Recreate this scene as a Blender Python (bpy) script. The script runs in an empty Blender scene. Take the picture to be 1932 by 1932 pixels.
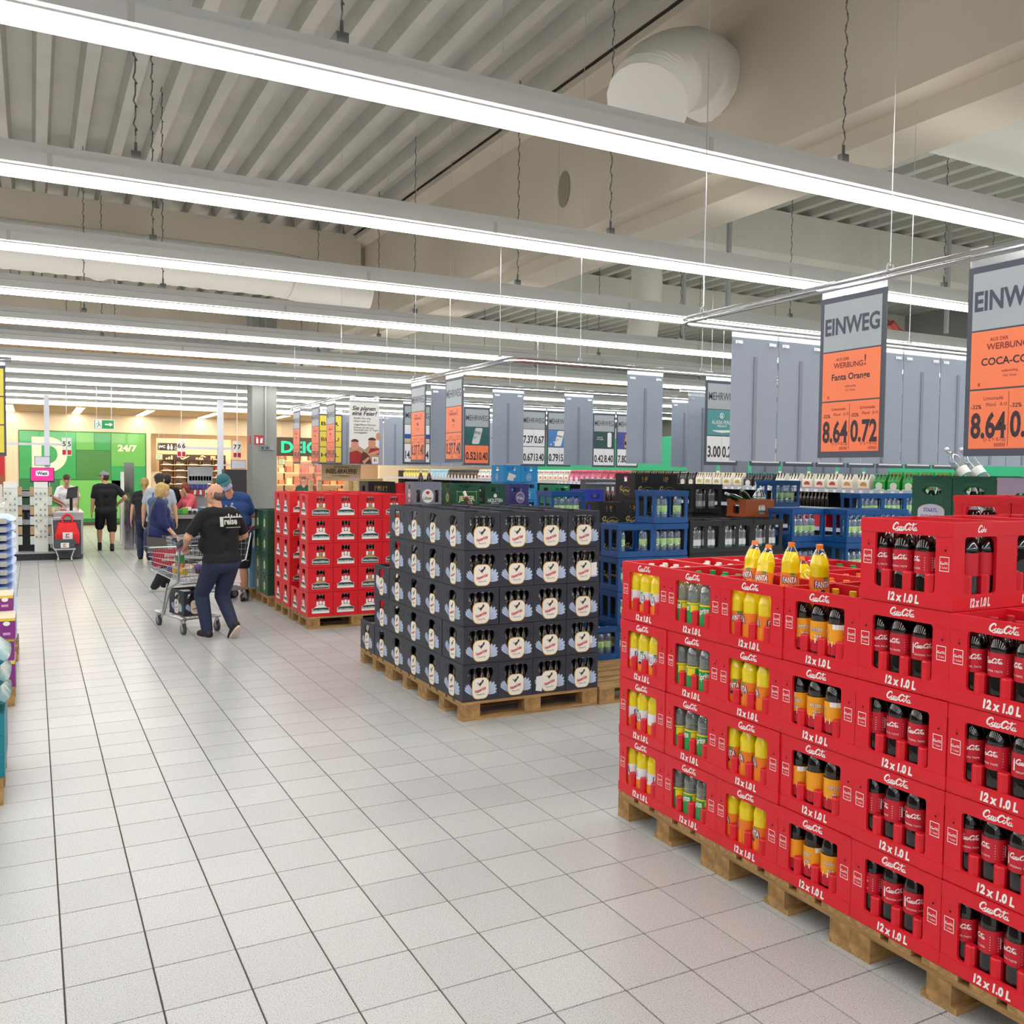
import bpy, bmesh, math, random
from mathutils import Vector, Matrix
from mathutils.geometry import tessellate_polygon
SC = bpy.context.scene
COL = SC.collection
R = math.radians
rnd = random.Random(7)

# ---------------------------------------------------------------- camera
CAMH = 1.8759
YAW, PITCH, ROLL = 0.4848, -0.0435, 0.0117
cam_d = bpy.data.cameras.new('camera')
cam_d.sensor_fit = 'HORIZONTAL'; cam_d.sensor_width = 36.0
cam_d.lens = 1718.48 / 1932.0 * 36.0
cam_d.clip_start = 0.05; cam_d.clip_end = 200
cam = bpy.data.objects.new('camera', cam_d); COL.objects.link(cam)
_fw = Vector((math.sin(YAW), math.cos(YAW), 0)); _rt = Vector((math.cos(YAW), -math.sin(YAW), 0)); _up = Vector((0, 0, 1))
_f2 = _fw * math.cos(PITCH) + _up * math.sin(PITCH); _u2 = _up * math.cos(PITCH) - _fw * math.sin(PITCH)
_r3 = _rt * math.cos(ROLL) + _u2 * math.sin(ROLL); _u3 = _u2 * math.cos(ROLL) - _rt * math.sin(ROLL)
cam.matrix_world = Matrix(((_r3.x, _u3.x, -_f2.x, 0), (_r3.y, _u3.y, -_f2.y, 0), (_r3.z, _u3.z, -_f2.z, CAMH), (0, 0, 0, 1)))
SC.camera = cam

# ---------------------------------------------------------------- world, exposure
W = bpy.data.worlds.new('world'); SC.world = W; W.use_nodes = True
W.node_tree.nodes['Background'].inputs[0].default_value = (0.95, 0.97, 1.0, 1)
W.node_tree.nodes['Background'].inputs[1].default_value = 0.6
SC.view_settings.view_transform = 'Standard'; SC.view_settings.look = 'None'
SC.view_settings.exposure = 0.0; SC.view_settings.gamma = 1.0; SC.view_settings.use_curve_mapping = False
SC.cycles.max_bounces = 6; SC.cycles.diffuse_bounces = 3; SC.cycles.glossy_bounces = 2
SC.cycles.use_adaptive_sampling = True; SC.cycles.adaptive_threshold = 0.05; SC.cycles.adaptive_min_samples = 16
SC.cycles.transmission_bounces = 3; SC.cycles.transparent_max_bounces = 10
SC.cycles.use_light_tree = False
SC.cycles.caustics_reflective = False; SC.cycles.caustics_refractive = False
LIGHT_POWER = 17.0
MALL_POWER = 22.0

# ---------------------------------------------------------------- materials
def lin(h):
    h = h.lstrip('#'); h = ''.join(q + q for q in h) if len(h) == 3 else h; c = [int(h[i:i+2], 16) / 255 for i in (0, 2, 4)]
    return tuple(x / 12.92 if x <= 0.04045 else ((x + 0.055) / 1.055) ** 2.4 for x in c) + (1.0,)
MATS = {}
def mat(name, col='#808080', rough=0.5, metal=0.0, spec=0.5, emit=0.0, noise=0.0, nscale=20.0, bump=0.0, coat=0.0, stretch=None):
    if name in MATS: return MATS[name]
    m = bpy.data.materials.new(name); m.use_nodes = True; MATS[name] = m
    nt = m.node_tree; b = nt.nodes['Principled BSDF']
    c = lin(col) if isinstance(col, str) else tuple(col) + (1.0,)
    b.inputs['Base Color'].default_value = c; b.inputs['Roughness'].default_value = rough
    b.inputs['Metallic'].default_value = metal; b.inputs['Specular IOR Level'].default_value = spec
    if coat: b.inputs['Coat Weight'].default_value = coat
    if emit:
        b.inputs['Emission Color'].default_value = c; b.inputs['Emission Strength'].default_value = emit
    if noise or bump:
        tc = nt.nodes.new('ShaderNodeTexCoord'); mp = nt.nodes.new('ShaderNodeMapping')
        n = nt.nodes.new('ShaderNodeTexNoise'); n.inputs['Scale'].default_value = nscale; n.inputs['Detail'].default_value = 5
        nt.links.new(tc.outputs['Object'], mp.inputs[0]); nt.links.new(mp.outputs[0], n.inputs['Vector'])
        if stretch: mp.inputs['Scale'].default_value = stretch
        if noise:
            mx = nt.nodes.new('ShaderNodeMixRGB'); mx.blend_type = 'MULTIPLY'; mx.inputs[0].default_value = 1.0
            rmp = nt.nodes.new('ShaderNodeMapRange'); rmp.inputs['From Min'].default_value = 0.3; rmp.inputs['From Max'].default_value = 0.7
            rmp.inputs['To Min'].default_value = 1 - noise; rmp.inputs['To Max'].default_value = 1 + noise * 0.35
            nt.links.new(n.outputs['Fac'], rmp.inputs['Value']); mx.inputs[1].default_value = c
            nt.links.new(rmp.outputs[0], mx.inputs[2]); nt.links.new(mx.outputs[0], b.inputs['Base Color'])
        if bump:
            bp = nt.nodes.new('ShaderNodeBump'); bp.inputs['Strength'].default_value = bump; bp.inputs['Distance'].default_value = 0.01
            nt.links.new(n.outputs['Fac'], bp.inputs['Height']); nt.links.new(bp.outputs[0], b.inputs['Normal'])
    return m
def clear_mat(name, tint='#ffffff', gloss=0.12, rough=0.04, milk=0.0):
    """cheap clear plastic / glass: tinted transparency with a fresnel gloss"""
    if name in MATS: return MATS[name]
    m = bpy.data.materials.new(name); m.use_nodes = True; MATS[name] = m
    nt = m.node_tree; nt.nodes.clear()
    o = nt.nodes.new('ShaderNodeOutputMaterial'); mx = nt.nodes.new('ShaderNodeMixShader')
    t = nt.nodes.new('ShaderNodeBsdfTransparent'); g = nt.nodes.new('ShaderNodeBsdfGlossy'); lw = nt.nodes.new('ShaderNodeLayerWeight')
    t.inputs[0].default_value = lin(tint); g.inputs['Roughness'].default_value = rough; lw.inputs[0].default_value = 0.35
    mr = nt.nodes.new('ShaderNodeMapRange'); mr.inputs['To Min'].default_value = gloss; mr.inputs['To Max'].default_value = 0.85
    nt.links.new(lw.outputs['Facing'], mr.inputs['Value']); nt.links.new(mr.outputs[0], mx.inputs[0])
    nt.links.new(t.outputs[0], mx.inputs[1]); nt.links.new(g.outputs[0], mx.inputs[2])
    out = mx
    if milk:
        df = nt.nodes.new('ShaderNodeBsdfDiffuse'); df.inputs[0].default_value = lin(tint); out = nt.nodes.new('ShaderNodeMixShader'); out.inputs[0].default_value = milk
        nt.links.new(mx.outputs[0], out.inputs[1]); nt.links.new(df.outputs[0], out.inputs[2])
    nt.links.new(out.outputs[0], o.inputs[0])
    return m

# ---------------------------------------------------------------- mesh builder
def rot2(pts, a):
    c, s = math.cos(a), math.sin(a)
    return [(x * c - y * s, x * s + y * c) for x, y in pts]
def rrect(x0, y0, x1, y1, r, n=3):
    out = []
    for cx, cy, a0 in ((x1 - r, y1 - r, 0), (x0 + r, y1 - r, 90), (x0 + r, y0 + r, 180), (x1 - r, y0 + r, 270)):
        for k in range(n + 1):
            a = R(a0 + 90 * k / n); out.append((cx + r * math.cos(a), cy + r * math.sin(a)))
    return out
def ell(cx, cy, rx, ry, n=16, a0=0, a1=360):
    k = n if a1 - a0 >= 360 else n - 1
    return [(cx + rx * math.cos(R(a0 + (a1 - a0) * i / k)), cy + ry * math.sin(R(a0 + (a1 - a0) * i / k))) for i in range(n)]
def rect(x0, y0, x1, y1): return [(x0, y0), (x1, y0), (x1, y1), (x0, y1)]
_FACE = {'front': ((1, 0, 0), (0, -1, 0)), 'left': ((0, -1, 0), (-1, 0, 0)), 'back': ((-1, 0, 0), (0, 1, 0)), 'right': ((0, 1, 0), (1, 0, 0)), 'up': ((1, 0, 0), (0, 0, 1)), 'down': ((1, 0, 0), (0, 0, -1))}
class MB:
    def __init__(s): s.v = []; s.f = []; s.m = []
    def raw(s, vs, fs, m=0):
        b = len(s.v); s.v += [tuple(v) for v in vs]
        s.f += [tuple(b + i for i in f) for f in fs]; s.m += [m] * len(fs); return s
    def box(s, a, b, m=0):
        x0, y0, z0 = a; x1, y1, z1 = b
        return s.raw([(x0, y0, z0), (x1, y0, z0), (x1, y1, z0), (x0, y1, z0), (x0, y0, z1), (x1, y0, z1), (x1, y1, z1), (x0, y1, z1)],
                     [(0, 3, 2, 1), (4, 5, 6, 7), (0, 1, 5, 4), (1, 2, 6, 5), (2, 3, 7, 6), (3, 0, 4, 7)], m)
    def cbox(s, c, d, m=0):
        return s.box(tuple(c[i] - d[i] / 2 for i in range(3)), tuple(c[i] + d[i] / 2 for i in range(3)), m)
    def obox(s, p, q, w, h, m=0, up=(0, 0, 1)):
        """a bar of section w x h from p to q"""
        p, q = Vector(p), Vector(q); d = (q - p).normalized(); up = Vector(up)
        if abs(d.dot(up)) > 0.95: up = Vector((0, 1, 0))
        a = d.cross(up).normalized() * (w / 2); b = a.cross(d).normalized() * (h / 2)
        vs = [c + i * a + j * b for c in (p, q) for i, j in ((-1, -1), (1, -1), (1, 1), (-1, 1))]
        return s.raw(vs, [(3, 2, 1, 0), (4, 5, 6, 7), (0, 1, 5, 4), (1, 2, 6, 5), (2, 3, 7, 6), (3, 0, 4, 7)], m)
    def tube(s, pts, r, n=6, m=0, closed=False, cap=True):
        pts = [Vector(p) for p in pts]; k = len(pts); rs = r if isinstance(r, (list, tuple)) else [r] * k
        base = len(s.v); nrm = None
        for i, p in enumerate(pts):
            if closed: d = pts[(i + 1) % k] - pts[i - 1]
            else: d = pts[min(i + 1, k - 1)] - pts[max(i - 1, 0)]
            d.normalize()
            if nrm is None:
                nrm = Vector((0, 0, 1)) if abs(d.z) < 0.9 else Vector((1, 0, 0))
            nrm = (nrm - d * nrm.dot(d)).normalized(); bi = d.cross(nrm)
            for j in range(n):
                a = 2 * math.pi * j / n; s.v.append(tuple(p + nrm * (rs[i] * math.cos(a)) + bi * (rs[i] * math.sin(a))))
        for i in range(k if closed else k - 1):
            for j in range(n):
                a = base + i * n + j; b = base + i * n + (j + 1) % n; i2 = (i + 1) % k
                s.f.append((a, b, base + i2 * n + (j + 1) % n, base + i2 * n + j)); s.m.append(m)
        if cap and not closed:
            s.f.append(tuple(base + j for j in range(n))[::-1]); s.m.append(m)
            s.f.append(tuple(base + (k - 1) * n + j for j in range(n))); s.m.append(m)
        return s
    def cyl(s, p, q, r, n=10, m=0): return s.tube([p, q], r, n, m)
    def lathe(s, prof, n=12, m=0, ms=None, c=(0, 0), cap=True):
        base = len(s.v)
        for r, z in prof:
            for j in range(n):
                a = 2 * math.pi * (j + 0.5) / n; s.v.append((c[0] + r * math.cos(a), c[1] + r * math.sin(a), z))
        for i in range(len(prof) - 1):
            for j in range(n):
                s.f.append((base + i * n + j, base + i * n + (j + 1) % n, base + (i + 1) * n + (j + 1) % n, base + (i + 1) * n + j))
                s.m.append(ms[i] if ms else m)
        if cap:
            s.f.append(tuple(base + j for j in range(n))[::-1]); s.m.append(ms[0] if ms else m)
            s.f.append(tuple(base + (len(prof) - 1) * n + j for j in range(n))); s.m.append(ms[-1] if ms else m)
        return s
    def plate(s, org, face, outer, holes=(), th=0.01, m=0, mw=None, V=(0, 0, 1), U=None, N=None):
        """flat plate with holes in the (U,V) plane at org, thickness th behind the front"""
        if U is None: U, N = _FACE[face]
        if face in ('up', 'down'): V = (0, 1, 0)
        O, U, V, N = Vector(org), Vector(U), Vector(V), Vector(N)
        loops = [list(outer)] + [list(h) for h in holes]
        tris = tessellate_polygon([[Vector((x, y, 0)) for x, y in l] for l in loops])
        flat = [p for l in loops for p in l]; k = len(flat)
        base = len(s.v)
        s.v += [tuple(O + U * x + V * y) for x, y in flat]
        for t in tris:
            a, b, c = t
            ar = (flat[b][0] - flat[a][0]) * (flat[c][1] - flat[a][1]) - (flat[b][1] - flat[a][1]) * (flat[c][0] - flat[a][0])
            if ar < 0: b, c = c, b
            s.f.append((base + a, base + b, base + c)); s.m.append(m)
        if th:
            s.v += [tuple(O + U * x + V * y - N * th) for x, y in flat]
            for t in tris: s.f.append(tuple(base + k + i for i in t)); s.m.append(m)
            o = 0
            for l in loops:
                for i in range(len(l)):
                    a = base + o + i; b = base + o + (i + 1) % len(l)
                    s.f.append((a, a + k, b + k, b)); s.m.append(m if mw is None else mw)
                o += len(l)
        return s
    def text(s, body, org, face='front', size=0.1, bold=0.0, m=0, shear=0.0, ang=0.0, width=None, U=None, V=(0, 0, 1), wrap=None, sx=1.0, align='C'):
        vs, fs, w, h = text2d(body, bold, shear)
        k = size
        if width: sx = width / (w * k)
        pts = [((x - (w / 2 if align == 'C' else 0)) * k * sx, (y - h / 2) * k) for x, y in vs]
        if ang: pts = rot2(pts, ang)
        return s.flat(pts, fs, org, face, m, U, V, wrap)
    def flat(s, pts, fs, org, face='front', m=0, U=None, V=(0, 0, 1), wrap=None):
        if wrap:  # (radius, angle) around the z axis at org, angle 0 = facing -y
            r, a0 = wrap
            return s.raw([(org[0] + r * math.sin(a0 + x / r), org[1] - r * math.cos(a0 + x / r), org[2] + y) for x, y in pts], fs, m)
        if U is None: U, N = _FACE[face]
        if face in ('up', 'down'): V = (0, 1, 0)
        O, U, V = Vector(org), Vector(U), Vector(V)
        return s.raw([O + U * x + V * y for x, y in pts], fs, m)
    def ribbon(s, strokes, org, face='front', scale=1.0, m=0, wrap=None, ang=0.0, cen=(0, 0)):
        for st in strokes:
            pts, w0 = st
            P = catmull(pts, 4); n = len(P); vs = []; fs = []
            for i, (x, y) in enumerate(P):
                a = P[max(i - 1, 0)]; b = P[min(i + 1, n - 1)]
                dx, dy = b[0] - a[0], b[1] - a[1]; L = math.hypot(dx, dy) or 1
                w = w0 * (0.35 + 0.65 * math.sin(math.pi * (i + 0.5) / n)) / 2
                vs += [(x - dy / L * w, y + dx / L * w), (x + dy / L * w, y - dx / L * w)]
            for i in range(n - 1): fs.append((2 * i, 2 * i + 1, 2 * i + 3, 2 * i + 2))
            vs = [((x - cen[0]) * scale, (y - cen[1]) * scale) for x, y in vs]
            if ang: vs = rot2(vs, ang)
            s.flat(vs, fs, org, face, m, wrap=wrap)
        return s
    def mesh(s, name, mats, smooth=None):
        me = bpy.data.meshes.new(name); me.from_pydata(s.v, [], s.f)
        for mm in (mats if isinstance(mats, (list, tuple)) else [mats]): me.materials.append(mm)
        if any(s.m): me.polygons.foreach_set('material_index', s.m)
        if smooth:
            me.polygons.foreach_set('use_smooth', [True] * len(s.f)); me.set_sharp_from_angle(angle=R(smooth))
        me.update(); return me
    def obj(s, name, mats, parent=None, loc=(0, 0, 0), rz=0.0, smooth=None, rot=None):
        return inst(name, s.mesh(name, mats, smooth), parent, loc, rz, rot)
def catmull(p, n):
    out = []
    for i in range(len(p) - 1):
        p0 = p[max(i - 1, 0)]; p1 = p[i]; p2 = p[i + 1]; p3 = p[min(i + 2, len(p) - 1)]
        for k in range(n):
            t = k / n
            out.append(tuple(0.5 * (2 * p1[j] + (p2[j] - p0[j]) * t + (2 * p0[j] - 5 * p1[j] + 4 * p2[j] - p3[j]) * t * t + (3 * p1[j] - p0[j] - 3 * p2[j] + p3[j]) * t ** 3) for j in range(len(p1))))
    out.append(tuple(p[-1])); return out
_TX = {}
def text2d(body, bold=0.0, shear=0.0):
    key = (body, bold, shear)
    if key in _TX: return _TX[key]
    cu = bpy.data.curves.new('text', 'FONT'); cu.body = body; cu.size = 1.0; cu.offset = bold; cu.shear = shear
    cu.resolution_u = 10 if len(body) == 1 else 3; cu.fill_mode = 'FRONT'
    ob = bpy.data.objects.new('text', cu)
    me = ob.to_mesh(); vs = [(v.co.x, v.co.y) for v in me.vertices]; fs = [tuple(p.vertices) for p in me.polygons]
    ob.to_mesh_clear(); bpy.data.objects.remove(ob); bpy.data.curves.remove(cu)
    if not vs: vs = [(0, 0), (1, 0), (1, 1)]; fs = [(0, 1, 2)]
    x0 = min(v[0] for v in vs); x1 = max(v[0] for v in vs); y0 = min(v[1] for v in vs); y1 = max(v[1] for v in vs)
    _TX[key] = ([(x - x0, y - y0) for x, y in vs], fs, x1 - x0, y1 - y0); return _TX[key]
def inst(name, me, parent=None, loc=(0, 0, 0), rz=0.0, rot=None):
    o = bpy.data.objects.new(name, me); COL.objects.link(o); o.location = loc
    o.rotation_euler = rot if rot else (0, 0, rz)
    if parent is not None: o.parent = parent
    return o
def tag(o, label, cat, group=None, kind=None):
    o['label'] = label; o['category'] = cat
    if group: o['group'] = group
    if kind: o['kind'] = kind
    return o
def thing(name, label, cat, loc=(0, 0, 0), rz=0.0, group=None): return tag(inst(name, None, None, loc, rz), label, cat, group)
def struct(o, label=None):
    o['kind'] = 'structure'
    if label: o['label'] = label
    return o
ORD = ['first', 'second', 'third', 'fourth', 'fifth', 'sixth', 'seventh', 'eighth', 'ninth', 'tenth', 'eleventh', 'twelfth', 'thirteenth', 'fourteenth', 'fifteenth', 'sixteenth', 'seventeenth', 'eighteenth', 'nineteenth', 'twentieth']

# ================================================================ SETTING
# ---- floor: recessed joint bed, terrazzo tiles as pieces
TX0, TY0, TSX, TSY = 0.0827, 7.251, 0.3015, 0.3063
def tile_material():
    m = bpy.data.materials.new('terrazzo_tile'); m.use_nodes = True; nt = m.node_tree; b = nt.nodes['Principled BSDF']
    g = nt.nodes.new('ShaderNodeNewGeometry')
    mp = nt.nodes.new('ShaderNodeMapping'); mp.inputs['Location'].default_value = (-TX0 / TSX, -TY0 / TSY, 0); mp.inputs['Scale'].default_value = (1 / TSX, 1 / TSY, 0)
    fl = nt.nodes.new('ShaderNodeVectorMath'); fl.operation = 'FLOOR'
    wn = nt.nodes.new('ShaderNodeTexWhiteNoise'); wn.noise_dimensions = '2D'
    nt.links.new(g.outputs['Position'], mp.inputs[0]); nt.links.new(mp.outputs[0], fl.inputs[0]); nt.links.new(fl.outputs[0], wn.inputs['Vector'])
    n = nt.nodes.new('ShaderNodeTexNoise'); n.inputs['Scale'].default_value = 210; n.inputs['Detail'].default_value = 1
    nt.links.new(g.outputs['Position'], n.inputs['Vector'])
    cr = nt.nodes.new('ShaderNodeValToRGB'); cr.color_ramp.elements[0].position = 0.33; cr.color_ramp.elements[0].color = (0.22, 0.215, 0.2, 1)
    cr.color_ramp.elements[1].position = 0.41; cr.color_ramp.elements[1].color = (0.475, 0.482, 0.475, 1)
    e = cr.color_ramp.elements.new(0.66); e.color = (0.525, 0.532, 0.525, 1)
    nt.links.new(n.outputs['Fac'], cr.inputs['Fac'])
    n2 = nt.nodes.new('ShaderNodeTexNoise'); n2.inputs['Scale'].default_value = 0.7; n2.inputs['Detail'].default_value = 4
    nt.links.new(g.outputs['Position'], n2.inputs['Vector'])
    ad = nt.nodes.new('ShaderNodeMath'); ad.operation = 'MULTIPLY_ADD'; ad.inputs[1].default_value = 0.10; ad.inputs[2].default_value = 0.89
    nt.links.new(wn.outputs['Value'], ad.inputs[0])
    ad2 = nt.nodes.new('ShaderNodeMath'); ad2.operation = 'MULTIPLY_ADD'; ad2.inputs[1].default_value = 0.12; nt.links.new(n2.outputs['Fac'], ad2.inputs[0]); nt.links.new(ad.outputs[0], ad2.inputs[2])
    mx = nt.nodes.new('ShaderNodeMixRGB'); mx.blend_type = 'MULTIPLY'; mx.inputs[0].default_value = 1
    nt.links.new(cr.outputs[0], mx.inputs[1]); nt.links.new(ad2.outputs[0], mx.inputs[2]); nt.links.new(mx.outputs[0], b.inputs['Base Color'])
    b.inputs['Roughness'].default_value = 0.3; b.inputs['Specular IOR Level'].default_value = 0.42
    return m
M_TILE = tile_material()
floor = struct(MB().box((-12, -8, -0.3), (24, 40, -0.004)).obj('floor', mat('joint_mortar', '#4a4640', 0.9)), 'pale speckled terrazzo tile floor of the hall')
_g = 0.0022
def tile_geo(mb, x, y, w, h):
    a, b = (x + _g, y + _g), (x + w - _g, y + h - _g); c = 0.0015
    mb.raw([(a[0], a[1], -0.006), (b[0], a[1], -0.006), (b[0], b[1], -0.006), (a[0], b[1], -0.006),
            (a[0] + c, a[1] + c, 0), (b[0] - c, a[1] + c, 0), (b[0] - c, b[1] - c, 0), (a[0] + c, b[1] - c, 0)],
           [(4, 5, 6, 7), (0, 1, 5, 4), (1, 2, 6, 5), (2, 3, 7, 6), (3, 0, 4, 7)])
def in_view(p, margin=0.0):
    d = Vector(p) - Vector((0, 0, CAMH)); w = d.dot(_f2)
    if w < 0.3: return None
    f = 1718.48 / 966
    x = f * d.dot(_r3) / w; y = f * d.dot(_u3) / w
    return w if abs(x) < 1 + margin and abs(y) < 1 + margin else None
_t = MB(); tile_geo(_t, 0, 0, TSX, TSY); TILE_ME = _t.mesh('tile', M_TILE)
_cand = []; _rest = MB()
for i in range(-24, 46):
    for j in range(-28, 108):
        x, y = TX0 + i * TSX, TY0 + j * TSY
        d = in_view((x + .15, y + .15, 0), 0.03)
        free = x < 2.7 and not (x < -0.35 and y > 5.5)
        if d and free: _cand.append((d, x, y))
        else: tile_geo(_rest, x, y, TSX, TSY)
_cand.sort()
for d, x, y in _cand[:300]: inst('tile', TILE_ME, floor, (x, y, 0))
for d, x, y in _cand[300:]: tile_geo(_rest, x, y, TSX, TSY)
_o = _rest.obj('tile_field', M_TILE, floor); _o['kind'] = 'stuff'
# thin floor markings in front of the checkouts
tag(MB().box((2.25, 17.6, 0.0005), (3.9, 17.63, 0.002)).obj('floor_mark', mat('mark_red', '#a06a62', 0.6)), 'thin reddish line on the floor before the checkouts, farther one', 'floor marking')
tag(MB().box((2.0, 15.35, 0.0005), (3.3, 15.38, 0.002)).obj('floor_mark', mat('mark_red')), 'thin reddish line on the floor before the checkouts, nearer one', 'floor marking')

# ---- ceiling: trapezoid steel deck, concrete girder and purlins
M_DECK = mat('deck_steel', '#b9b6ac', 0.5, 0.1, noise=0.12, nscale=1.5)
M_CONC = mat('painted_concrete', '#c6bcab', 0.85, noise=0.07, nscale=1.2, bump=0.05)
M_CONC2 = mat('pale_concrete', '#d3cec4', 0.85, noise=0.06, nscale=1.2)
ZD = 6.03
_d = MB(); pit = 0.44; x = -14.0; prof = []
while x < 26:
    prof += [(x, ZD), (x + 0.13, ZD), (x + 0.17, ZD + 0.16), (x + 0.40, ZD + 0.16)]; x += pit
for (xa, za), (xb, zb) in zip(prof, prof[1:]):
    _d.raw([(xa, -8, za), (xb, -8, zb), (xb, 29, zb), (xa, 29, za)], [(0, 1, 2, 3)])
ceiling = struct(_d.obj('ceiling', M_DECK), 'pale ribbed steel deck of the hall ceiling')
def extr_y(poly, y0, y1, mb, m=0):
    n = len(poly); vs = [(x, y0, z) for x, z in poly] + [(x, y1, z) for x, z in poly]
    return mb.raw(vs, [tuple(range(n))[::-1], tuple(range(n, 2 * n))] + [(i, (i + 1) % n, n + (i + 1) % n, n + i) for i in range(n)], m)
def extr_x(poly, x0, x1, mb, m=0):
    n = len(poly); vs = [(x0, y, z) for y, z in poly] + [(x1, y, z) for y, z in poly]
    return mb.raw(vs, [tuple(range(n)), tuple(range(n, 2 * n))[::-1]] + [(i, n + i, n + (i + 1) % n, (i + 1) % n) for i in range(n)], m)
h0 = CAMH
half = [(5.1, ZD), (5.1, h0 + 4.08), (5.3, h0 + 4.0), (5.3, h0 + 2.637), (5.55, h0 + 2.637), (5.55, h0 + 2.49)]
poly = half + [(11.66 - x, z) for x, z in half[::-1]]
struct(extr_y(poly, -8, 28.8, MB()).obj('trim_1', M_CONC), 'big cream concrete roof girder running away over the aisle')
def purlin(n, x0, x1, y, zb, lab, m=M_CONC):
    p = [(y, ZD), (y, zb + .12), (y + .04, zb), (y + .30, zb), (y + .34, zb + .12), (y + .34, ZD)]
    struct(extr_x(p, x0, x1, MB()).obj('trim_%d' % n, m), lab)
purlin(2, -14, 5.2, 15.75, 5.22, 'cream concrete roof beam above the left half, nearer one')
purlin(3, -14, 5.2, 22.7, 5.2, 'cream concrete roof beam above the left half, farther one')
purlin(4, 6.4, 24, 10.9, 5.25, 'pale concrete roof beam right of the girder, nearest of three', M_CONC2)
purlin(5, 6.4, 24, 16.3, 5.25, 'pale concrete roof beam right of the girder, middle of three', M_CONC2)
purlin(6, 6.4, 24, 22.7, 5.25, 'pale concrete roof beam right of the girder, farthest of three', M_CONC2)
purlin(7, -14, 5.2, 4.0, 5.3, 'cream concrete roof beam overhead near the camera', M_CONC)
# hole in the girder web: flat oval, the shade inside is put into its colour
_m = MB(); _c = [(5.292, 8.9 + .13 * math.cos(a * math.pi / 8), h0 + 3.17 + .2 * math.sin(a * math.pi / 8)) for a in range(16)]
_m.raw(_c, [tuple(range(16))]); _o = _m.obj('service_hole', mat('hole_shade', '#8d8474', 0.9)); _o.parent = bpy.data.objects['trim_1']
_o['label'] = 'oval service hole in the girder web'

# ---- end walls
M_CREAM = mat('cream_plaster', '#e4d3b8', 0.8)
M_TAN = mat('tan_panel', '#c9a67e', 0.7, noise=0.05, nscale=2)
M_GREYW = mat('grey_wall', '#8d8c88', 0.8, noise=0.08, nscale=1)
wr = struct(MB().box((20.0, -8, 0), (20.3, 29, ZD)).obj('wall_right', M_GREYW), 'grey end wall behind the drinks shelves')
struct(MB().box((16.0, 2, 0), (16.15, 29, 2.95)).obj('wall_shelving', mat('mint_wall', '#35c089', 0.6)), 'bright mint green wall panel behind the shelves')
struct(MB().box((-12.3, -8, 0), (-12, 29, ZD)).obj('wall_left', M_GREYW), 'grey side wall far left of the aisle')
fas = struct(MB().box((-12, 28.9, 3.62), (20, 29.1, ZD)).obj('wall_far', M_TAN), 'tan fascia above the passage to the mall')
for k in range(40):
    MB().box((-11.5 + k * .8, 28.885, 3.62), (-11.47 + k * .8, 28.9, ZD)).obj('panel_joint', mat('panel_joint', '#a78861', 0.7), fas)
struct(MB().box((-12, 29.1, 3.62), (20, 40, 3.8)).obj('ceiling_mall', mat('mall_ceiling', '#cbab86', 0.8)), 'low tan ceiling of the mall passage')

# ---- concrete pillar
M_PILL = mat('pillar_grey', '#8e8f8b', 0.75, noise=0.04, nscale=2)
pill = struct(MB().box((4.26, 20.3, 0), (4.79, 20.85, 5.4)).obj('pillar', M_PILL), 'tall square grey concrete pillar by the checkouts')
MB().cyl((4.54, 20.27, 2.42), (4.54, 20.27, 5.4), .022, 8).obj('conduit', mat('conduit_grey', '#9c9d9a', .5), pill)
_o = MB().plate((0, 0, 0), 'front', rect(-.095, -.1, .095, .1), th=.008).obj('fire_sign', mat('fire_red', '#b3202c', .5), pill, (4.40, 20.29, 2.52)); _o['label'] = 'red fire extinguisher sign'
_m = MB().box((-.06, -.012, -.075), (-.015, -.009, .03)).box((-.05, -.012, .035), (-.025, -.009, .06)).box((-.07, -.012, .045), (-.05, -.009, .055))
for k in range(3): _m.raw([(.02 + k * .02, -.011, -.07), (.035 + k * .02, -.011, -.07), (.05 + k * .015, -.011, .0 + k * .02), (.03 + k * .015, -.011, .05)], [(0, 1, 2, 3)])
_m.obj('pictogram', mat('white_paint', '#f2f2f0', .5), _o)
_o = MB().plate((0, 0, 0), 'left', rect(-.09, -.09, .09, .09), th=.008).obj('fire_sign', mat('fire_red'), pill, (4.25, 20.55, 2.52)); _o['label'] = 'red sign on the narrow pillar side'
for k in range(3):
    s_ = MB().box((-.045, -.05, -.045), (.045, 0, .045)).obj('socket', mat('socket_grey', '#8f9698', .5), pill, (4.47 + k * .1, 20.3, 2.35))
    if k < 2: MB().cyl((0, -.058, 0), (0, -.05, 0), .035, 12).obj('socket_cover', mat('socket_dark', '#3b4a55', .5), s_)

# ---- continuous light rails
M_HOUS = mat('rail_white', '#d9d9d6', 0.35, 0.15)
M_GALV = mat('galvanised', '#9a9c9d', 0.42, 0.55, noise=0.15, nscale=9)
M_EMIT = bpy.data.materials.new('led_strip'); M_EMIT.use_nodes = True
_b = M_EMIT.node_tree.nodes['Principled BSDF']; _b.inputs['Base Color'].default_value = (.9, .9, .9, 1)
_b.inputs['Emission Color'].default_value = (1, 0.985, 0.96, 1); _b.inputs['Emission Strength'].default_value = LIGHT_POWER
ZL = 3.7; LSP = 2.23
_hp = [(-.058, .0), (-.075, .035), (-.098, .042), (-.098, .118), (-.045, .13), (-.045, .188), (.045, .188), (.045, .13), (.098, .118), (.098, .042), (.075, .035), (.058, .0)]
RAIL_X0, RAIL_X1 = -9.0, 19.0
HOUS_ME = extr_x(_hp, RAIL_X0, RAIL_X1, MB()).mesh('housing', M_HOUS, 20)
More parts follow.
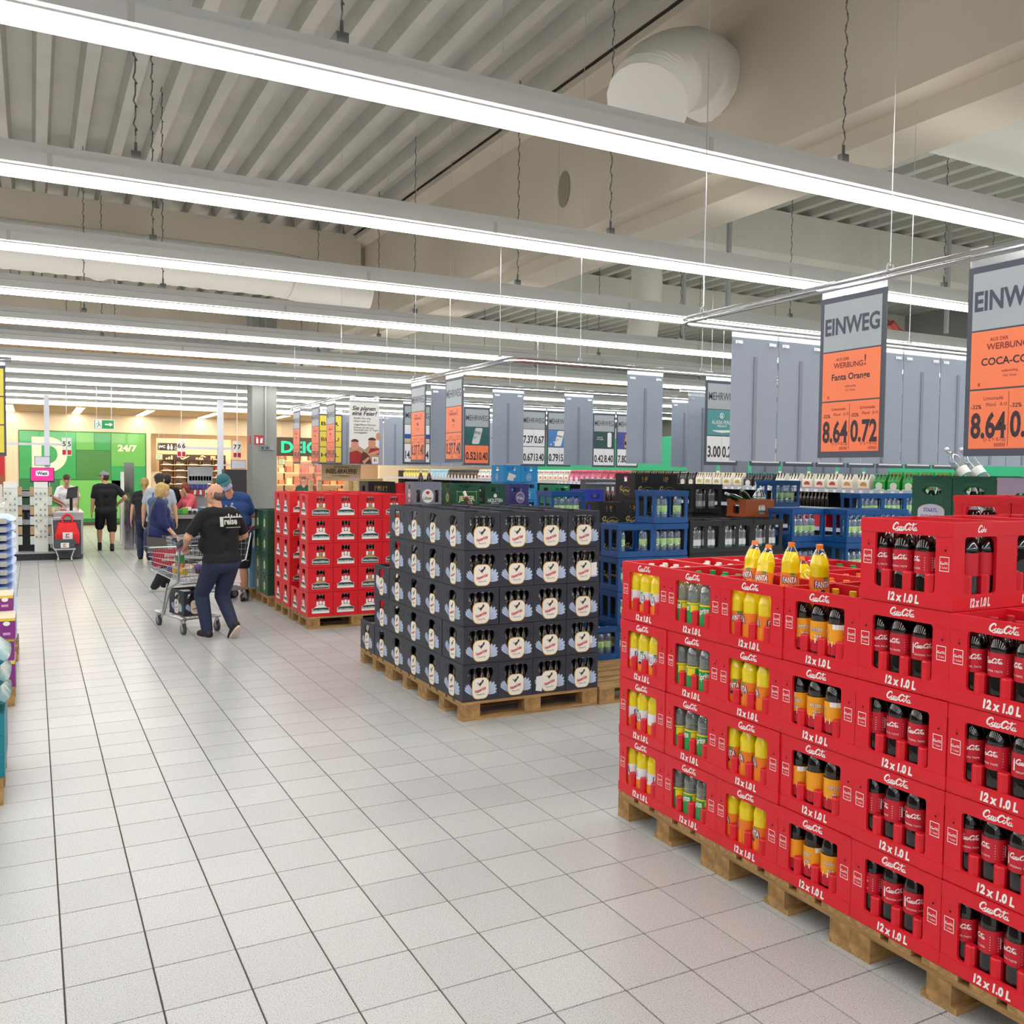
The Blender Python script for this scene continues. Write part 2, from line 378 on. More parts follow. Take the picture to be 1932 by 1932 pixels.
LED_ME = extr_x([(-.056, -.014), (-.072, .03), (.072, .03), (.056, -.014)], RAIL_X0, RAIL_X1, MB()).mesh('diffuser', M_EMIT)
M_UP = bpy.data.materials.new('fill_glow'); M_UP.use_nodes = True  # glowing plane added on top of the rails to brighten the roof
_b = M_UP.node_tree.nodes['Principled BSDF']; _b.inputs['Emission Color'].default_value = (1, 0.97, 0.93, 1); _b.inputs['Emission Strength'].default_value = LIGHT_POWER * .4
UP_ME = MB().raw([(RAIL_X0, -.04, .1884), (RAIL_X1, -.04, .1884), (RAIL_X1, .04, .1884), (RAIL_X0, .04, .1884)], [(0, 1, 2, 3)]).mesh('fill_uplight', M_UP)
CLIP_ME = MB().box((0, -.101, .04), (.03, .101, .12)).mesh('joint_clip', mat('rail_clip', '#c4c2bb', .5))
M_CHAIN = mat('chain_grey', '#5f605e', .5, .6)
_cm = MB().box((-.03, -.02, 0), (.03, .02, .06)).tube([(0, 0, .06), (0, 0, .12)], .01, 5)
for k in range(28):
    z = .12 + k * .075
    _cm.tube([(0.012 * (k % 2), 0.012 * ((k + 1) % 2), z), (-0.012 * (k % 2), -0.012 * ((k + 1) % 2), z + .04), (0, 0, z + .085)], .005, 4)
CHAIN_ME = _cm.mesh('hanging_chain', M_CHAIN)
for k in range(-6, 11):  # rows behind the camera are unseen, added to brighten the near stacks
    y = 6.53 + LSP * k
    far = ORD[k] if k >= 0 else None
    lab = 'long white ceiling light strip, %s one from the near side across the whole hall' % far if far else ('long white ceiling light strip overhead at upper right' if k == -1 else 'unseen long white ceiling light strip above or behind the camera')
    t = thing('light_rail', lab, 'ceiling light', (0, y, ZL), group='parallel ceiling light strips')
    inst('housing', HOUS_ME, t); inst('diffuser', LED_ME, t); inst('fill_uplight', UP_ME, t)
    for q in range(6 if k < 5 else 0): inst('joint_clip', CLIP_ME, t, (-3.0 + q * 3.1 - .27 * k, 0, 0))
    for cx in (-4.3 + (k % 2) * .7, .62 + (k % 3) * .35, 4.35 + (k % 2) * .3, 8.6, 12.6):
        inst('hanging_chain', CHAIN_ME, t, (cx, 0, .188))
# cable tray, ducts and pipes under the roof
tag(MB().box((-9, 18.85, 4.28), (19, 19.1, 4.42)).obj('cable_tray', M_GALV), 'long galvanised cable tray behind the fourth light strip', 'cable tray')
def duct(name, pts, r, lab, seg=.16):
    m = MB(); P = catmull([tuple(p) for p in pts], 10); rs = []; Q = []
    for a, b in zip(P, P[1:]):
        L = (Vector(b) - Vector(a)).length; k = max(1, int(L / seg))
        for i in range(k): Q.append(Vector(a).lerp(Vector(b), i / k)); Q.append(Vector(a).lerp(Vector(b), (i + .5) / k)); rs += [r, r * .965]
    Q.append(Vector(P[-1])); rs.append(r)
    m.tube(Q, rs, 18)
    tag(m.obj(name, mat('duct_white', '#dcd9d0', .55), smooth=50), lab, 'duct')
duct('air_duct', [(-9, 13.6, 4.75), (-3, 13.6, 4.75), (2.6, 13.6, 4.75), (3.6, 13.6, 4.7), (4.6, 13.5, 4.66)], .33, 'white ribbed air duct hanging left of the girder')
duct('air_duct', [(5.3, 6.4, 5.3), (4.9, 6.2, 5.25), (4.45, 6.0, 5.0), (4.25, 5.9, 4.75)], .33, 'white ribbed duct stub bending out of the girder, near top centre')
duct('air_duct', [(6.4, 5.2, 4.9), (7.6, 5.2, 4.9), (9.5, 5.3, 4.95), (16, 5.3, 5.0)], .3, 'white ribbed air duct at upper right')
duct('air_duct', [(.9, 14.0, 4.85), (.9, 15.0, 4.85), (.9, 15.6, 5.1)], .2, 'short ribbed duct branch left, crossing the roof beam')
duct('air_duct', [(10.4, 14.35, 6.1), (10.4, 14.35, 5.2), (10.3, 14.35, 4.4)], .3, 'white ribbed duct drop behind the sign rails')
for k, (x, y) in enumerate(((8.3, 9.6), (9.6, 12.2), (12.2, 9.2))):
    tag(MB().cyl((x, y, 4.05), (x, y, ZD + .17), .035, 8).obj('drop_rod', mat('conduit_grey')), 'slim grey suspension pole under the right roof, %s one' % ORD[k], 'pole')
tag(MB().tube(catmull([(13.5, 11.3, 4.6), (14.2, 11.3, 4.15), (15.5, 11.3, 4.05), (19.9, 11.3, 4.1)], 6), .07, 8).obj('sprinkler_pipe', mat('pipe_red', '#a8402e', .5)), 'lower red sprinkler pipe at the right end wall', 'pipe')
tag(MB().tube(catmull([(13.5, 11.6, 4.8), (14.2, 11.6, 4.5), (15.5, 11.6, 4.4), (19.9, 11.6, 4.5)], 6), .06, 8).obj('sprinkler_pipe', mat('pipe_red')), 'upper red sprinkler pipe at the right end wall', 'pipe')

# ================================================================ PALLETS
M_WOOD = mat('pallet_wood', '#b08a58', 0.8, noise=0.45, nscale=6, bump=0.25, stretch=(1, 8, 8))
M_WOODX = mat('pallet_wood_cross', '#a5804f', 0.8, noise=0.45, nscale=6, bump=0.25, stretch=(8, 1, 8))
M_BLOCK = mat('pallet_block', '#b58c57', 0.85, noise=0.5, nscale=14, bump=0.3)
M_STAMP = mat('stamp_ink', '#5a4028', .9)
BOARD_W = MB().box((0, -.0725, 0), (1.2, .0725, .022)).mesh('board', M_WOOD)
BOARD_N = MB().box((0, -.05, 0), (1.2, .05, .022)).mesh('board', M_WOOD)
STRING = MB().box((-.0725, 0, 0), (.0725, .8, .022)).mesh('cross_board', M_WOODX)
BLOCKM = MB().box((-.0725, -.05, 0), (.0725, .05, .078)).mesh('block', M_BLOCK)
def pallet(x, y, label, rz=0.0, stamp=False):
    t = thing('pallet', label, 'pallet', (x, y, 0), rz, group='wooden pallets')
    for py, me in ((.05, BOARD_N), (.4, BOARD_W), (.75, BOARD_N)):
        inst('bottom_board', me, t, (0, py, 0))
        for px in (.0725, .6, 1.1275): inst('block', BLOCKM, t, (px, py, .022))
    for px in (.0725, .6, 1.1275): inst('cross_board', STRING, t, (px, 0, .1))
    for py, me in ((.0725, BOARD_W), (.2325, BOARD_N), (.4, BOARD_W), (.5675, BOARD_N), (.7275, BOARD_W)): inst('top_board', me, t, (0, py, .122))
    if stamp:
        m = MB().text('EPAL', (.0725, -.0515, .06), 'front', .032, m=0).ribbon([(ell(.0725, .06, .055, .026, 14, 0, 359), .004)], (0, -.0512, 0))
        m.text('82-2', (1.1275, -.0515, .06), 'front', .035)
        m.obj('stamp', M_STAMP, t)
    return t

# ================================================================ SCRIPT LOGO (drawn strokes)
def _o(cx, cy, rx=.38, ry=.5, sl=.25): return [(cx + rx * math.cos(R(a)) + sl * ry * math.sin(R(a)), cy + ry * math.sin(R(a))) for a in range(60, 430, 37)]
SCRIPT = [([(2.15, 2.0), (2.3, 2.5), (1.85, 2.75), (1.05, 2.35), (.45, 1.5), (.4, .75), (.8, .42), (1.4, .65), (1.85, 1.1)], 0.57),
          (_o(2.35, .95), 0.41), ([(3.5, 1.3), (3.35, 1.5), (2.98, 1.2), (2.86, .7), (3.12, .45), (3.6, .8)], 0.43),
          (_o(3.95, .93), 0.41), ([(4.5, 1.5), (4.3, .8), (4.45, .45), (4.85, .8)], 0.41), ([(4.75, 1.45), (5.15, 1.6)], 0.41),
          ([(6.95, 1.95), (7.0, 2.5), (6.5, 2.7), (5.75, 2.3), (5.15, 1.5), (5.1, .75), (5.5, .42), (6.1, .65), (6.5, 1.1)], 0.57),
          (_o(7.0, .95), 0.41), ([(7.4, .9), (8.2, 1.9), (8.45, 2.6), (8.2, 2.75), (7.95, 1.9), (7.95, .8), (8.2, .45), (8.6, .8)], 0.41),
          (_o(8.85, .93), 0.41), ([(9.4, 1.5), (9.2, .8), (9.35, .45), (9.8, .8)], 0.41),
          ([(.9, .35), (1.6, .0), (2.6, .22), (3.6, .1), (4.4, .25)], 0.35), ([(6.4, 2.5), (7.2, 2.3), (8.3, 2.45), (9.6, 2.75)], 0.32)]
def script(mb, org, face, width, m=0, wrap=None): return mb.ribbon(SCRIPT, org, face, width / 9.6, m, wrap, cen=(5.0, 1.45))
SCRIPT2 = SCRIPT[:2] + [([(2.75, .5), (3.2, 1.6), (3.35, 2.4)], .35), ([(3.05, 1.0), (3.7, 1.5)], .3), ([(3.15, 1.05), (3.6, .5)], .3), ([(3.9, .9), (4.4, 1.1), (4.3, 1.5), (3.95, 1.3), (3.9, .7), (4.2, .45), (4.7, .7)], .3)]

# ================================================================ BOTTLES
M_WHITE = mat('print_white', '#f3f2ee', .5); M_BLACK = mat('print_black', '#1b1a1d', .5); M_REDP = mat('print_red', '#c8202f', .5)
M_PET = clear_mat('pet_clear', '#eef2f2', .10)
BK = {}
def bottle_kind(key, prof, level, liquid, label=None, cap=None, capr=.0152, captop=None, neck=M_PET, n=14):
    """prof: list (r,z); faces below level use the liquid material, above it the neck material"""
    ms = [0 if (prof[i][1] + prof[i + 1][1]) / 2 < level else 1 for i in range(len(prof) - 1)]
    parts = [('body', MB().lathe(prof, n, ms=ms).mesh(key, [liquid, neck], 50))]
    if level < prof[-1][1] - .01:   # liquid surface
        rr = [r for r, z in prof if z <= level][-1]
    if label:
        lm = MB(); mats = label[0]; label[1](lm); parts.append(('label', lm.mesh('label', mats, 50)))
        if len(label) > 2:
            tm = MB(); label[3](tm); parts.append(('lettering', tm.mesh('lettering', label[2])))
    if cap:
        zt = captop or prof[-1][1] + .014
        parts.append(('cap', MB().lathe([(capr, zt - .022), (capr, zt - .002), (capr * .85, zt)], 12).mesh('cap', cap, 40)))
    BK[key] = parts
def put_bottle(kind, name, loc, label, rz=0.0, rot=None, group=None, cat='bottle', parts=('body', 'label', 'lettering', 'cap')):
    o = None; lab_o = None
    for pn, me in BK[kind]:
        if pn not in parts: continue
        if pn == 'body': o = tag(inst(name, me, None, loc, rz, rot), label, cat, group)
        elif pn == 'lettering': inst(pn, me, lab_o)
        else:
            c = inst(pn, me, o)
            if pn == 'label': lab_o = c
    return o
PET1 = [(.030, .0), (.0395, .006), (.041, .014), (.041, .098), (.0394, .103), (.0394, .19), (.0408, .194), (.0385, .206), (.0338, .224), (.0272, .243), (.020, .258), (.0145, .267), (.0135, .272)]
def band(z0, z1, r=.0400, m=0, n=18):
    return lambda mb: mb.lathe([(r, z0), (r, z1)], n, m, cap=False)
def multi(*fs):
    def f(mb):
        for g in fs: g(mb)
    return f
def patch(z0, z1, a0, a1, m, r=.0402, n=6):
    def f(mb):
        vs = []; fs = []
        for k in range(n + 1):
            a = R(a0 + (a1 - a0) * k / n)
            vs += [(r * math.sin(a), -r * math.cos(a), z0), (r * math.sin(a), -r * math.cos(a), z1)]
        for k in range(n): fs.append((2 * k, 2 * k + 2, 2 * k + 3, 2 * k + 1))
        mb.raw(vs, fs, m)
    return f
def cola_txt(mb):
    for a in (0, math.pi):
        script(mb, (0, 0, .16), 'front', .068, wrap=(.0404, a))
        mb.text('ORIGINAL TASTE', (0, 0, .126), size=.009, wrap=(.0404, a)); mb.raw([], [])
    for a in (R(92), R(272)):
        for k in range(6): mb.flat([(-.016, .0), (.014, .0), (.014, .0022), (-.016, .0022)], [(0, 1, 2, 3)], (0, 0, .12 + k * .009), wrap=(.0404, a))
        mb.flat([(.018, .0), (.024, .0), (.024, .028), (.0225, .04), (.0195, .04), (.018, .028)], [(0, 1, 2, 3, 4, 5)], (0, 0, .128), wrap=(.0404, a))
M_COLA = mat('cola_liquid', '#0d0605', .06, spec=.6, coat=.6)
M_FANTA = mat('orange_soda', '#f7dd10', .1, spec=.5, coat=.5)
M_SPRITE = clear_mat('lemon_soda', '#dfe6e3', .1, .05, .14)
M_MEZZO = mat('mix_liquid', '#160a06', .06, spec=.6, coat=.6)
M_LBLR = mat('label_red', '#c9192e', .45); M_LBLO = mat('label_orange', '#f2801f', .45); M_LBLW = mat('label_white', '#e9e8ec', .45)
M_LBLG = mat('label_green', '#1e9d4e', .45); M_LBLY = mat('label_yellow', '#f3d81e', .45); M_LBLM = mat('label_amber', '#f5a51c', .45); M_NAVY = mat('label_navy', '#23256b', .45)
bottle_kind('cola', PET1, .236, M_COLA, ([M_LBLR], band(.106, .188), [M_WHITE], cola_txt), mat('cap_red', '#c01f2c', .4))
def fanta_txt(mb):
    for a in (R(-10), R(140)):
        mb.text('FANTA', (0, 0, .118), size=.044, bold=.05, wrap=(.0418, a), m=1, width=.076)
        mb.text('FANTA', (0, 0, .1185), size=.037, bold=.02, wrap=(.0422, a), m=0, width=.066)
        mb.flat(ell(.012, .026, .012, .006, 8), [tuple(range(8))], (0, 0, .118), wrap=(.0420, a), m=2)
        mb.flat(ell(0, -.03, .011, .009, 8), [tuple(range(8))], (0, 0, .118), wrap=(.0420, a), m=1)
bottle_kind('fanta', PET1, .238, M_FANTA, ([M_LBLO], band(.04, .15, .0414), [M_WHITE, M_NAVY, M_LBLG], fanta_txt), mat('cap_orange', '#f0812a', .4))
bottle_kind('fanta_light', PET1, .238, M_FANTA, ([M_LBLW, M_LBLO], multi(band(.09, .15, .0414), band(.04, .09, .0414, 1)), [M_WHITE, M_NAVY, M_LBLG], fanta_txt), mat('cap_white', '#eeeeee', .4))
def sprite_txt(mb):
    for a in (R(0), R(150)):
        mb.text('Sprite', (0, 0, .112), size=.042, bold=.02, shear=.25, ang=.22, wrap=(.0420, a), m=0, width=.064)
        mb.flat(ell(.012, .036, .02, .012, 8), [tuple(range(8))], (0, 0, .098), wrap=(.0409, a), m=1)
bottle_kind('sprite', PET1, .22, M_SPRITE, ([M_LBLG, M_LBLY], multi(band(.035, .138, .0414), band(.138, .146, .0414, 1), patch(.1, .135, 60, 120, 1, .0416), patch(.1, .135, 200, 260, 1, .0416)), [M_WHITE, M_LBLY], sprite_txt), mat('cap_green', '#1e9b4a', .4))
def mezzo_txt(mb):
    for a in (R(0), R(150)):
        mb.text('mezzo', (0, 0, .14), size=.028, bold=.03, wrap=(.0419, a), m=1, width=.048); mb.text('mezzo', (0, 0, .14), size=.0275, bold=.0, wrap=(.0421, a), m=0, width=.046)
        mb.text('mix', (.004, 0, .115), size=.026, bold=.03, wrap=(.0419, a), m=1); mb.text('mix', (.004, 0, .115), size=.0255, wrap=(.0421, a), m=0)
bottle_kind('mezzo', PET1, .234, M_MEZZO, ([M_LBLM, M_WHITE, M_LBLR], multi(band(.095, .175, .0414), band(.05, .095, .0414, 2), patch(.085, .105, -40, 160, 1, .0416), patch(.155, .175, 60, 150, 1, .0416)), [M_WHITE, M_BLACK], mezzo_txt), mat('cap_yellow', '#f2c21c', .4))
BEER = [(.026, 0), (.033, .005), (.0335, .13), (.030, .155), (.019, .185), (.0145, .205), (.0135, .245)]
M_BROWN = mat('beer_brown', '#140b06', .08, spec=.6, coat=.5)
bottle_kind('beer', BEER, .3, M_BROWN, None, mat('crown_cap', '#c9c7c2', .35, .6), .0148, .252, n=10)
M_BROWNL = mat('beer_amber', '#3a1a0c', .08, spec=.6, coat=.5)
bottle_kind('beer_foil', BEER, .3, M_BROWNL, ([mat('foil_white', '#e6e3da', .5), M_REDP], multi(band(.2, .25, .0155), band(.18, .2, .018, 1))), mat('crown_cap'), .0148, .254, n=10)
bottle_kind('beer_gold', BEER, .3, M_BROWN, ([mat('foil_gold', '#c9983f', .3, .6)], band(.2, .25, .0155)), mat('crown_gold', '#d2a64c', .3, .6), .0148, .254, n=10)
def aqua_txt(mb):
    for a in (0, R(130), R(250)):
        mb.ribbon([(ell(0, 0, .007, .009, 10, 0, 350), .003)], (0, 0, .125), wrap=(.0408, a)); mb.text('aqua', (0, 0, .105), size=.015, wrap=(.0408, a))
M_WATER = clear_mat('water_pet', '#d6e6f6', .16, .05, .16)
bottle_kind('water', PET1, .22, M_WATER, ([mat('label_mint', '#c4e8a4', .5), mat('label_leaf', '#2f9a63', .5)], multi(band(.095, .155, .0402), band(.07, .095, .0402, 1)), [mat('ink_teal', '#205a50', .6)], aqua_txt), M_WHITE)
bottle_kind('glass_water', [(.03, 0), (.039, .006), (.0395, .12), (.037, .15), (.0395, .18), (.039, .2), (.03, .225), (.018, .245), (.0135, .262), (.0135, .285)], .21, clear_mat('water_glass', '#dde6ea', .2, .05, .2), ([M_WHITE, mat('label_teal', '#3e9c8c', .5)], multi(band(.06, .118, .0400), band(.05, .06, .0400, 1))), M_WHITE)
bottle_kind('green_glass', BEER, .3, mat('glass_green', '#0f3d1c', .08, coat=.5), ([M_WHITE], band(.19, .245, .0155)), mat('crown_cap'), .0148, .252, n=10)

# ================================================================ CRATES
def crate_shell(Wd, Dp, H, holeF, holeL, th=.011, rim=.035, base=.045, proud=.0028, grid=(4, 3), gz=.0):
    m = MB(); hw, hd = Wd / 2, Dp / 2
    for f, w, off, hole in (('front', Wd, (0, -hd, 0), holeF), ('back', Wd, (0, hd, 0), holeF), ('left', Dp - 2 * th, (-hw, 0, 0), holeL), ('right', Dp - 2 * th, (hw, 0, 0), holeL)):
        m.plate(off, f, rect(-w / 2, 0, w / 2, H), [h for h in hole], th)
    for z0, z1 in ((H - rim, H - .002), (.004, base)):
        p = proud
        m.box((-hw - p, -hd - p, z0), (hw + p, -hd, z1)).box((-hw - p, hd, z0), (hw + p, hd + p, z1)).box((-hw - p, -hd, z0), (-hw, hd, z1)).box((hw, -hd, z0), (hw + p, hd, z1))
    m.box((-hw + th, -hd + th, .002), (hw - th, hd - th, .012))
    if grid and gz:
        a, b = grid
        for i in range(1, a): x = -hw + Wd * i / a; m.box((x - .002, -hd + th, .012), (x + .002, hd - th, gz))
        for j in range(1, b): y = -hd + Dp * j / b; m.box((-hw + th, y - .002, .012), (hw - th, y + .002, gz))
    return m
CR = {}
def put_crate(kind, loc, label, rz=0.0, group=None, faces=('front', 'left'), name=None, cat='crate'):
    k = CR[kind]
    o = tag(inst(name or k['name'], k['shell'], None, loc, rz), label, cat, group)
    for f in faces:
        for pn, me, sub in k['parts'].get(f, ()):
            c = inst(pn, me, o)
            for sn, sm in sub: inst(sn, sm, c)
    return o
# ---- red soda crate -------------------------------------------------------
M_CRED = mat('crate_red', '#dc1728', .38, spec=.5, noise=.06, nscale=9)
_sh = crate_shell(.398, .298, .313, [rrect(-.134, .056, .128, .262, .014)], [rrect(-.088, .056, .088, .262, .014)], .012, .052, .05)
for x in (-.095, 0, .095):
    for y in (-.128, .128): _sh.lathe([(.021, .012), (.021, .118), (.017, .123)], 8, c=(x, y))
for y in (-.048, .048):
    for x in (-.176, .176): _sh.lathe([(.021, .012), (.021, .118), (.017, .123)], 8, c=(x, y))
for x in (-.17, .17):   # little bosses on the corner posts
    _sh.cyl((x, -.1485, .225), (x, -.1505, .225), .006, 8)
def front_print(face, w, off):
    a = MB(); script(a, off(0, .287), face, .106)
    b = MB().text('12 x 1.0 L', off(0, .027), face, .042, bold=.05, shear=.15, width=.135)
    return a, b
_fo = lambda x, z: (x, -.1522, z); _lo = lambda x, z: (-.2022, -x, z)
a, b = front_print('front', .4, _fo)
M_HOLE = mat('bolt_hole_shade', '#3a0d10', .8)  # flat dots, the dark inside of the holes is painted as colour
stk = MB(); hole_m = MB()
for x in (-.167, .165):
    for (x0, z0, x1, z1) in ((-.019, -.026, .019, -.0235), (-.019, .0235, .019, .026), (-.019, -.026, -.017, .026), (.017, -.026, .019, .026)):
        stk.flat(rect(x + x0, .165 + z0, x + x1, .165 + z1), [(0, 1, 2, 3)], (0, -.1496, 0))
    script(stk, (x, -.1497, .168), 'front', .032); stk.text('1 Liter', (x, -.1497, .153), size=.011)
    hole_m.flat(ell(x + .003, .213, .0045, .0045, 8), [tuple(range(8))], (0, -.1496, 0))
al = MB().ribbon(SCRIPT2, _lo(0, .287), 'left', .048 / 4.7, cen=(2.5, 1.4)); bl = MB().text('12 x 1.0 L', _lo(0, .027), 'left', .042, bold=.05, shear=.15, width=.11)
ar = MB().ribbon(SCRIPT2, (.2022, 0, .287), 'right', .048 / 4.7, cen=(2.5, 1.4)); br = MB().text('12 x 1.0 L', (.2022, 0, .027), 'right', .042, bold=.05, shear=.15, width=.11)
CR['cola'] = dict(name='soda_crate', shell=_sh.mesh('soda_crate', M_CRED), parts={
    'front': [('script_logo', a.mesh('script_logo', M_WHITE), ()), ('lettering', b.mesh('lettering', M_WHITE), ()), ('sticker', stk.mesh('sticker', M_WHITE), ()), ('bolt_hole_shade', hole_m.mesh('bolt_hole_shade', M_HOLE), ())],
    'right': [('script_logo', ar.mesh('script_logo', M_WHITE), ()), ('lettering', br.mesh('lettering', M_WHITE), ())]})
# ---- dark beer crate with rooster label -----------------------------------
M_CDRK = mat('crate_anthracite', '#363842', .5, spec=.4, noise=.1, nscale=8)
GH = .2866
hf = [(-.075, .10), (.075, .10), (.085, .155), (.103, .19), (.107, .222), (.098, .243), (.07, .252), (0, .255), (-.07, .252), (-.098, .243), (-.107, .222), (-.103, .19), (-.085, .155)]
hl = [(-.058, .10), (.058, .10), (.062, .17), (.068, .2), (.066, .232), (.045, .25), (0, .255), (-.045, .25), (-.066, .232), (-.068, .2), (-.062, .17)]
_sh = crate_shell(.298, .398, GH - .003, [hf], [hl], .011, .012, .012, .0015, (4, 5), .15)
for s in (-1, 1):   # raised finger pads beside the openings
    _sh.box((s * .128 - .012, -.2005, .19), (s * .128 + .012, -.199, .232)); _sh.box((-.1505, s * .13 - .03, .19), (-.149, s * .13 + .03, .232))
M_GOLD = mat('label_gold', '#d9a83a', .4); M_LCREAM = mat('label_cream', '#f1ece0', .5); M_FEATH = mat('feather_blue', '#c6d6ee', .5); M_FEATH2 = mat('feather_line', '#7f95bd', .5)
def rooster_label(face, off, w, wood=False):
    lab = MB(); g = rrect(-w, .014, w, .178, min(w * .62, .045), 4)
    g = [(x * (1.0 if z > .05 else .95), z) for x, z in g]
    lab.plate(off(0, 0, .002), face, g, th=.003, m=0)
    lab.plate(off(0, 0, .0028), face, [(x * .93, .096 + (z - .096) * .95) for x, z in g], th=0, m=1)
    let = MB()
    let.text('Hasseröder', off(0, .086, .0034), face, .036 * w / .073, bold=.03, m=0, ang=.3, width=w * 1.36)
    let.text('Premium Pils', off(0, .05, .0034), face, .018, m=1, width=w * .9, ang=.04, shear=.3)
    k = w / .073
    cx = lambda pts: [(x * k, z + .006) for x, z in pts]
    for pts in ([(-.02, .118), (-.006, .112), (.008, .118), (.014, .132), (.004, .138), (-.01, .13)], [(.008, .126), (.024, .136), (.026, .152), (.016, .156), (.008, .144)], [(-.012, .126), (-.03, .138), (-.026, .126)], [(-.004, .116), (-.01, .104), (-.004, .104), (.002, .114)]):
        let.flat(cx(pts), [tuple(range(len(pts)))], off(0, 0, .0034), face, 1)
    wings = []
    fk = 1.35 if face == 'left' else 1.0
    for s, fl_ in ((-1, ((.052, 118, .095, .011), (.05, 127, .1, .0115), (.047, 136, .098, .0115), (.045, 144, .088, .011))), (1, ((.048, 74, .1, .016), (.048, 58, .105, .016), (.048, 42, .098, .016), (.048, 25, .086, .015), (.048, 8, .076, .014)))):
        wing = MB(); c0 = (s * (w - .012), .0)
        for q, (z_, a, L, wd) in enumerate(fl_):
            a = R(a)
            tf = lambda pts: [(c0[0] + x * fk, z_ + zz) for x, zz in rot2(pts, a)]
            ce = [(x, zz * (.55 + .45 * x / L)) for x, zz in ell(L * .5, 0, L * .5, wd, 12)]
            wing.flat(tf(ce), [tuple(range(12))], off(0, 0, .0006 + .0002 * q), face, 0)
            for d in (-.45, .0, .45):
                wing.flat(tf([(.01, d * wd * .5 - .0006), (L * .93, d * wd - .0006), (L * .93, d * wd + .0006), (.01, d * wd * .5 + .0006)]), [(0, 1, 2, 3)], off(0, 0, .0018), face, 1)
        wings.append(('wing_print', wing.mesh('wing_print', [M_FEATH, M_FEATH2]), ()))
    return wings + [('label', lab.mesh('label', [M_GOLD, M_LCREAM]), [('lettering', let.mesh('lettering', [M_REDP, mat('ink_brown', '#3d3a2c', .6)]))])]
CR['dark'] = dict(name='beer_crate', shell=_sh.mesh('beer_crate', M_CDRK), parts={
    'front': rooster_label('front', lambda x, z, d: (x, -.199 - d, z), .0725), 'left': rooster_label('left', lambda x, z, d: (-.149 - d, -x, z), .058)})
# ---- red beer crate --------------------------------------------------------
M_CRD2 = mat('crate_scarlet', '#de1824', .45, noise=.05, nscale=8); M_DKGR = mat('banner_green', '#1c3f39', .5)
_sh = crate_shell(.3, .398, .287, [rect(-.05, .19, .05, .262)], [rect(-.055, .19, .055, .262)], .011, .016, .014, .002, (4, 5), .16)
for q in range(11):
    for s in (-1, 1): _sh.box((s * .138 - .009, -.2015, .03 + q * .021), (s * .138 + .009, -.199, .038 + q * .021)); _sh.box((-.152, s * .185 - .009, .03 + q * .021), (-.15, s * .185 + .009, .038 + q * .021))
def banner(face, off, pale, k=1.0):
    e = MB(); W_, T_, G_ = 0, 1, 2
    e.plate(off(0, 0, .002), face, ell(0, .165, .058 * k, .052, 14, -10, 190), th=.002, m=3)
    for s in (-1, 1): e.flat(rect(s * .037 * k - .013 * k, .135, s * .037 * k + .013 * k, .18), [(0, 1, 2, 3)], off(0, 0, .0032), face, 0)
    e.flat(ell(0, .165, .018 * k, .024, 10), [tuple(range(10))], off(0, 0, .0034), face, 0 if pale else 4)
    e.plate(off(0, 0, .0026), face, [(-.075 * k, .105), (.075 * k, .105), (.055 * k, .125), (.02 * k, .138), (-.02 * k, .138), (-.055 * k, .125)], th=.002, m=0 if pale else 4)
    e.plate(off(0, 0, .003), face, [(-.104 * k, .04), (.104 * k, .04), (.104 * k, .098), (.06 * k, .108), (-.06 * k, .108), (-.104 * k, .098)], th=.002, m=0)
    e.plate(off(0, 0, .0036), face, [(-.1 * k, .044 + (.02 if pale else 0)), (.1 * k, .044 + (.02 if pale else 0)), (.1 * k, .096), (.06 * k, .105), (-.06 * k, .105), (-.1 * k, .096)], th=0, m=1)
    t = MB().text('Feldschlößchen', off(0, .072, .0042), face, .04, bold=.02, width=.19 * k)
    return ('emblem', e.mesh('emblem', [M_WHITE, M_DKGR, M_GOLD, mat('emblem_red', '#c2202c', .5), mat('emblem_tan', '#b79a6a', .5)]), [('lettering', t.mesh('lettering', M_WHITE))])
_fo2 = lambda x, z, d: (x, -.199 - d, z); _lo2 = lambda x, z, d: (-.15 - d, -x, z)
for key, pale in (('scarlet', False), ('scarlet_pale', True)):
    CR[key] = dict(name='red_beer_crate', shell=_sh.mesh('red_beer_crate', M_CRD2) if key == 'scarlet' else CR['scarlet']['shell'], parts={'front': [banner('front', _fo2, pale)], 'left': [banner('left', _lo2, True, .95)]})
# ---- flared water crates -----------------------------------------------------
def flared(key, name, m, Wd, Dp, H, holes, holesL):
    s = crate_shell(Wd, Dp, H, holes, holesL, .01, .05, .045, .006)
    for i, v in enumerate(s.v):
        z = v[2]; k = 1 + .028 * max(0, (z - .2) / (H - .2)) - .012 * math.sin(math.pi * min(1, max(0, z / H)))
        s.v[i] = (v[0] * k, v[1] * k, z)
    CR[key] = dict(name=name, shell=s.mesh(name, m, 25), parts={})
M_CBLU = mat('crate_blue', '#14508f', .4, noise=.06, nscale=8); M_CBLK = mat('crate_black', '#1f2023', .45)
flared('blue', 'water_crate', M_CBLU, .395, .298, .312, [rrect(-.168, .055, .168, .255, .012)], [rrect(-.11, .055, -.02, .255, .01), rrect(.02, .055, .11, .255, .01)])
flared('blue_l', 'water_crate', M_CBLU, .44, .34, .345, [rrect(-.19, .06, .19, .285, .012)], [rrect(-.13, .06, -.02, .285, .01), rrect(.02, .06, .13, .285, .01)])
flared('black', 'glass_bottle_crate', M_CBLK, .4, .298, .32, [rrect(-.16, .05, -.02, .265, .02), rrect(.02, .05, .16, .265, .02)], [rrect(-.1, .05, -.02, .265, .015), rrect(.02, .05, .1, .265, .015)])

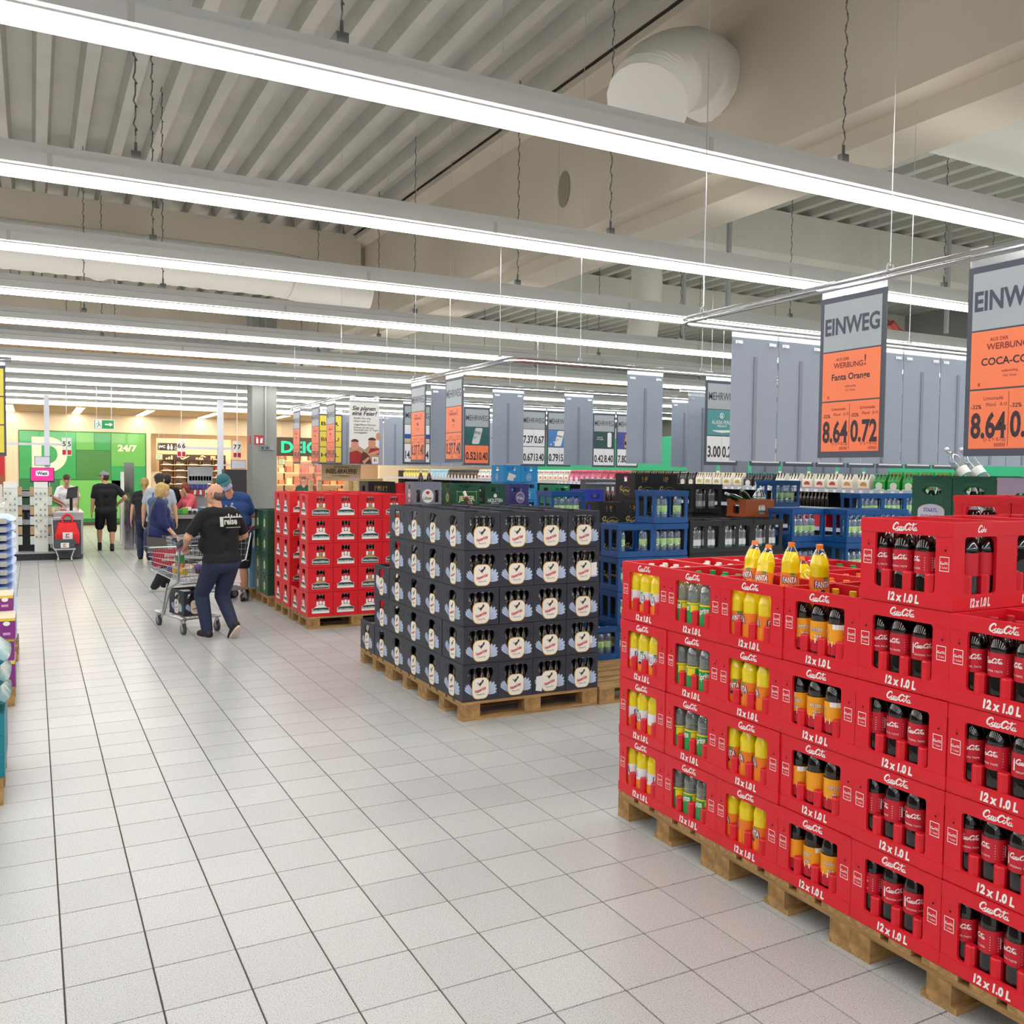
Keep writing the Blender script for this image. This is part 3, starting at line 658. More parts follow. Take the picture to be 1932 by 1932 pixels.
# ================================================================ SODA BLOCK (right foreground)
PZ = .144; CX0, CY0, CHH = 2.83, 4.08, .3155
def col_word(c): return ORD[c]
flav = [('fanta_light', 'orange_soda_bottle', 'yellow soda bottle with a white and orange label'), ('sprite', 'lemon_soda_bottle', 'clear lemon soda bottle with a green label'), ('fanta', 'orange_soda_bottle', 'yellow soda bottle with an orange label'),
        ('mezzo', 'mix_soda_bottle', 'dark soda bottle with an amber label'), ('cola', 'cola_bottle', 'dark cola bottle with a red label'), ('cola', 'cola_bottle', 'dark cola bottle with a red label')]
NLAY = [4, 4, 4, 4, 5, 4]
pos_w = ['leftmost', 'second', 'third', 'rightmost']
lay_w = ['bottom', 'second', 'third', 'fourth', 'topmost fifth']
for c in range(6):
    y = CY0 - .2 - .4 * c
    for r in range(4):
        x = CX0 + .15 + .3 * r
        for l in range(NLAY[c]):
            z = PZ + CHH * l; jx = rnd.uniform(-.004, .004) - .0 if l else 0; top = l == NLAY[c] - 1
            loc = (x + jx, y + rnd.uniform(-.0015, .0015), z)
            grp = 'red soda crates on the right pallets'
            if r == 0: lab = 'red soda crate facing the aisle, %s layer, %s column from far end' % (lay_w[l], col_word(c))
            elif top: lab = 'red soda crate on top, %s row behind the aisle face, %s column from far end' % (ORD[r], col_word(c))
            else: lab = 'red soda crate hidden inside the right pallet block'; grp = 'hidden inner soda crates'
            fc = ('front', 'right') if (r == 0 or (c == 4 and l == 4)) else ()
            put_crate('cola', loc, lab, R(-90), grp, fc)
            kind, nm, desc = flav[c]
            if not (r == 0 or top): continue
            if r == 0: rows = (-.093, 0.0) if not top else (-.093, 0.0, .093)
            else: rows = (-.093, 0.0, .093)
            for ri, ly in enumerate(rows):
                for bi, lx in enumerate((-.1425, -.0475, .0475, .1425)):
                    if top and c == 2 and (r == 0 and ri > 0): continue
                    if top and c == 3 and r == 0 and ri == 1 and bi < 2: continue
                    if rnd.random() < .04 and ri == 1: continue
                    if r == 0 and ri == 0:
                        bl = '%s, %s in crate of %s layer, %s column' % (desc.replace(' bottle with', ' bottle,').replace('yellow soda bottle, a white and orange label', 'yellow soda bottle, white-orange label').replace(', a ', ', ').replace(', an ', ', '), pos_w[bi], lay_w[l].split()[-1] + ('' if l else ''), col_word(c)); gg = '%s in the aisle crates' % nm
                        pts = ('body', 'label', 'lettering', 'cap')
                    elif r == 0: bl = '%s behind front bottles, %s layer, %s column' % (desc.split(' with')[0], lay_w[l].split()[-1], col_word(c)); gg = 'inner row of %s layer %d column %d' % (nm, l, c); pts = ('body', 'label', 'cap')
                    else: bl = '%s in %s top crate behind, %s column' % (desc.split(' with')[0], ORD[r], col_word(c)); gg = 'capped bottles top crate %d %d' % (r, c); pts = ('body', 'cap')
                    put_bottle(kind, nm, (loc[0] + ly, loc[1] - lx, z + .0125), bl, rnd.uniform(-.9, .9) - R(90) + (math.pi if rnd.random() < .3 else 0), group=gg, parts=pts)
for k in range(3): pallet(CX0 + .0, CY0 - .8 * (k + 1), 'weathered wooden pallet under the soda crates, %s from the far corner' % ORD[k])
# bottles pulled up and leaning on top of the soda crates
for k, (x, y, z, rx, ry, w) in enumerate(((2.965, 3.235, 1.288, R(-14), R(-4), 'leftmost, tilted'), (2.935, 3.13, 1.284, R(-19), R(3), 'second, tilted'), (2.98, 3.0, 1.294, R(-3), R(2), 'third, upright'), (3.0, 2.84, 1.298, R(3), R(-3), 'rightmost, upright'))):
    put_bottle('fanta', 'orange_soda_bottle', (x, y, z), 'orange soda bottle standing up above the red crate rims, %s' % w, rot=(rx, ry, R(-75 + 20 * k)), group='orange soda bottles standing out above the crates')
put_bottle('fanta', 'orange_soda_bottle', (3.17, 3.05, 1.235), 'orange soda bottle lying low between the upright ones, only cap showing', rot=(R(-25), R(12), 0), group='orange soda bottles standing out above the crates')

# ================================================================ DARK BEER BLOCK
GX0, GY0 = 2.838, 6.145
GL = [5, 5, 5, 5, 3, 1]
for j in range(6):
    for i in range(4):
        for l in range(GL[j]):
            x = GX0 + .15 + .3 * i; y = GY0 + .2 + .4 * j; z = PZ + GH * l
            vis = []
            if j == 0: vis.append('front')
            if i == 0: vis.append('left')
            top = l == GL[j] - 1
            lw = lay_w[l]
            if j == 0: lab = 'dark bird-label beer crate, front side, %s layer, %s from the aisle corner' % (lw, ORD[i])
            elif i == 0: lab = 'dark bird-label beer crate, long aisle side, %s layer, %s from front corner' % (lw, ORD[j])
            elif top: lab = 'dark beer crate on top, %s row from front, %s from the aisle' % (ORD[j], ORD[i])
            else: lab = 'dark beer crate hidden inside the middle pallet block'
            loc = (x + rnd.uniform(-.003, .003), y + rnd.uniform(-.003, .003), z)
            o = put_crate('dark', loc, lab, 0, 'dark beer crates on the middle pallets' if (vis or top) else 'hidden inner beer crates', vis)
            if vis:
                for c in [c for c in o.children if c.name.startswith('label')]:
                    pass
            bots = []
            if j == 0: bots += [(-.085, -.16), (-.03, -.155), (.03, -.16), (.085, -.155), (-.05, -.09), (.05, -.09)]
            if i == 0: bots += [(-.11, -.04), (-.105, .03), (-.05, .0)] if j else [(-.11, -.03), (-.105, .045)]
            for bx, by in bots:
                put_bottle('beer', 'beer_bottle', (loc[0] + bx, loc[1] + by, z + .013), 'brown beer bottle inside the dark crate, %s layer, %s from %s' % ((lw, ORD[i], 'aisle corner, front') if j == 0 else (lw, ORD[j], 'front corner, aisle side')), group='brown bottles in dark crate %d %d %d' % (i, j, l), parts=('body', 'cap'))
for k in range(3): pallet(GX0, GY0 + .8 * k, 'wooden pallet under the dark beer crates, %s from the front' % ORD[k])
M_TORN = mat('torn_paper', '#e9e7e4', .6)
def torn(name, fpts, loc, face, lab): tag(MB().plate((0, 0, 0), face, fpts, th=.001).obj(name, M_TORN, None, loc), lab, 'label remnant')
torn('paper_remnant', [(.03, -.06), (.12, -.055), (.125, .05), (.07, .045), (.06, .02), (.03, .03)], (GX0 + 1.05, GY0 - .003, PZ + GH * 3 + .11), 'front', 'torn white paper on the fourth-layer crate, right end of the dark front')
torn('paper_remnant', [(.03, -.035), (.09, -.03), (.085, .03), (.04, .025)], (GX0 + 1.05, GY0 - .003, PZ + GH + .11), 'front', 'torn white paper on the second-layer crate, right end of the dark front')
torn('paper_remnant', [(-.125, -.07), (-.07, -.08), (-.06, .045), (-.12, .04)], (GX0 + .75, GY0 - .003, PZ + .10), 'front', 'torn white paper on a bottom-layer crate of the dark front')
torn('paper_remnant', [(-.15, -.01), (-.06, -.03), (-.06, .06), (-.14, .07)], (GX0 - .004, GY0 + 1.8, PZ + GH * 2 + .12), 'left', 'torn white paper on the stepped end of the dark stack')
put_bottle('beer_foil', 'beer_bottle', (GX0 + .885, GY0 + 1.7, PZ + GH * 5 - .12), 'single brown beer bottle tilted on top of the dark crates', rot=(R(-12), R(-20), 0))

# ================================================================ RED BEER BLOCK
FX0, FY0, FH = 2.85, 10.53, .29
def red_crate(i, y, l, lab, grp, vis, pale):
    o = put_crate('scarlet_pale' if pale else 'scarlet', (FX0 + .152 + .3045 * i, y, PZ + FH * l), lab, 0, grp, vis)
    if 'front' in vis:
        for bx in (-.04, 0, .04): put_bottle('beer', 'beer_bottle', (o.location.x + bx, y - .15, o.location.z + .013), 'dark bottle in ' + lab.replace('scarlet beer crate', 'red crate').replace(' red beer block', ''), group='bottles in ' + lab, parts=('body', 'cap'))
    if 'left' in vis:
        for by in (-.03, .03): put_bottle('beer', 'beer_bottle', (o.location.x - .11, y + by, o.location.z + .013), 'dark side bottle in ' + lab.replace('scarlet beer crate', 'red crate').replace(' red beer block', ''), group='side bottles in ' + lab, parts=('body', 'cap'))
for i in range(4):
    for l in range(5):
        red_crate(i, FY0 + .2, l, 'scarlet beer crate, near red beer block, %s layer, %s from aisle' % (lay_w[l], ORD[i]), 'red beer crates of the near red block', ('front', 'left') if i == 0 else ('front',), (i * 3 + l * 2 + i * l) % 3 == 0)
    for l in range(5 if i else 1):
        vis = ('front', 'left') if i == 0 else ()
        red_crate(i, FY0 + .6, l, 'scarlet beer crate alone at floor level behind the near red stack' if i == 0 else ('red beer crate on top behind near red front, %s from aisle' % ORD[i] if l == 4 else 'red beer crate hidden inside the red blocks'), 'red beer crates, second row' if (l == 4 or i == 0) else 'hidden red crates', vis, True)
    for l in range(5):
        for jj in (0, 1):
            vis = ('front', 'left') if (i == 0 and jj == 0) else (('left',) if i == 0 else ())
            red_crate(i, FY0 + 1.07 + .4 * jj, l, 'scarlet beer crate, far red beer block, %s layer, %s row' % (lay_w[l], ORD[jj]) if i == 0 else 'red beer crate hidden inside the red blocks', 'red beer crates of the far red block' if i == 0 else 'hidden red crates', vis, (l + jj) % 2 == 0)
pallet(FX0, FY0, 'pale wooden pallet with stamps under the near red crates', stamp=True)
pallet(FX0, FY0 + .86, 'pale wooden pallet under the far red crates')
# ---- dark green crates and pale blue crates at the end of the row
def plain_crate(key, name, col, W_, D_, H_, hF, hL, frontp=None, leftp=None, rough=.45):
    CR[key] = dict(name=name, shell=crate_shell(W_, D_, H_, hF, hL, .011, .014, .014, .002, (4, 5), .15).mesh(name, mat('crate_' + key, col, rough, noise=.05, nscale=8)), parts={})
    if frontp: CR[key]['parts']['front'] = frontp(lambda x, z, d=.002: (x, -D_ / 2 - d, z), 'front')
    if leftp: CR[key]['parts']['left'] = leftp(lambda x, z, d=.002: (-W_ / 2 - d, -x, z), 'left')
def one(name, mb, mats, sub=()): return (name, mb.mesh(name, mats), sub)
M_PALE = mat('emblem_lime', '#c9d68a', .5)
slot = lambda w, z0=.19, z1=.245: [rrect(-w, z0, w, z1, .02)]
def jever_left(off, f):
    a = MB().plate(off(0, 0), f, ell(0, .115, .055, .062, 16), th=.001).text('JB', off(0, .115, .003), f, .05, m=1)
    b = MB().ribbon([(ell(0, .115, .085, .095, 18, 200, 340), .006), ([(-.05, .245), (-.02, .2), (0, .185), (.02, .2), (.05, .245)], .006)], off(0, 0, .002), f)
    return [one('emblem', a, [M_PALE, M_DKGR]), one('arc_print', b, M_PALE)]
def jever_front(off, f):
    b = MB().ribbon([([(-.14, .04), (-.14, .2), (-.13, .2), (.13, .2), (.14, .2), (.14, .04)], .005)], off(0, 0), f)
    return [one('frame_print', b, M_PALE), one('lettering', MB().text('JEVER', off(0, .1), f, .09, bold=.03, width=.24), mat('letter_cream', '#dfe3a8', .5))]
plain_crate('jever', 'green_beer_crate', '#1d4a35', .3, .4, .29, slot(.06), [[(-.03, .25), (0, .2), (.03, .25)]], jever_front, jever_left)
for l in range(4):
    for k in (0, 1):
        put_crate('jever', (2.99, 12.75 + .42 * k, PZ + .292 * l), 'dark green beer crate with round emblem, %s layer, %s stack behind red crates' % (lay_w[l], ['nearer', 'farther'][k]), 0, 'dark green crates at the aisle', ('left',))
        for i in (1, 2): put_crate('jever', (2.99 + .3 * i, 12.75 + .42 * k, PZ + .292 * l), 'dark green beer crate hidden behind the red stacks', 0, 'hidden green crates', ())
pallet(2.84, 12.5, 'wooden pallet under the dark green crates')
plain_crate('pale_blue', 'light_blue_beer_crate', '#7fb4e0', .3, .4, .285, slot(.06), slot(.06), None, lambda off, f: [one('crest', MB().plate(off(0, 0), f, ell(0, .1, .05, .06, 12), th=.001), M_WHITE)])
for l in range(2): put_crate('pale_blue', (2.95, 13.75, PZ + .287 * l), 'pale blue beer crate at the end of the aisle row, %s one' % ['lower', 'upper'][l], 0, 'pale blue crates at the aisle', ('left',))
pallet(2.8, 13.42, 'wooden pallet under the two pale blue crates')

# ================================================================ HANGING SIGNS
M_SLATE = mat('sign_slate', '#4c515f', .5); M_GBACK = mat('sign_back', '#9aa5b5', .5); M_STIFF = mat('sign_stiffener', '#868f9c', .5)
M_GSH = mat('sheet_grey', '#a9b1b7', .45); M_OSH = mat('sheet_orange', '#ff8658', .5); M_WSH = mat('sheet_white', '#eef0f2', .5); M_INK = mat('ink_slate', '#4a4c5e', .55); M_INKD = mat('ink_dark', '#3a2730', .55); M_INKR = mat('ink_wine', '#8a2b33', .55)
M_CLIP = clear_mat('clip_clear', '#e4eaf0', .25, .15); M_CHROME = mat('chrome_tube', '#c9c9cb', .18, .9); M_STEEL = mat('steel_clip', '#c3c7ca', .3, .7)
BOARD = MB().box((-.195, -.004, 0), (.195, .004, .775)).mesh('price_sign', M_SLATE)
BACKB = MB().box((-.19, -.004, 0), (.19, .004, .775)).mesh('blank_sign', M_GBACK)
STIFF = MB().box((-.012, -.012, .01), (.012, -.004, .66)).mesh('stiffener', M_STIFF)
HOLD = MB().box((-.19, -.003, .772), (.19, .003, .83)).box((-.19, -.006, .83), (-.12, .02, .855)).box((.12, -.006, .83), (.19, .02, .855)).mesh('holder_strip', M_CLIP)
MCL = MB().box((-.03, -.009, .735), (.03, -.004, .755)).box((-.012, -.011, .74), (.012, -.009, .75)).mesh('metal_clip', M_STEEL)
def sheet(o, name, z0, z1, m, let=None, lm=None, w=.172):
    s = inst(name, MB().box((-w, -.0055, z0), (w, -.004, z1)).mesh(name, m), o)
    if let: inst('lettering', let.mesh('lettering', lm or [M_INK]), s)
    return s
T = lambda mb, s, x, z, size, bold=0.0, m=0, **k: mb.text(s, (x, -.0062, z), 'front', size, bold, m, **k)
def price_sheet(o, z0, z1, m, prices, ink, ds=.14, small=True):
    t = MB(); h = z1 - z0
    for k, p in enumerate(prices):
        cx = -.086 + .172 * k
        T(t, p, cx, z0 + h * .40, ds, .03, 0, width=.155)
        if small:
            T(t, 'Limonade', cx + .02, z0 + h * .86, .022, m=1); T(t, 'Pfand', cx + .01, z0 + h * .75, .02, m=1); T(t, '0.15', cx + .065, z0 + h * .75, .018, .01, 1); T(t, '-32%', cx - .055, z0 + h * .72, .024, .012, 0)
            T(t, '(1 L = 0.72)', cx + .03, z0 + h * .15, .02, m=0)
            for q in range(7): t.box((cx + .03 + q * .007, -.0062, z0 + .008), (cx + .033 + q * .007, -.006, z0 + .022), 1)
    if len(prices) > 1: t.box((-.001, -.0062, z0 + .01), (.001, -.006, z1 - .01), 1)
    return sheet(o, 'price_sheet', z0, z1, m, t, [ink, M_INKR if m == M_OSH else M_INK])
def price_sign(x, y, rz, head, mid, prices, label, style, z=1.965):
    o = tag(inst('price_sign', BOARD, None, (x, y, z), rz), label, 'sign', 'hanging price signs')
    inst('holder_strip', HOLD, o)
    t = MB(); T(t, head, 0, .632, .11 if len(head) < 7 else .1, .03 if len(head) < 7 else .012, width=.325); sheet(o, 'heading_sheet', .515, .748, M_GSH, t, [M_INK])
    if style == 'orange':
        t = MB(); T(t, 'AUS DER', -.05, .472, .02, .01, m=1); T(t, 'WERBUNG', -.015, .443, .036, .015, m=1); T(t, '!', .085, .457, .07, .01, m=1)
        T(t, mid, .0, .383, .042, .02); T(t, 'koffeinhaltig', 0, .34, .014, m=1); T(t, '12x1 Kiste', 0, .322, .014, m=1); T(t, 'K', -.13, .292, .02, .02, 1)
        sheet(o, 'offer_sheet', .275, .508, M_OSH, t, [M_INKD, M_INKR]); price_sheet(o, .03, .268, M_OSH, prices, M_INKD)
    else:
        style(o); price_sheet(o, .03, .265, M_OSH if 'Jev' in mid else M_WSH, prices, M_INKD, small=False)
    return o
def back_panel(x, y, label, rz=0.0, z=1.965):
    o = tag(inst('blank_sign', BACKB, None, (x, y, z), rz), label, 'sign', 'grey backs of hanging signs')
    inst('stiffener', STIFF, o); inst('holder_strip', HOLD, o)
    for s in (-1, 1): inst('metal_clip', MCL, o, (s * .14, 0, 0))
    return o
def rail(name, pts, wires, label):
    P = []
    pts = [Vector(p) for p in pts]
    for i, p in enumerate(pts):
        if 0 < i < len(pts) - 1:
            a = (pts[i - 1] - p).normalized(); b = (pts[i + 1] - p).normalized()
            P += [p + a * .1, p + a * .03 + b * .03, p + b * .1]
        else: P.append(p)
    t = thing(name, label, 'sign rail', (0, 0, 0))
    MB().tube(P, .011, 8).obj('upper_tube', M_CHROME, t, smooth=40)
    MB().tube([p + Vector((0, 0, -.026)) for p in P], .009, 8).obj('lower_tube', M_CHROME, t, smooth=40)
    for (x, y) in wires:
        w = MB().tube([(x, y, 2.83), (x, y, 6.1)], .0025, 4).obj('wire', M_STEEL, t)
        MB().tube([(x + .02 * math.cos(a * math.pi / 4), y, 2.825 + .02 * math.sin(a * math.pi / 4)) for a in range(8)], .004, 5, closed=True).obj('eyelet', M_STEEL, w)
ZR = 2.805; RX = 3.45
rail('sign_rail', [(RX, .2, ZR), (RX, 4.44, ZR), (8.4, 4.44, ZR)], [(RX, 4.2), (RX + .2, 4.44), (RX, 2.9), (5.5, 4.44), (7.2, 4.44)], 'chrome sign rail above the soda crates, cornering beside them')
rail('sign_rail', [(RX, 8.8, ZR), (RX, 6.58, ZR), (9.8, 6.58, ZR)], [(RX, 6.8), (RX, 8.7), (4.1, 6.58), (5.4, 6.58), (7.4, 6.58)], 'chrome sign rail above the front of the dark beer crates')
rail('sign_rail', [(RX + .03, 8.85, ZR), (9.5, 8.85, ZR)], [(3.9, 8.85), (5.2, 8.85), (7.6, 8.85)], 'straight sign rail above the far end of the dark beer crates')
rail('sign_rail', [(RX, 13.75, ZR), (RX, 11.06, ZR), (9.5, 11.06, ZR)], [(RX, 13.5), (RX, 11.2), (4.0, 11.06), (6.2, 11.06)], 'sign rail above the red beer crates')
rail('sign_rail', [(RX + .03, 13.8, ZR), (9.8, 13.8, ZR)], [(4.5, 13.8), (7.2, 13.8)], 'sign rail farthest back, behind the red beer crates')
L90 = R(-90)
price_sign(RX, 3.105, L90, 'EINWEG', 'Fanta Orange', ('8.64', '0.72'), 'orange price sign headed EINWEG for orange soda above the soda crates', 'orange')
price_sign(RX, 2.305, L90, 'EINWEG', 'COCA-COLA', ('8.64', '0.72'), 'orange price sign headed EINWEG for cola at the right picture edge', 'orange')
for y, w in ((8.6, 'farther one above the dark crates'), (7.72, 'nearer one above the dark crates')):
    price_sign(RX, y, L90, 'MEHRWEG', 'Pils', ('0.37', '7.40'), 'narrow side-on orange price sign headed MEHRWEG, %s' % w, 'orange')
for y, w in ((13.38, 'leftmost'), (12.37, 'middle'), (11.64, 'rightmost')):
    price_sign(RX, y, L90, 'MEHRWEG', 'Bier', ('9.99', '0.49'), 'narrow side-on orange price sign above red crates, %s of three' % w, 'orange')
# grey backs
for k in range(8): back_panel(4.07 + .392 * k, 4.44, 'pale grey sign back over the soda rail, %s from the rail corner' % ORD[k])
back_panel(4.775, 6.58, 'single pale grey sign back hanging centre, above the dark crates')
for k, x in enumerate((3.88, 4.6, 5.505, 7.01)): back_panel(x, 8.85, 'pale grey sign back on the straight middle rail, %s from the aisle' % ORD[k])
for k in range(9): back_panel(4.35 + .395 * k, 13.8, 'pale grey sign back on the farthest rail, %s from the aisle' % ORD[k])
for k in range(7): back_panel(6.1 + .43 * k, 7.4, 'small grey sign back low behind the white price signs, %s' % ORD[k], z=1.9)
rail('sign_rail', [(5.8, 7.4, 2.74), (9.0, 7.4, 2.74)], [(6.2, 7.4), (8.6, 7.4)], 'straight sign rail hidden behind the white price signs')
# product pictures on the price signs
def pic(bg, draw=None, mats=()):
    def f(o):
        s = inst('picture_sheet', MB().box((-.172, -.0055, .275), (.172, -.004, .508)).mesh('picture_sheet', bg), o)
        if draw:
            m = MB(); draw(m); inst('print', m.mesh('print', list(mats)), s)
    return f
fl = lambda mb, pts, m=0: mb.flat(pts, [tuple(range(len(pts)))], (0, -.0062, 0), 'front', m)
M_TEAL = mat('pic_teal', '#4f9a9c', .5); M_DTEAL = mat('pic_dark_teal', '#1f5d5c', .5); M_SKY = mat('pic_sky', '#4d86c4', .5); M_NGREEN = mat('pic_night_green', '#274a4c', .5); M_INDIGO = mat('pic_indigo', '#4a4c9c', .5)
def d_alasia(m):
    T(m, 'ALASIA PERLE', 0, .395, .05, m=0, width=.24); T(m, 'MEDIUM', 0, .36, .03, m=0); m.ribbon([(ell(0, .455, .022, .022, 10, 0, 350), .008)], (0, -.0062, 0)); fl(m, [(-.12, .32), (.12, .325), (.09, .305), (0, .298), (-.08, .307)]); fl(m, [(-.012, .445), (.012, .445), (0, .468)])
def d_can(word, ink):
    def f(m):
        pts = rrect(-.05, .285, .06, .5, .02); fl(m, [(x * 1.0 + (z - .39) * .25, z) for x, z in pts]); T(m, word, .01, .43, .05, .02, 1, ang=-.15, width=.1)
        for k in range(6): fl(m, ell(-.13 + .05 * k + (.1 if k > 2 else 0), .31 + .03 * (k % 3), .01, .01, 8), 2)
    return f
def d_glass(m): fl(m, rrect(.06, .29, .13, .5, .02)); T(m, 'feinherb', -.07, .43, .028, m=0, align='C'); T(m, 'und kopfig', -.07, .4, .028, m=0)
def d_stripe(m): fl(m, rect(-.172, .33, .172, .39), 1); fl(m, rect(-.172, .275, .172, .325), 2)
def d_od(m): T(m, 'Od', .08, .46, .06, .02, 0); fl(m, rrect(-.05, .29, -.01, .42, .01), 2); fl(m, rrect(-.038, .42, -.022, .48, .005), 2); fl(m, rect(-.045, .33, -.015, .38), 0)
alasia = pic(M_TEAL, d_alasia, [M_WHITE])
price_sign(5.645, 6.58, 0, 'MEHRWEG', 'Medium', ('3.00', '0.25'), 'white price sign with a teal mineral water picture', alasia)
for k in range(8): price_sign(6.19 + .43 * k, 6.58, 0, 'MEHRWEG', 'Wasser', ('3.49', '0.29'), 'white price sign mostly hidden behind grey panels, %s from the teal one' % ORD[k], alasia)
price_sign(4.42, 11.06, 0, 'MEHRWEG', 'Pils', ('14.80', '0.64'), 'price sign with a blue and tan stripe half hidden by an orange one', pic(M_WSH, d_stripe, [M_WHITE, mat('stripe_blue', '#2c53a0', .5), mat('stripe_tan', '#c9b98f', .5)]))
price_sign(5.277, 11.06, 0, 'MEHRWEG', 'Jev', ('0.52', '10.40'), 'price sign with a can picture and an orange price strip', pic(M_DTEAL, d_can('JEVER', None), [mat('can_grey', '#cfd6d8', .4), mat('ink_green', '#16453c', .5), mat('leaf_dark', '#2f6e5a', .5)]))
price_sign(6.15, 11.06, 0, 'MEHRWEG', 'Bock', ('0.67', '13.40'), 'white price sign with two price rows', lambda o: price_sheet(o, .275, .508, M_WSH, ('7.37', '0.67'), M_INKD, small=False))
price_sign(6.555, 11.06, 0, 'MEHRWEG', 'Pils', ('0.79', '15.80'), 'white price sign with a sky blue glass picture', pic(M_SKY, d_can('Krombacher', None), [M_WHITE, M_NAVY, M_WHITE]))
price_sign(7.31, 11.06, 0, 'MEHRWEG', 'Bier', ('0.42', '8.40'), 'white price sign with a dark green picture of a glass', pic(M_NGREEN, d_glass, [M_WHITE]))
price_sign(7.72, 11.06, 0, 'MEHRWEG', 'Bier', ('7.80', '0.39'), 'white price sign with an indigo bottle picture', pic(M_INDIGO, d_od, [M_WHITE, M_NAVY, M_GOLD]))
# party poster
o = tag(MB().box((-.195, -.003, 0), (.195, .003, .79)).obj('poster', M_WHITE, None, (3.705, 11.05, 1.96)), 'white party poster with bold italic question and people picture', 'poster')
t = MB(); T(t, 'Sie planen', -.16, .69, .075, .02, shear=.25, align='L'); T(t, 'eine Feier?', -.16, .635, .075, .02, shear=.25, align='L')
for k, s in enumerate(('Kaufen Sie ruhig', 'etwas mehr ein', 'Ungeöffnete Flaschen', 'können Sie bei uns', 'innerhalb von 14 Tagen', 'zurückgeben')): T(t, s, -.14, .57 - .033 * k - (.015 if k > 1 else 0), .034, shear=.2, align='L')
t.obj('lettering', M_BLACK, o)
m = MB(); fp = lambda pts, mm: m.flat(pts, [tuple(range(len(pts)))], (0, -.0045 - .0004 * (len(m.f) + 1), 0), 'front', mm)
fp([(-.195, .0), (.195, .0), (.195, .2), (.1, .26), (0, .18), (-.1, .24), (-.195, .2)], 4); fp([(-.195, .0), (-.03, .0), (.0, .12), (-.1, .17), (-.195, .14)], 3); fp([(-.06, .0), (.1, .0), (.06, .12), (-.02, .16)], 1); fp([(.05, .14), (.195, .12), (.195, .2), (.08, .2)], 3)
fp(ell(-.125, .235, .05, .065, 12), 0); fp(ell(-.125, .275, .052, .035, 10, 0, 180), 1); fp(ell(.1, .26, .05, .062, 12), 0); fp(ell(.1, .3, .055, .034, 10, 0, 180), 1); fp(ell(.18, .35, .03, .05, 10), 0); fp([(.04, .13), (.19, .18), (.19, .14), (.06, .1)], 0); fp([(-.03, .03), (.05, .09), (.07, .07), (.0, .0)], 0)
fp(rect(.1, .005, .185, .09), 2); fp([(.125, .03), (.14, .03), (.14, .07), (.125, .07)], 3); fp([(.145, .05), (.165, .07), (.17, .07), (.155, .05), (.17, .03), (.165, .03)], 3)
m.obj('picture_print', [mat('skin_print', '#d99b7b', .6), mat('hair_print', '#5c3422', .6), M_WHITE, mat('wine_print', '#a3262c', .6), mat('tan_print', '#b59a7c', .6)], o)
inst('holder_strip', HOLD, o)
# yellow signs
def yellow(x, y, label, words):
    o = tag(inst('price_sign', BOARD, None, (x, y, 1.965)), label, 'sign'); inst('holder_strip', HOLD, o)
    for k in range(3):
        t = MB(); T(t, words[k], 0, .145 + .24 * k, .08, .02, 0, width=.28); T(t, 'bis hier', 0, .08 + .24 * k, .03, m=1)
        sheet(o, 'yellow_sheet', .03 + .243 * k, .262 + .243 * k, mat('sheet_yellow', '#eedc4f', .5), t, [M_INKR if k == 1 else M_INKD, M_INKD], w=.178)
yellow(4.06, 13.75, 'yellow hanging sign half hidden behind the orange signs', ('HOL', 'BRAU', 'BIER'))
yellow(-.39, 9.0, 'yellow hanging sign at the left picture edge', ('nacht', 'ANGEBOT!', 'Futter'))
rail('sign_rail', [(-.15, 9.0, ZR), (-1.6, 9.0, ZR)], [(-.3, 9.0)], 'short sign rail at the left picture edge')
# wire hangers on the far rail
for k, y in enumerate((11.75, 12.85)):
    tag(MB().tube([(RX - .14, y, 2.98), (RX + .14, y, 2.98), (RX, y, 2.82)], .006, 5, closed=True).obj('wire_hanger', M_WHITE), 'white triangular wire hanger on the rail above red crates, %s' % ['nearer', 'farther'][k], 'wire hanger')

# ================================================================ SECOND ROW: WATER AND BEER STACKS
def stack(kind, xc, yf, dep, n, pitch, what, z0=PZ, vis=('front', 'left'), group=None, only_top=None):
    for l in range(n):
        w = 'topmost layer' if l == n - 1 else ('second layer from top' if l == n - 2 else ('third layer from top' if l == n - 3 else '%s layer from the floor' % ORD[l]))
        put_crate(kind, (xc, yf + dep / 2, z0 + pitch * l), '%s, %s' % (what, w), 0, group or what, vis if l >= n - 3 else ())
def fill(kind, name, xc, yf, z, xs, what, dy=.07, group=None):
    for k, x in enumerate(xs):
        put_bottle(kind, name, (xc + x, yf + dy, z + .013), '%s, %s from its left end' % (what, ORD[k]), rnd.uniform(-1, 1), group=group or what)
pallet(4.05, 6.13, 'nearly empty wooden pallet beside the dark crates'); pallet(4.05, 6.95, 'wooden pallet under the blue water crates'); pallet(5.27, 6.95, 'wooden pallet under the black bottle crates'); pallet(6.49, 6.7, 'wooden pallet under the rear blue crates'); pallet(4.3, 7.85, 'wooden pallet under the blue crate behind the dark stack'); pallet(6.35, 7.52, 'wooden pallet under the brown crate stack')
w4 = (-.128, -.043, .043, .128)
stack('blue', 4.63, 7.016, .298, 1, .3155, 'single blue water crate on the half empty pallet'); fill('water', 'water_bottle', 4.63, 7.016, PZ, w4, 'water bottle in the single low blue crate')
stack('blue', 5.02, 7.016, .298, 4, .3155, 'blue water crate, left stack beside the dark crates')
stack('blue', 5.42, 7.016, .298, 5, .3155, 'blue water crate, taller stack beside the dark crates')
for l in range(4): fill('water', 'water_bottle', 5.02, 7.016, PZ + .3155 * l, (-.128, .128) if l == 3 else w4, 'water bottle in the left blue stack, %s crate' % lay_w[l])
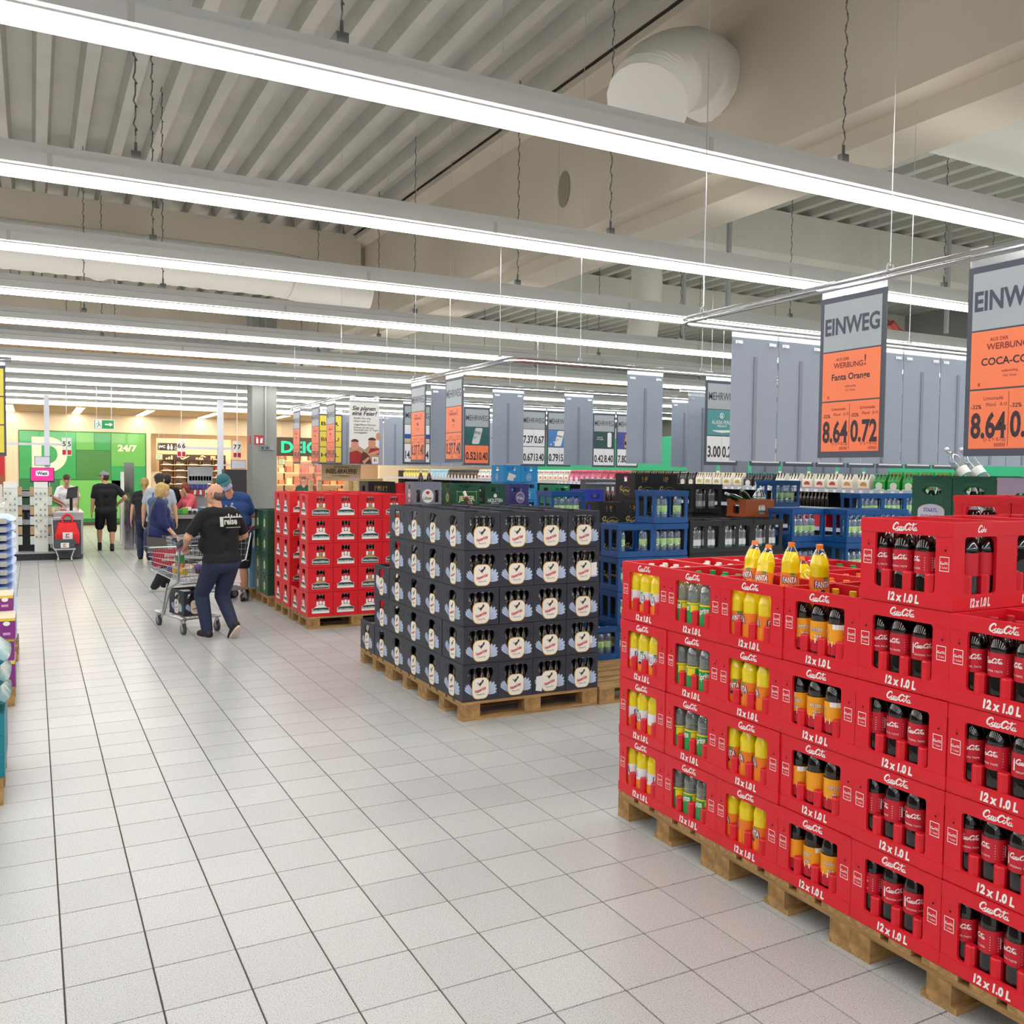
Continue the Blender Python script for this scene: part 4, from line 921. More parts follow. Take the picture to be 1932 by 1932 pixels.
for l in (2, 3, 4): fill('water', 'water_bottle', 5.42, 7.016, PZ + .3155 * l, w4 if l < 4 else (-.128, -.043, .128), 'water bottle in the taller blue stack, %s crate' % lay_w[l])
stack('blue', 4.865, 8.0, .298, 5, .308, 'blue water crate behind the dark stack'); fill('water', 'water_bottle', 4.865, 8.0, PZ + .308 * 4, w4, 'water bottle in the blue crate behind the dark stack')
# black crates with golden script
def gold_print(off, f):
    a = MB().ribbon([([(-.1, .06), (-.06, .13), (-.09, .13), (-.1, .1), (-.05, .09), (-.02, .06)], .012), ([(-.03, .075), (.02, .1), (.06, .075), (.1, .1)], .008), (ell(.03, .085, .075, .045, 14, 20, 330), .004)], off(0, 0), f)
    a.text('Radeberger', off(.02, .085, .003), f, .045, shear=.3, width=.15)
    return [one('gold_script', a, mat('gold_ink', '#c8b56a', .4, .3))]
plain_crate('gold', 'black_beer_crate', '#17161a', .3, .4, .285, [rect(-.055, .19, .055, .25)], [rect(-.04, .19, .04, .25)], gold_print, gold_print)
for k, x in enumerate((5.39, 5.69)):
    stack('gold', x, 8.0, .4, 5, .2855, 'black beer crate with golden script, lower pair, %s stack' % ['left', 'right'][k])
    fill('beer_gold', 'beer_bottle', x, 8.0, PZ + .2855 * 4, (-.03, .03), 'gold-capped bottle in the lower black pair, %s crate' % ['left', 'right'][k], .045)
for k, x in enumerate((6.24, 6.54)):
    stack('gold', x, 8.55, .4, 6, .29, 'black beer crate with golden script, taller pair, %s stack' % ['left', 'right'][k])
    fill('beer_gold', 'beer_bottle', x, 8.55, PZ + .29 * 5, (-.03, .03), 'gold-capped bottle in the taller black pair, %s crate' % ['left', 'right'][k], .045)
# black crates with glass water bottles
for k, x in enumerate((5.86, 6.26, 6.66)):
    stack('black', x, 7.02, .298, 4, .32, 'black crate with clear bottles, front rank, %s stack' % ORD[k])
    for l in (2, 3): fill('glass_water', 'glass_water_bottle', x, 7.02, PZ + .32 * l, (-.12, -.055, .055, .12), 'clear glass bottle, black crates, front rank %s stack, %s layer' % (ORD[k], lay_w[l]))
    stack('black', x, 7.42, .298, 4, .32, 'black crate with clear bottles, second rank, %s stack' % ORD[k], vis=())
stack('black', 6.68, 8.0, .298, 5, .326, 'black crate with clear bottles, tall single stack behind'); fill('glass_water', 'glass_water_bottle', 6.68, 8.0, PZ + .326 * 4, (-.12, -.055, .055, .12), 'clear glass bottle in the tall single black stack')
CR['brown'] = dict(name='brown_crate', shell=crate_shell(.4, .3, .19, [rrect(-.02, .03, .09, .13, .02)], [rrect(-.05, .03, .05, .13, .02)], .011, .03, .03, .003).mesh('brown_crate', mat('crate_brown', '#a4501f', .45)), parts={})
put_crate('brown', (6.95, 7.6, PZ + .32 * 4), 'brown plastic crate holding loose clear bottles', 0)
CRB = (6.95, 7.6, PZ + .32 * 4)
put_crate('black', (6.95, 7.6, PZ + .32 * 3), 'black crate directly under the brown crate', 0)
for l in range(3): put_crate('black', (7.0, 7.6, PZ + .32 * l), 'black crate below the brown crate, %s layer' % lay_w[l], 0)
for k, (dx, a) in enumerate(((-.12, -70), (-.02, -55), (.08, 60))): put_bottle('green_glass', 'green_bottle', (CRB[0] + dx, CRB[1], CRB[2] + .17), 'pale green glass bottle lying on the brown crate, %s' % ORD[k], rot=(0, R(a), R(20 * k)))
for k in (-.03, .03, .06): put_bottle('glass_water', 'glass_water_bottle', (CRB[0] + k + .02, CRB[1] - .1, CRB[2] + .013), 'clear bottle seen through the window of the brown crate', group='bottles in the brown crate', parts=('body', 'label'))
# rear blue stacks
W5 = (-.14, -.055, .03, .115)
stack('blue_l', 7.2, 7.0, .34, 4, .347, 'large blue water crate, rear left stack')
for k, x in enumerate((7.66, 8.11)): stack('blue_l', x, 6.7, .34, 4, .347, 'large blue water crate, rear front pair, %s' % ['left', 'right'][k])
for l in (2, 3):
    fill('water', 'water_bottle', 7.2, 7.0, PZ + .347 * l, W5, 'water bottle in the rear left blue stack, %s layer' % lay_w[l])
    for k, x in enumerate((7.66, 8.11)): fill('water', 'water_bottle', x, 6.7, PZ + .347 * l, W5, 'water bottle in the rear blue %s front stack, %s layer' % (['left', 'right'][k], lay_w[l]))
stack('blue', 7.88, 8.0, .298, 5, .34, 'blue water crate, tallest rear stack'); fill('water', 'water_bottle', 7.88, 8.0, PZ + .34 * 4, w4, 'water bottle in the tallest rear blue stack')
for k, x in enumerate((9.1, 9.5, 9.9)):
    stack('blue', x, 7.82, .298, 5, .302, 'blue water crate far right rear, %s stack' % ORD[k]); fill('water', 'water_bottle', x, 7.82, PZ + .302 * 4, w4, 'water bottle far right rear, %s blue stack' % ORD[k])
pallet(7.4, 7.9, 'wooden pallet under the tallest rear blue stack'); pallet(8.75, 7.75, 'wooden pallet under the far right blue stacks')
# ---- green crate with pale arch, lilac crate, small red crates (right)
def fach(off, f):
    a = MB().plate(off(0, 0), f, [(-.1, .0), (.1, .0), (.1, .115)] + ell(0, .115, .1, .045, 12, 0, 180)[1:-1] + [(-.1, .115)], th=.002)
    t = MB().text('STAATL.', off(0, .12, .003), f, .036, bold=.015, width=.11).text('FACHINGEN', off(0, .075, .003), f, .036, bold=.015, width=.15)
    r = MB().ribbon([(ell(0, .265, .09, .03, 10, 20, 160), .006)], off(0, 0, .002), f)
    for q in range(9): r.flat(rect(-.14 + q * .035, .165, -.136 + q * .035, .19), [(0, 1, 2, 3)], off(0, 0, .001), f)
    return [one('arch_panel', a, mat('arch_lilac', '#c5c6d6', .5), [('lettering', t.mesh('lettering', mat('ink_blue', '#4a5fae', .5)))]), one('rib_print', r, mat('rib_green', '#2c6b50', .5))]
eye = [ell(0, .245, .075, .03, 14)]
plain_crate('bottle_green', 'mineral_water_crate', '#12503a', .3, .4, .345, eye, [ell(0, .245, .08, .03, 12)], fach)
plain_crate('lilac', 'lilac_crate', '#a79bb0', .3, .4, .345, [rrect(-.12, .15, -.08, .24, .02), rrect(-.04, .12, .09, .26, .04)], [rrect(-.06, .15, .06, .25, .02)])
def stack_l(kind, x, yc, n, pitch, what, vis=('front',)):
    for l in range(n):
        w = 'topmost layer' if l == n - 1 else ('second layer from top' if l == n - 2 else '%s layer from the floor' % ORD[l])
        put_crate(kind, (x, yc, PZ + pitch * l), '%s, %s' % (what, w), R(-90), what, vis if l >= n - 2 else ())
for k, y in enumerate((4.03, 3.725)):
    stack_l('bottle_green', 5.45, y, 5, .349, 'bottle green mineral water crate, %s stack behind red crates' % ['left', 'right'][k])
    for q, dy in enumerate((-.06, 0, .06)): put_bottle('green_glass', 'green_bottle', (5.33, y + dy, PZ + .349 * 4 + .05), 'green bottle inside the %s bottle green crate, %s' % (['left', 'right'][k], ORD[q]), group='bottles in the bottle green crates')
stack_l('lilac', 5.45, 3.42, 5, .347, 'lilac plastic crate at the right picture edge')
for k, (x, y, z) in enumerate(((5.4, 3.85, 1.845), (5.48, 3.80, 1.845))):
    put_bottle('glass_water', 'glass_water_bottle', (x, y, z), 'clear water bottle leaning on the green crates, %s one' % ['front', 'rear'][k], rot=(R(-41), 0, 0))
CR['ribbed'] = dict(name='soda_crate', shell=None, parts={})
_s = crate_shell(.3, .4, .327, [rrect(-.085, .06, .085, .275, .02)], [rrect(-.1, .06, .1, .275, .02)], .012, .03, .05, .003)
for q in range(7):
    for s in (-1, 1): _s.box((s * .122 - .018, -.2035, .2 + q * .014), (s * .122 + .018, -.2, .206 + q * .014))
_s.box((-.09, -.203, .283), (.09, -.2, .3))
CR['ribbed']['shell'] = _s.mesh('soda_crate', M_CRED)
for k, y in enumerate((2.865, 2.56, 2.255)):
    stack_l('ribbed', 4.3, y, 5, .329, 'red ribbed soda crate behind the cola stack, %s stack' % ORD[k], ())
    for q, dy in enumerate((-.05, .0, .05)): put_bottle('cola', 'cola_bottle', (4.16, y + dy * 1.6, PZ + .329 * 4 + .013), 'cola bottle in red ribbed crate, %s stack, %s bottle' % (ORD[k], ORD[q]), -1.2 + q, parts=('body', 'label', 'cap'))
for k, (x, y) in enumerate(((4.1, 2.1), (5.25, 3.25), (5.25, 4.05))): pallet(x, y, 'wooden pallet hidden behind the soda block, %s' % ORD[k])
# ---- beer stacks behind the dark block
def lub(off, f):
    w = .088 if f == 'front' else .05
    a = MB().plate(off(0, 0), f, ell(0, .13, w, .098, 20), th=.006).plate(off(0, 0, .003), f, ell(0, .13, w * .9, .088, 20), th=0, m=1)
    t = MB().text('Lübzer', off(0, .105, .004), f, .06, bold=.015, width=w * 1.4).flat(ell(0, .175, w * .3, .022, 10), [tuple(range(10))], off(0, 0, .004), f, 1)
    return [one('round_label', a, [mat('ring_grey', '#9a9ca3', .4), M_WHITE], [('lettering', t.mesh('lettering', [M_DKGR, M_REDP]))])]
plain_crate('grey', 'grey_beer_crate', '#7f8594', .39, .3, .315, [rrect(-.155, .05, -.1, .21, .01), rrect(.1, .05, .155, .21, .01)], [rrect(-.03, .2, .03, .28, .01)], lub, lub)
stack('grey', 4.55, 11.0, .3, 5, .32, 'grey beer crate with round white label, behind the dark stack')
for k, x in enumerate((4.5, 4.62)): put_bottle('beer_foil', 'beer_bottle', (x, 11.12, PZ + .32 * 5 - .09), 'brown bottle with white foil standing on the grey crate, %s' % ['left', 'right'][k])
for k in (-.125, .13): put_bottle('beer_foil', 'beer_bottle', (4.55 + k, 11.06, PZ + .32 * 4 + .013), 'foil-necked bottle inside the grey crate window', group='bottles in the grey crate')
plain_crate('jever2', 'green_beer_crate', '#1a5238', .38, .4, .31, [rrect(-.1, .25, .1, .285, .01)], slot(.05, .25, .285), jever_front, jever_left)
stack('jever2', 5.11, 11.0, .4, 5, .317, 'green beer crate with big lettering, behind the dark stack')
def hol(off, f):
    t = MB().text('HOLSTEN', off(0, .085), f, .07, bold=.02, width=.22).text('Pilsener', off(0, .04), f, .05, shear=.3, width=.12).flat([(-.02, .125), (.02, .125), (.025, .16), (.0, .18), (-.025, .16)], [(0, 1, 2, 3, 4)], off(0, 0), f)
    return [one('lettering', t, M_WHITE)]
plain_crate('holsten', 'green_beer_crate', '#20503f', .3, .4, .31, slot(.06, .2, .26), slot(.06, .2, .26), hol, hol)
stack('holsten', 5.56, 11.05, .4, 5, .316, 'green crate with white block letters, behind the dark stack')
def pur(off, f):
    a = MB().plate(off(0, 0), f, ell(.02, .12, .07, .08, 16), th=.003).plate(off(0, 0, .003), f, ell(.02, .12, .06, .07, 16), th=0, m=1)
    return [one('round_label', a, [mat('ring_rose', '#d9a3a0', .5), mat('label_mauve', '#5e6ba0', .5)], [('lettering', MB().text('Pils', off(.02, .11, .005), f, .06, width=.09).mesh('lettering', M_WHITE))])]
plain_crate('purple', 'purple_beer_crate', '#35306e', .3, .4, .31, [rrect(-.12, .2, .05, .26, .01)], slot(.05), pur)
stack('purple', 6.06, 11.3, .4, 5, .315, 'purple beer crate with round label, behind the dark stack')
def lbl(off, f):
    a = MB().ribbon([(ell(0, .08, .04, .05, 12, 0, 355), .006), ([(-.015, .045), (-.015, .115)], .008), ([(.015, .045), (.015, .115)], .008), ([(-.015, .08), (.015, .08)], .008)], off(0, 0), f)
    return [one('crest', a, M_WHITE)]
plain_crate('sky', 'light_blue_beer_crate', '#2f9ad8', .29, .39, .258, [rrect(-.09, .175, .09, .235, .01)], slot(.05, .175, .235), lbl, lbl)
for k, x in enumerate((6.31, 6.605)): stack('sky', x, 12.0, .39, 7, .2635, 'sky blue beer crate, %s of the two tall stacks' % ['left', 'right'][k])
tag(MB().plate((0, 0, 0), 'front', [(-.08, -.06), (.02, -.08), (.03, -.03), (.07, -.02), (.06, .02), (.02, .02), (-.05, .05)], th=.001).obj('paper_remnant', M_TORN, None, (6.31, 11.995, PZ + .2635 * 6 + .1)), 'torn white paper on the left sky blue crate', 'label remnant')
plain_crate('emerald', 'green_beer_crate', '#0d8a5b', .31, .4, .29, slot(.1, .19, .245), slot(.07, .19, .245), lambda off, f: [one('lettering', MB().text('Beck', off(.09, .26), f, .035, shear=.3), M_WHITE)])
stack('emerald', 7.165, 12.0, .4, 5, .314, 'emerald green beer crate beside the sky blue stacks')
plain_crate('royal', 'royal_blue_beer_crate', '#2b35a8', .25, .4, .29, slot(.07, .17, .235), slot(.05), lambda off, f: [one('lettering', MB().text('Bürger', off(0, .12), f, .045, shear=.3).text('BRÄU', off(0, .075), f, .06, width=.12), M_WHITE)])
stack('royal', 6.495, 10.0, .4, 5, .307, 'royal blue beer crate behind the dark stack')
def stb(off, f): return [one('script_print', MB().ribbon([([(-.04, .05), (.02, .08), (-.02, .12), (.04, .15)], .02)], off(0, 0), f), mat('lime_ink', '#9fc24a', .5))]
plain_crate('ebony', 'black_beer_crate', '#141416', .4, .4, .31, [rect(-.12, .18, .12, .25)], [rect(-.06, .15, .06, .25)], stb)
stack('ebony', 4.42, 12.4, .4, 5, .317, 'black beer crate with lime script behind the red stacks'); fill('beer_gold', 'beer_bottle', 4.42, 12.4, PZ + .317 * 4, (-.09, -.045, 0, .045, .09), 'gold-necked bottle in the black lime-script crate', .05)
stack('scarlet', 4.8, 12.45, .4, 5, .317, 'red crate squeezed beside the black lime-script stack', vis=())
for k, (x, y) in enumerate(((4.3, 10.95), (5.55, 11.0), (5.9, 11.85), (6.25, 9.85), (7.06, 11.9), (4.15, 12.3))): tag(MB().box((0, 0, .0), (1.15, .75, PZ)).obj('wooden_pallet', M_WOOD, None, (x, y, 0)), 'closed wooden base under the rear beer stacks, %s' % ORD[k], 'pallet')
# grey display towers between the beer stacks
def tower(x, y, w, h, lab, cap=False):
    t = thing('display_stand', lab, 'display', (x, y, 0))
    MB().box((0, 0, 0), (w, .5, h)).obj('body', mat('display_grey', '#4a4d52', .6), t); MB().box((-.01, -.01, h), (w + .01, .51, h + .02)).obj('top_board', mat('display_edge', '#8b8f96', .5), t)
    return t
tower(8.2, 12.6, .55, 1.77, 'dark grey display stand behind the royal blue crates'); tower(7.05, 10.6, .5, 1.72, 'dark grey display stand left of the black beer pair')
for k in range(3): put_bottle('beer_foil', 'beer_bottle', (6.75 + .08 * k, 10.1, PZ + 1.3), 'dark bottle with white neck beside the black pair, %s' % ORD[k])
tag(MB().box((6.68, 10.0, PZ), (7.0, 10.4, PZ + 1.3)).obj('black_carton', M_CBLK), 'black carton block carrying three bottles', 'carton')

# ================================================================ LONG DRINKS SHELF
SX = 10.5
sh = thing('shelf_unit', 'long grey drinks shelf full of bottle cartons along the back', 'shelf', (SX, 7.2, 0))
M_SHELF = mat('shelf_grey', '#5b6472', .5); M_STRIP = mat('price_strip', '#b5bdd0', .45)
MB().box((.5, 0, 0), (.54, 22, 1.9)).obj('back_panel', mat('shelf_back', '#20242b', .7), sh)
MB().box((0, 0, 0), (.5, 22, .15)).obj('plinth', M_SHELF, sh)
for z in (.62, 1.1, 1.4, 1.68):
    b = MB().box((0, 0, z - .03), (.5, 22, z)).obj('shelf_board', M_SHELF, sh)
    MB().box((-.012, 0, z - .045), (0, 22, z + .012)).obj('price_rail', M_STRIP, b)
for k in range(18): MB().box((.44, k * 1.25, 0), (.5, k * 1.25 + .05, 1.88)).obj('upright', M_SHELF, sh)
lbl_me = MB().box((-.0135, 0, 0), (-.012, .06, .04)).mesh('price_tag', M_WHITE)
for k in range(60): inst('price_tag', lbl_me, sh, (0, .4 + k * .17 + rnd.uniform(0, .05), 1.637))
NECKS = {}
def neck(c, capc):
    key = (c, capc)
    if key not in NECKS:
        NECKS[key] = MB().lathe([(.03, .02), (.031, .13), (.026, .15), (.014, .185), (.0125, .225)], 8, ms=[0] * 4).lathe([(.0145, .222), (.0145, .238), (.01, .24)], 8, 1).mesh('bottle', [mat('neck_' + c, c, .1, coat=.4), mat('crown_' + capc, capc, .4)], 50)
    return NECKS[key]
PK = {}
def pack_mesh(ca, cb, tall):
    key = (ca, cb, tall)
    if key not in PK:
        m = MB(); w = .098; h = .125
        vs = [(-w, -.075, 0), (w, -.075, 0), (w, .075, 0), (-w, .075, 0), (-w, -.075, h), (w, -.075, h), (w, .075, h), (-w, .075, h), (-w, -.008, tall), (w, -.008, tall), (w, .008, tall), (-w, .008, tall)]
        m.raw(vs, [(0, 1, 5, 4), (1, 2, 6, 5), (2, 3, 7, 6), (3, 0, 4, 7), (4, 5, 9, 8), (6, 7, 11, 10), (8, 9, 10, 11), (5, 6, 10, 9), (7, 4, 8, 11)], 0)
        m.flat(ell(0, .07, .06, .045, 12), [tuple(range(12))], (0, -.0765, 0), 'front', 1); m.flat(rect(-w, .0, w, .022), [(0, 1, 2, 3)], (0, -.0765, 0), 'front', 1)
        m.flat(rect(-.05, .02, .05, .06), [(0, 1, 2, 3)], (0, -.078 + .0, 0), 'front', 2)
        PK[key] = m.mesh('bottle_carton', [mat('pack_' + ca, ca, .5), mat('pack_' + cb, cb, .5), mat('pack_ink', '#e9e2d0', .5)])
    return PK[key]
SEG = [(7.35, 9.05, '#1f9a3a', '#d8e8d0', '#123f1c', '#c33', 'green'), (9.05, 9.65, '#efe6d6', '#d98b4a', '#3a1a0c', '#222222', 'white and orange'), (9.65, 10.4, '#efe9da', '#c23a35', '#26331a', '#d4b04a', 'cream and red'), (10.4, 11.0, '#e8e4da', '#b9362f', '#1a1210', '#2b2b2b', 'pale with dark bottles'),
       (11.0, 11.7, '#22242a', '#e6e6e6', '#14161d', '#2f62c4', 'black with blue caps'), (11.7, 12.25, '#efe8d2', '#c9a34a', '#3a1a0c', '#d9bd63', 'white and gold'), (12.25, 12.95, '#f1ecdd', '#cdb878', '#8a5a2c', '#e6d7a2', 'cream'), (12.95, 13.65, '#2b2c2e', '#d8d4cc', '#1a1210', '#d8d4cc', 'black and white'),
       (13.65, 15.0, '#1f1d1d', '#c4a84e', '#2a1510', '#c9983f', 'black and gold'), (15.0, 16.0, '#d94a6a', '#e7f0e4', '#3a1a22', '#d8556f', 'rose'), (16.0, 17.3, '#e05a86', '#f3e9ee', '#6b3a2a', '#e05a86', 'pink'), (17.3, 18.7, '#eef0ee', '#ef9a4a', '#b0622f', '#e8e8e8', 'white, orange and blue'),
       (18.7, 20.3, '#dfe6ee', '#6a9ad0', '#5a7a2f', '#e8e8e8', 'pale blue'), (20.3, 22.0, '#eceef2', '#b04a3a', '#9aa06a', '#f0f0f0', 'white dotted'), (22.0, 24.0, '#3a2420', '#d8d2c8', '#2a1510', '#333333', 'dark brown'), (24.0, 25.5, '#9fd0e4', '#e4eef2', '#7ab0c8', '#d0e4ee', 'light blue'), (25.5, 27.5, '#e6d84a', '#eef0e4', '#2b3a1c', '#d8d8d8', 'yellow')]
for (ya, yb, ca, cb, gl, cc, word) in SEG:
    cc = {'#c33': '#cc3333'}.get(cc, cc); n = max(2, int((yb - ya) / .213))
    for k in range(n):
        y = ya + (k + .5) * (yb - ya) / n
        o = tag(inst('bottle_carton', pack_mesh(ca, cb, .262 if word not in ('black with blue caps',) else .2), None, (SX + .1, y, 1.681), R(-90)), '%s bottle carton on top shelf, %s of its colour from near end' % (word, ORD[k]), 'carton', '%s cartons on the top shelf' % word)
        for q in (-.065, 0, .065): inst('bottle', neck(gl, cc), o, (q, -.04, 0))
# bottles on the shelf below, near part
for k in range(14): put_bottle('beer_gold', 'beer_bottle', (SX + .07, 9.9 + .075 * k, 1.40), 'dark bottle with gold neck on the lower shelf, %s from near end' % ORD[k], group='bottles on the lower drinks shelf')
for k in range(2): tag(MB().box((0, 0, 0), (.3, .38, .22)).obj('red_carton', M_LBLR, None, (SX + .05, 9.9 + .4 * k, 1.101)), 'red carton on the lower drinks shelf, %s' % ORD[k], 'carton')
# family poster on the far wall side
o = tag(MB().box((0, 0, 0), (.02, .62, 1.25)).obj('poster', M_WHITE, None, (14.5, 16.2, 1.62)), 'white poster with red lettering and a face, far back', 'poster')
t = MB()
for k, s in enumerate(('Viel Freude', 'an Ihrem Einkauf', 'und bis bald')): t.text(s, (-.004, .31, 1.1 - .1 * k), 'left', .085, m=0, width=.5)
t.obj('lettering', M_REDP, o); MB().flat(rect(-.31, 0, .31, .62), [(0, 1, 2, 3)], (-.003, .31, .02), 'left').obj('picture', mat('foliage_print', '#8a8a4a', .6), o); MB().flat(ell(.05, .3, .13, .18, 12), [tuple(range(12))], (-.005, .31, .02), 'left').obj('face_print', mat('skin_print'), o)
MB().box((.005, .28, -1.62), (.015, .34, 0)).obj('stand_pole', M_SHELF, o)

# ================================================================ WOODEN BREWERY DISPLAY
M_PINE = mat('pine_board', '#dec390', .7, noise=.25, nscale=5, stretch=(1, 1, 6))
d = thing('wooden_display', 'pine wood brewery display stand with a lettered sign board', 'display stand', (4.02, 14.2, 0))
for x in (0, .66):
    for y in (0, .5): MB().box((x - .03, y - .03, 0), (x + .03, y + .03, 1.72)).obj('post', M_PINE, d)
for z in (.3, .8, 1.25): MB().box((-.03, -.03, z), (.69, .53, z + .025)).obj('shelf_board', M_PINE, d)
b = MB().box((.02, -.07, 1.71), (.66, -.04, 1.99)).obj('sign_board', M_PINE, d)
MB().text('INSEL-BRAUEREI', (.34, -.073, 1.86), 'front', .1, bold=.02, width=.5).text('SEETÜRME BIERE', (.34, -.073, 1.93), 'front', .04, width=.25).text('FLASCHENREIFUNG', (.34, -.073, 1.79), 'front', .035, width=.28).obj('lettering', mat('burnt_ink', '#3b2a18', .8), b)
MB().flat([(.46, 1.72), (.64, 1.745), (.64, 1.79), (.46, 1.765)], [(0, 1, 2, 3)], (0, -.0735, 0), 'front').obj('sticker', mat('sticker_rose', '#e2b6b9', .6), b)
MB().box((.7, .1, 0), (1.1, .5, 1.75)).obj('side_case', M_PINE, d); MB().box((.75, .09, .9), (1.0, .1, 1.65)).obj('dark_window', M_SLATE, d)
for k in range(6): put_bottle('beer_foil' if k % 2 else 'beer', 'beer_bottle', (4.12 + .11 * k, 14.3, 1.275), 'bottle on the pine display shelf, %s from left' % ORD[k], group='bottles on the pine display')

# ================================================================ MALL BEYOND THE CHECKOUTS
M_WARM = bpy.data.materials.new('warm_strip'); M_WARM.use_nodes = True
_b = M_WARM.node_tree.nodes['Principled BSDF']; _b.inputs['Emission Color'].default_value = (1, 0.80, 0.58, 1); _b.inputs['Emission Strength'].default_value = MALL_POWER
wm = struct(MB().box((-12, 32.5, 0), (-.38, 32.7, 3.62)).box((-.38, 32.5, 3.03), (20, 32.7, 3.62)).box((3.36, 32.5, 0), (3.5, 32.7, 3.03)).box((6.75, 32.5, 0), (7.6, 32.7, 3.03)).box((11.5, 32.5, 0), (20, 32.7, 3.03)).obj('wall_mall', M_CREAM), 'cream wall of the mall with shop openings')
struct(MB().box((-12, 38.0, 0), (20, 38.2, 3.62)).obj('wall_shops', mat('shop_back', '#ecd3b4', .8)), 'bright warm back wall inside the shops')
for k, x in enumerate((-2.5, -.58, 1.25, 3.14, 5.08, 7.2, 9.1, 11.0)):
    t = thing('mall_light', 'warm ceiling light strip in the mall, %s from the left' % ORD[k], 'ceiling light', (x, 29.1, 3.6), group='warm mall light strips')
    MB().box((-.13, 0, -.01), (.13, 3.3, .02)).obj('frame', M_CREAM, t); MB().box((-.11, .02, -.014), (.11, 3.28, -.01)).obj('diffuser', M_WARM, t)
for k, x in enumerate((4.0, 5.2, 6.3, 8.2, 9.6, 11)):
    t = thing('shop_light', 'warm ceiling panel inside the shops, %s from the left' % ORD[k], 'ceiling light', (x, 34.2, 3.6), group='warm shop light panels')
    MB().box((-.4, 0, -.01), (.4, 1.6, .02)).obj('frame', M_CREAM, t); MB().box((-.38, .02, -.014), (.38, 1.58, -.01)).obj('diffuser', M_WARM, t)
# green shop wall built of coloured panels
gp = thing('green_wall', 'green panelled shop wall with a giant cream letter', 'shop wall', (-.36, 32.44, 0))
MB().box((0, .03, 0), (3.7, .06, 3.02)).obj('backing', mat('green_back', '#2a8a48', .4), gp)
def gpx(x): return (x - 130) / 850 * 3.68
def gpz(y): return 3.0 * (1 - (y - 110) / 635)
for (x0, y0, x1, y1, c) in ((130, 110, 500, 430, '#2f9f52'), (500, 110, 625, 230, '#5fae4c'), (625, 110, 740, 230, '#2f9a4a'), (500, 230, 740, 435, '#3d7f33'), (740, 110, 980, 340, '#62b04c'), (740, 340, 980, 520, '#2c9c58'), (130, 430, 390, 600, '#237a43'), (390, 435, 870, 700, '#6fbf5b'), (870, 520, 980, 720, '#1f6f40'), (130, 600, 390, 720, '#2f9f52')):
    MB().box((gpx(x0) + .006, 0, gpz(y1) + .006), (gpx(x1) - .006, .03, gpz(y0) - .006)).obj('panel', mat('green_' + c, c, .3, coat=.3), gp)
MB().box((0, -.01, 0), (3.7, .03, .1)).obj('skirting', mat('skirt_brown', '#4a3a30', .6), gp)
l_ = MB().text('D', (.85, -.006, 2.27), 'front', 1.42, bold=.05, width=1.0).text('24/7', (3.13, -.006, 2.52), 'front', .28, bold=.04, width=.58); l_.obj('lettering', mat('letter_cream2', '#e8e6cf', .5), gp)
m = MB()
for k in range(3): m.box((3.0 + .03 * k, -.006, .55 + .13 * k), (3.2, -.004, .62 + .13 * k))
m.obj('stripe_print', mat('letter_cream2'), gp)
tag(MB().box((-1.15, 32.42, 0), (-.75, 32.499, 2.3)).obj('wooden_door', mat('door_brown', '#8a5432', .6)), 'brown wooden door left of the green wall', 'door')
# shoe shop
sw = thing('shoe_wall', 'warm shoe display wall with dark brand band', 'shelf', (4.2, 36.0, 0))
MB().box((-.1, .3, 0), (2.6, .35, 3.0)).obj('back_panel', mat('shoe_back', '#d9b48c', .7), sw)
bd = MB().box((0, 0, 2.18), (2.35, .3, 2.4)).obj('brand_band', mat('band_brown', '#2e201b', .6), sw)
m = MB()
for k in range(3): m.flat([(.18 + .09 * k, 2.21), (.25 + .09 * k, 2.21), (.25 + .09 * k, 2.27 + .04 * k), (.2 + .09 * k, 2.27 + .04 * k)], [(0, 1, 2, 3)], (0, -.01, 0), 'front')
m.ribbon([([(.72, 2.28), (.78, 2.23), (.9, 2.28), (1.02, 2.34)], .05)], (0, -.01, 0), 'front').text('PUMA', (1.4, -.01, 2.25), 'front', .13, bold=.03, width=.28).ribbon([([(1.42, 2.32), (1.5, 2.36), (1.62, 2.31)], .04)], (0, -.01, 0)).text('FILA', (1.98, -.01, 2.29), 'front', .2, bold=.03, width=.36).obj('lettering', mat('letter_peach', '#f0c79a', .5), bd)
for z in (1.05, 1.3, 1.55, 1.8, 2.02): MB().box((0, -.05, z - .02), (2.35, .3, z)).obj('shelf_board', mat('shoe_shelf', '#e9cfa8', .6), sw)
for x in (0, .48, .95, 1.4, 1.88, 2.33): MB().box((x, -.02, .9), (x + .03, .28, 2.18)).obj('upright', mat('shoe_post', '#5a4030', .6), sw)
shoe_v = [(0, 0), (.26, 0), (.27, .03), (.22, .05), (.14, .07), (.08, .12), (.0, .12), (-.01, .05)]
def shoe_mesh(c):
    m = MB(); n = len(shoe_v); vs = [(x, -.04, z) for x, z in shoe_v] + [(x, .04, z) for x, z in shoe_v]
    m.raw(vs, [tuple(range(n))[::-1], tuple(range(n, 2 * n))] + [(i, (i + 1) % n, n + (i + 1) % n, n + i) for i in range(n)]); m.box((-.012, -.045, -.001), (.278, .045, .022), 1)
    return m.mesh('shoe', [mat('shoe_' + c, c, .6), M_WHITE])
SHM = [shoe_mesh(c) for c in ('#3a2520', '#6b4a38', '#2a2a2e', '#8a6a50', '#b0303a')]
n = 0
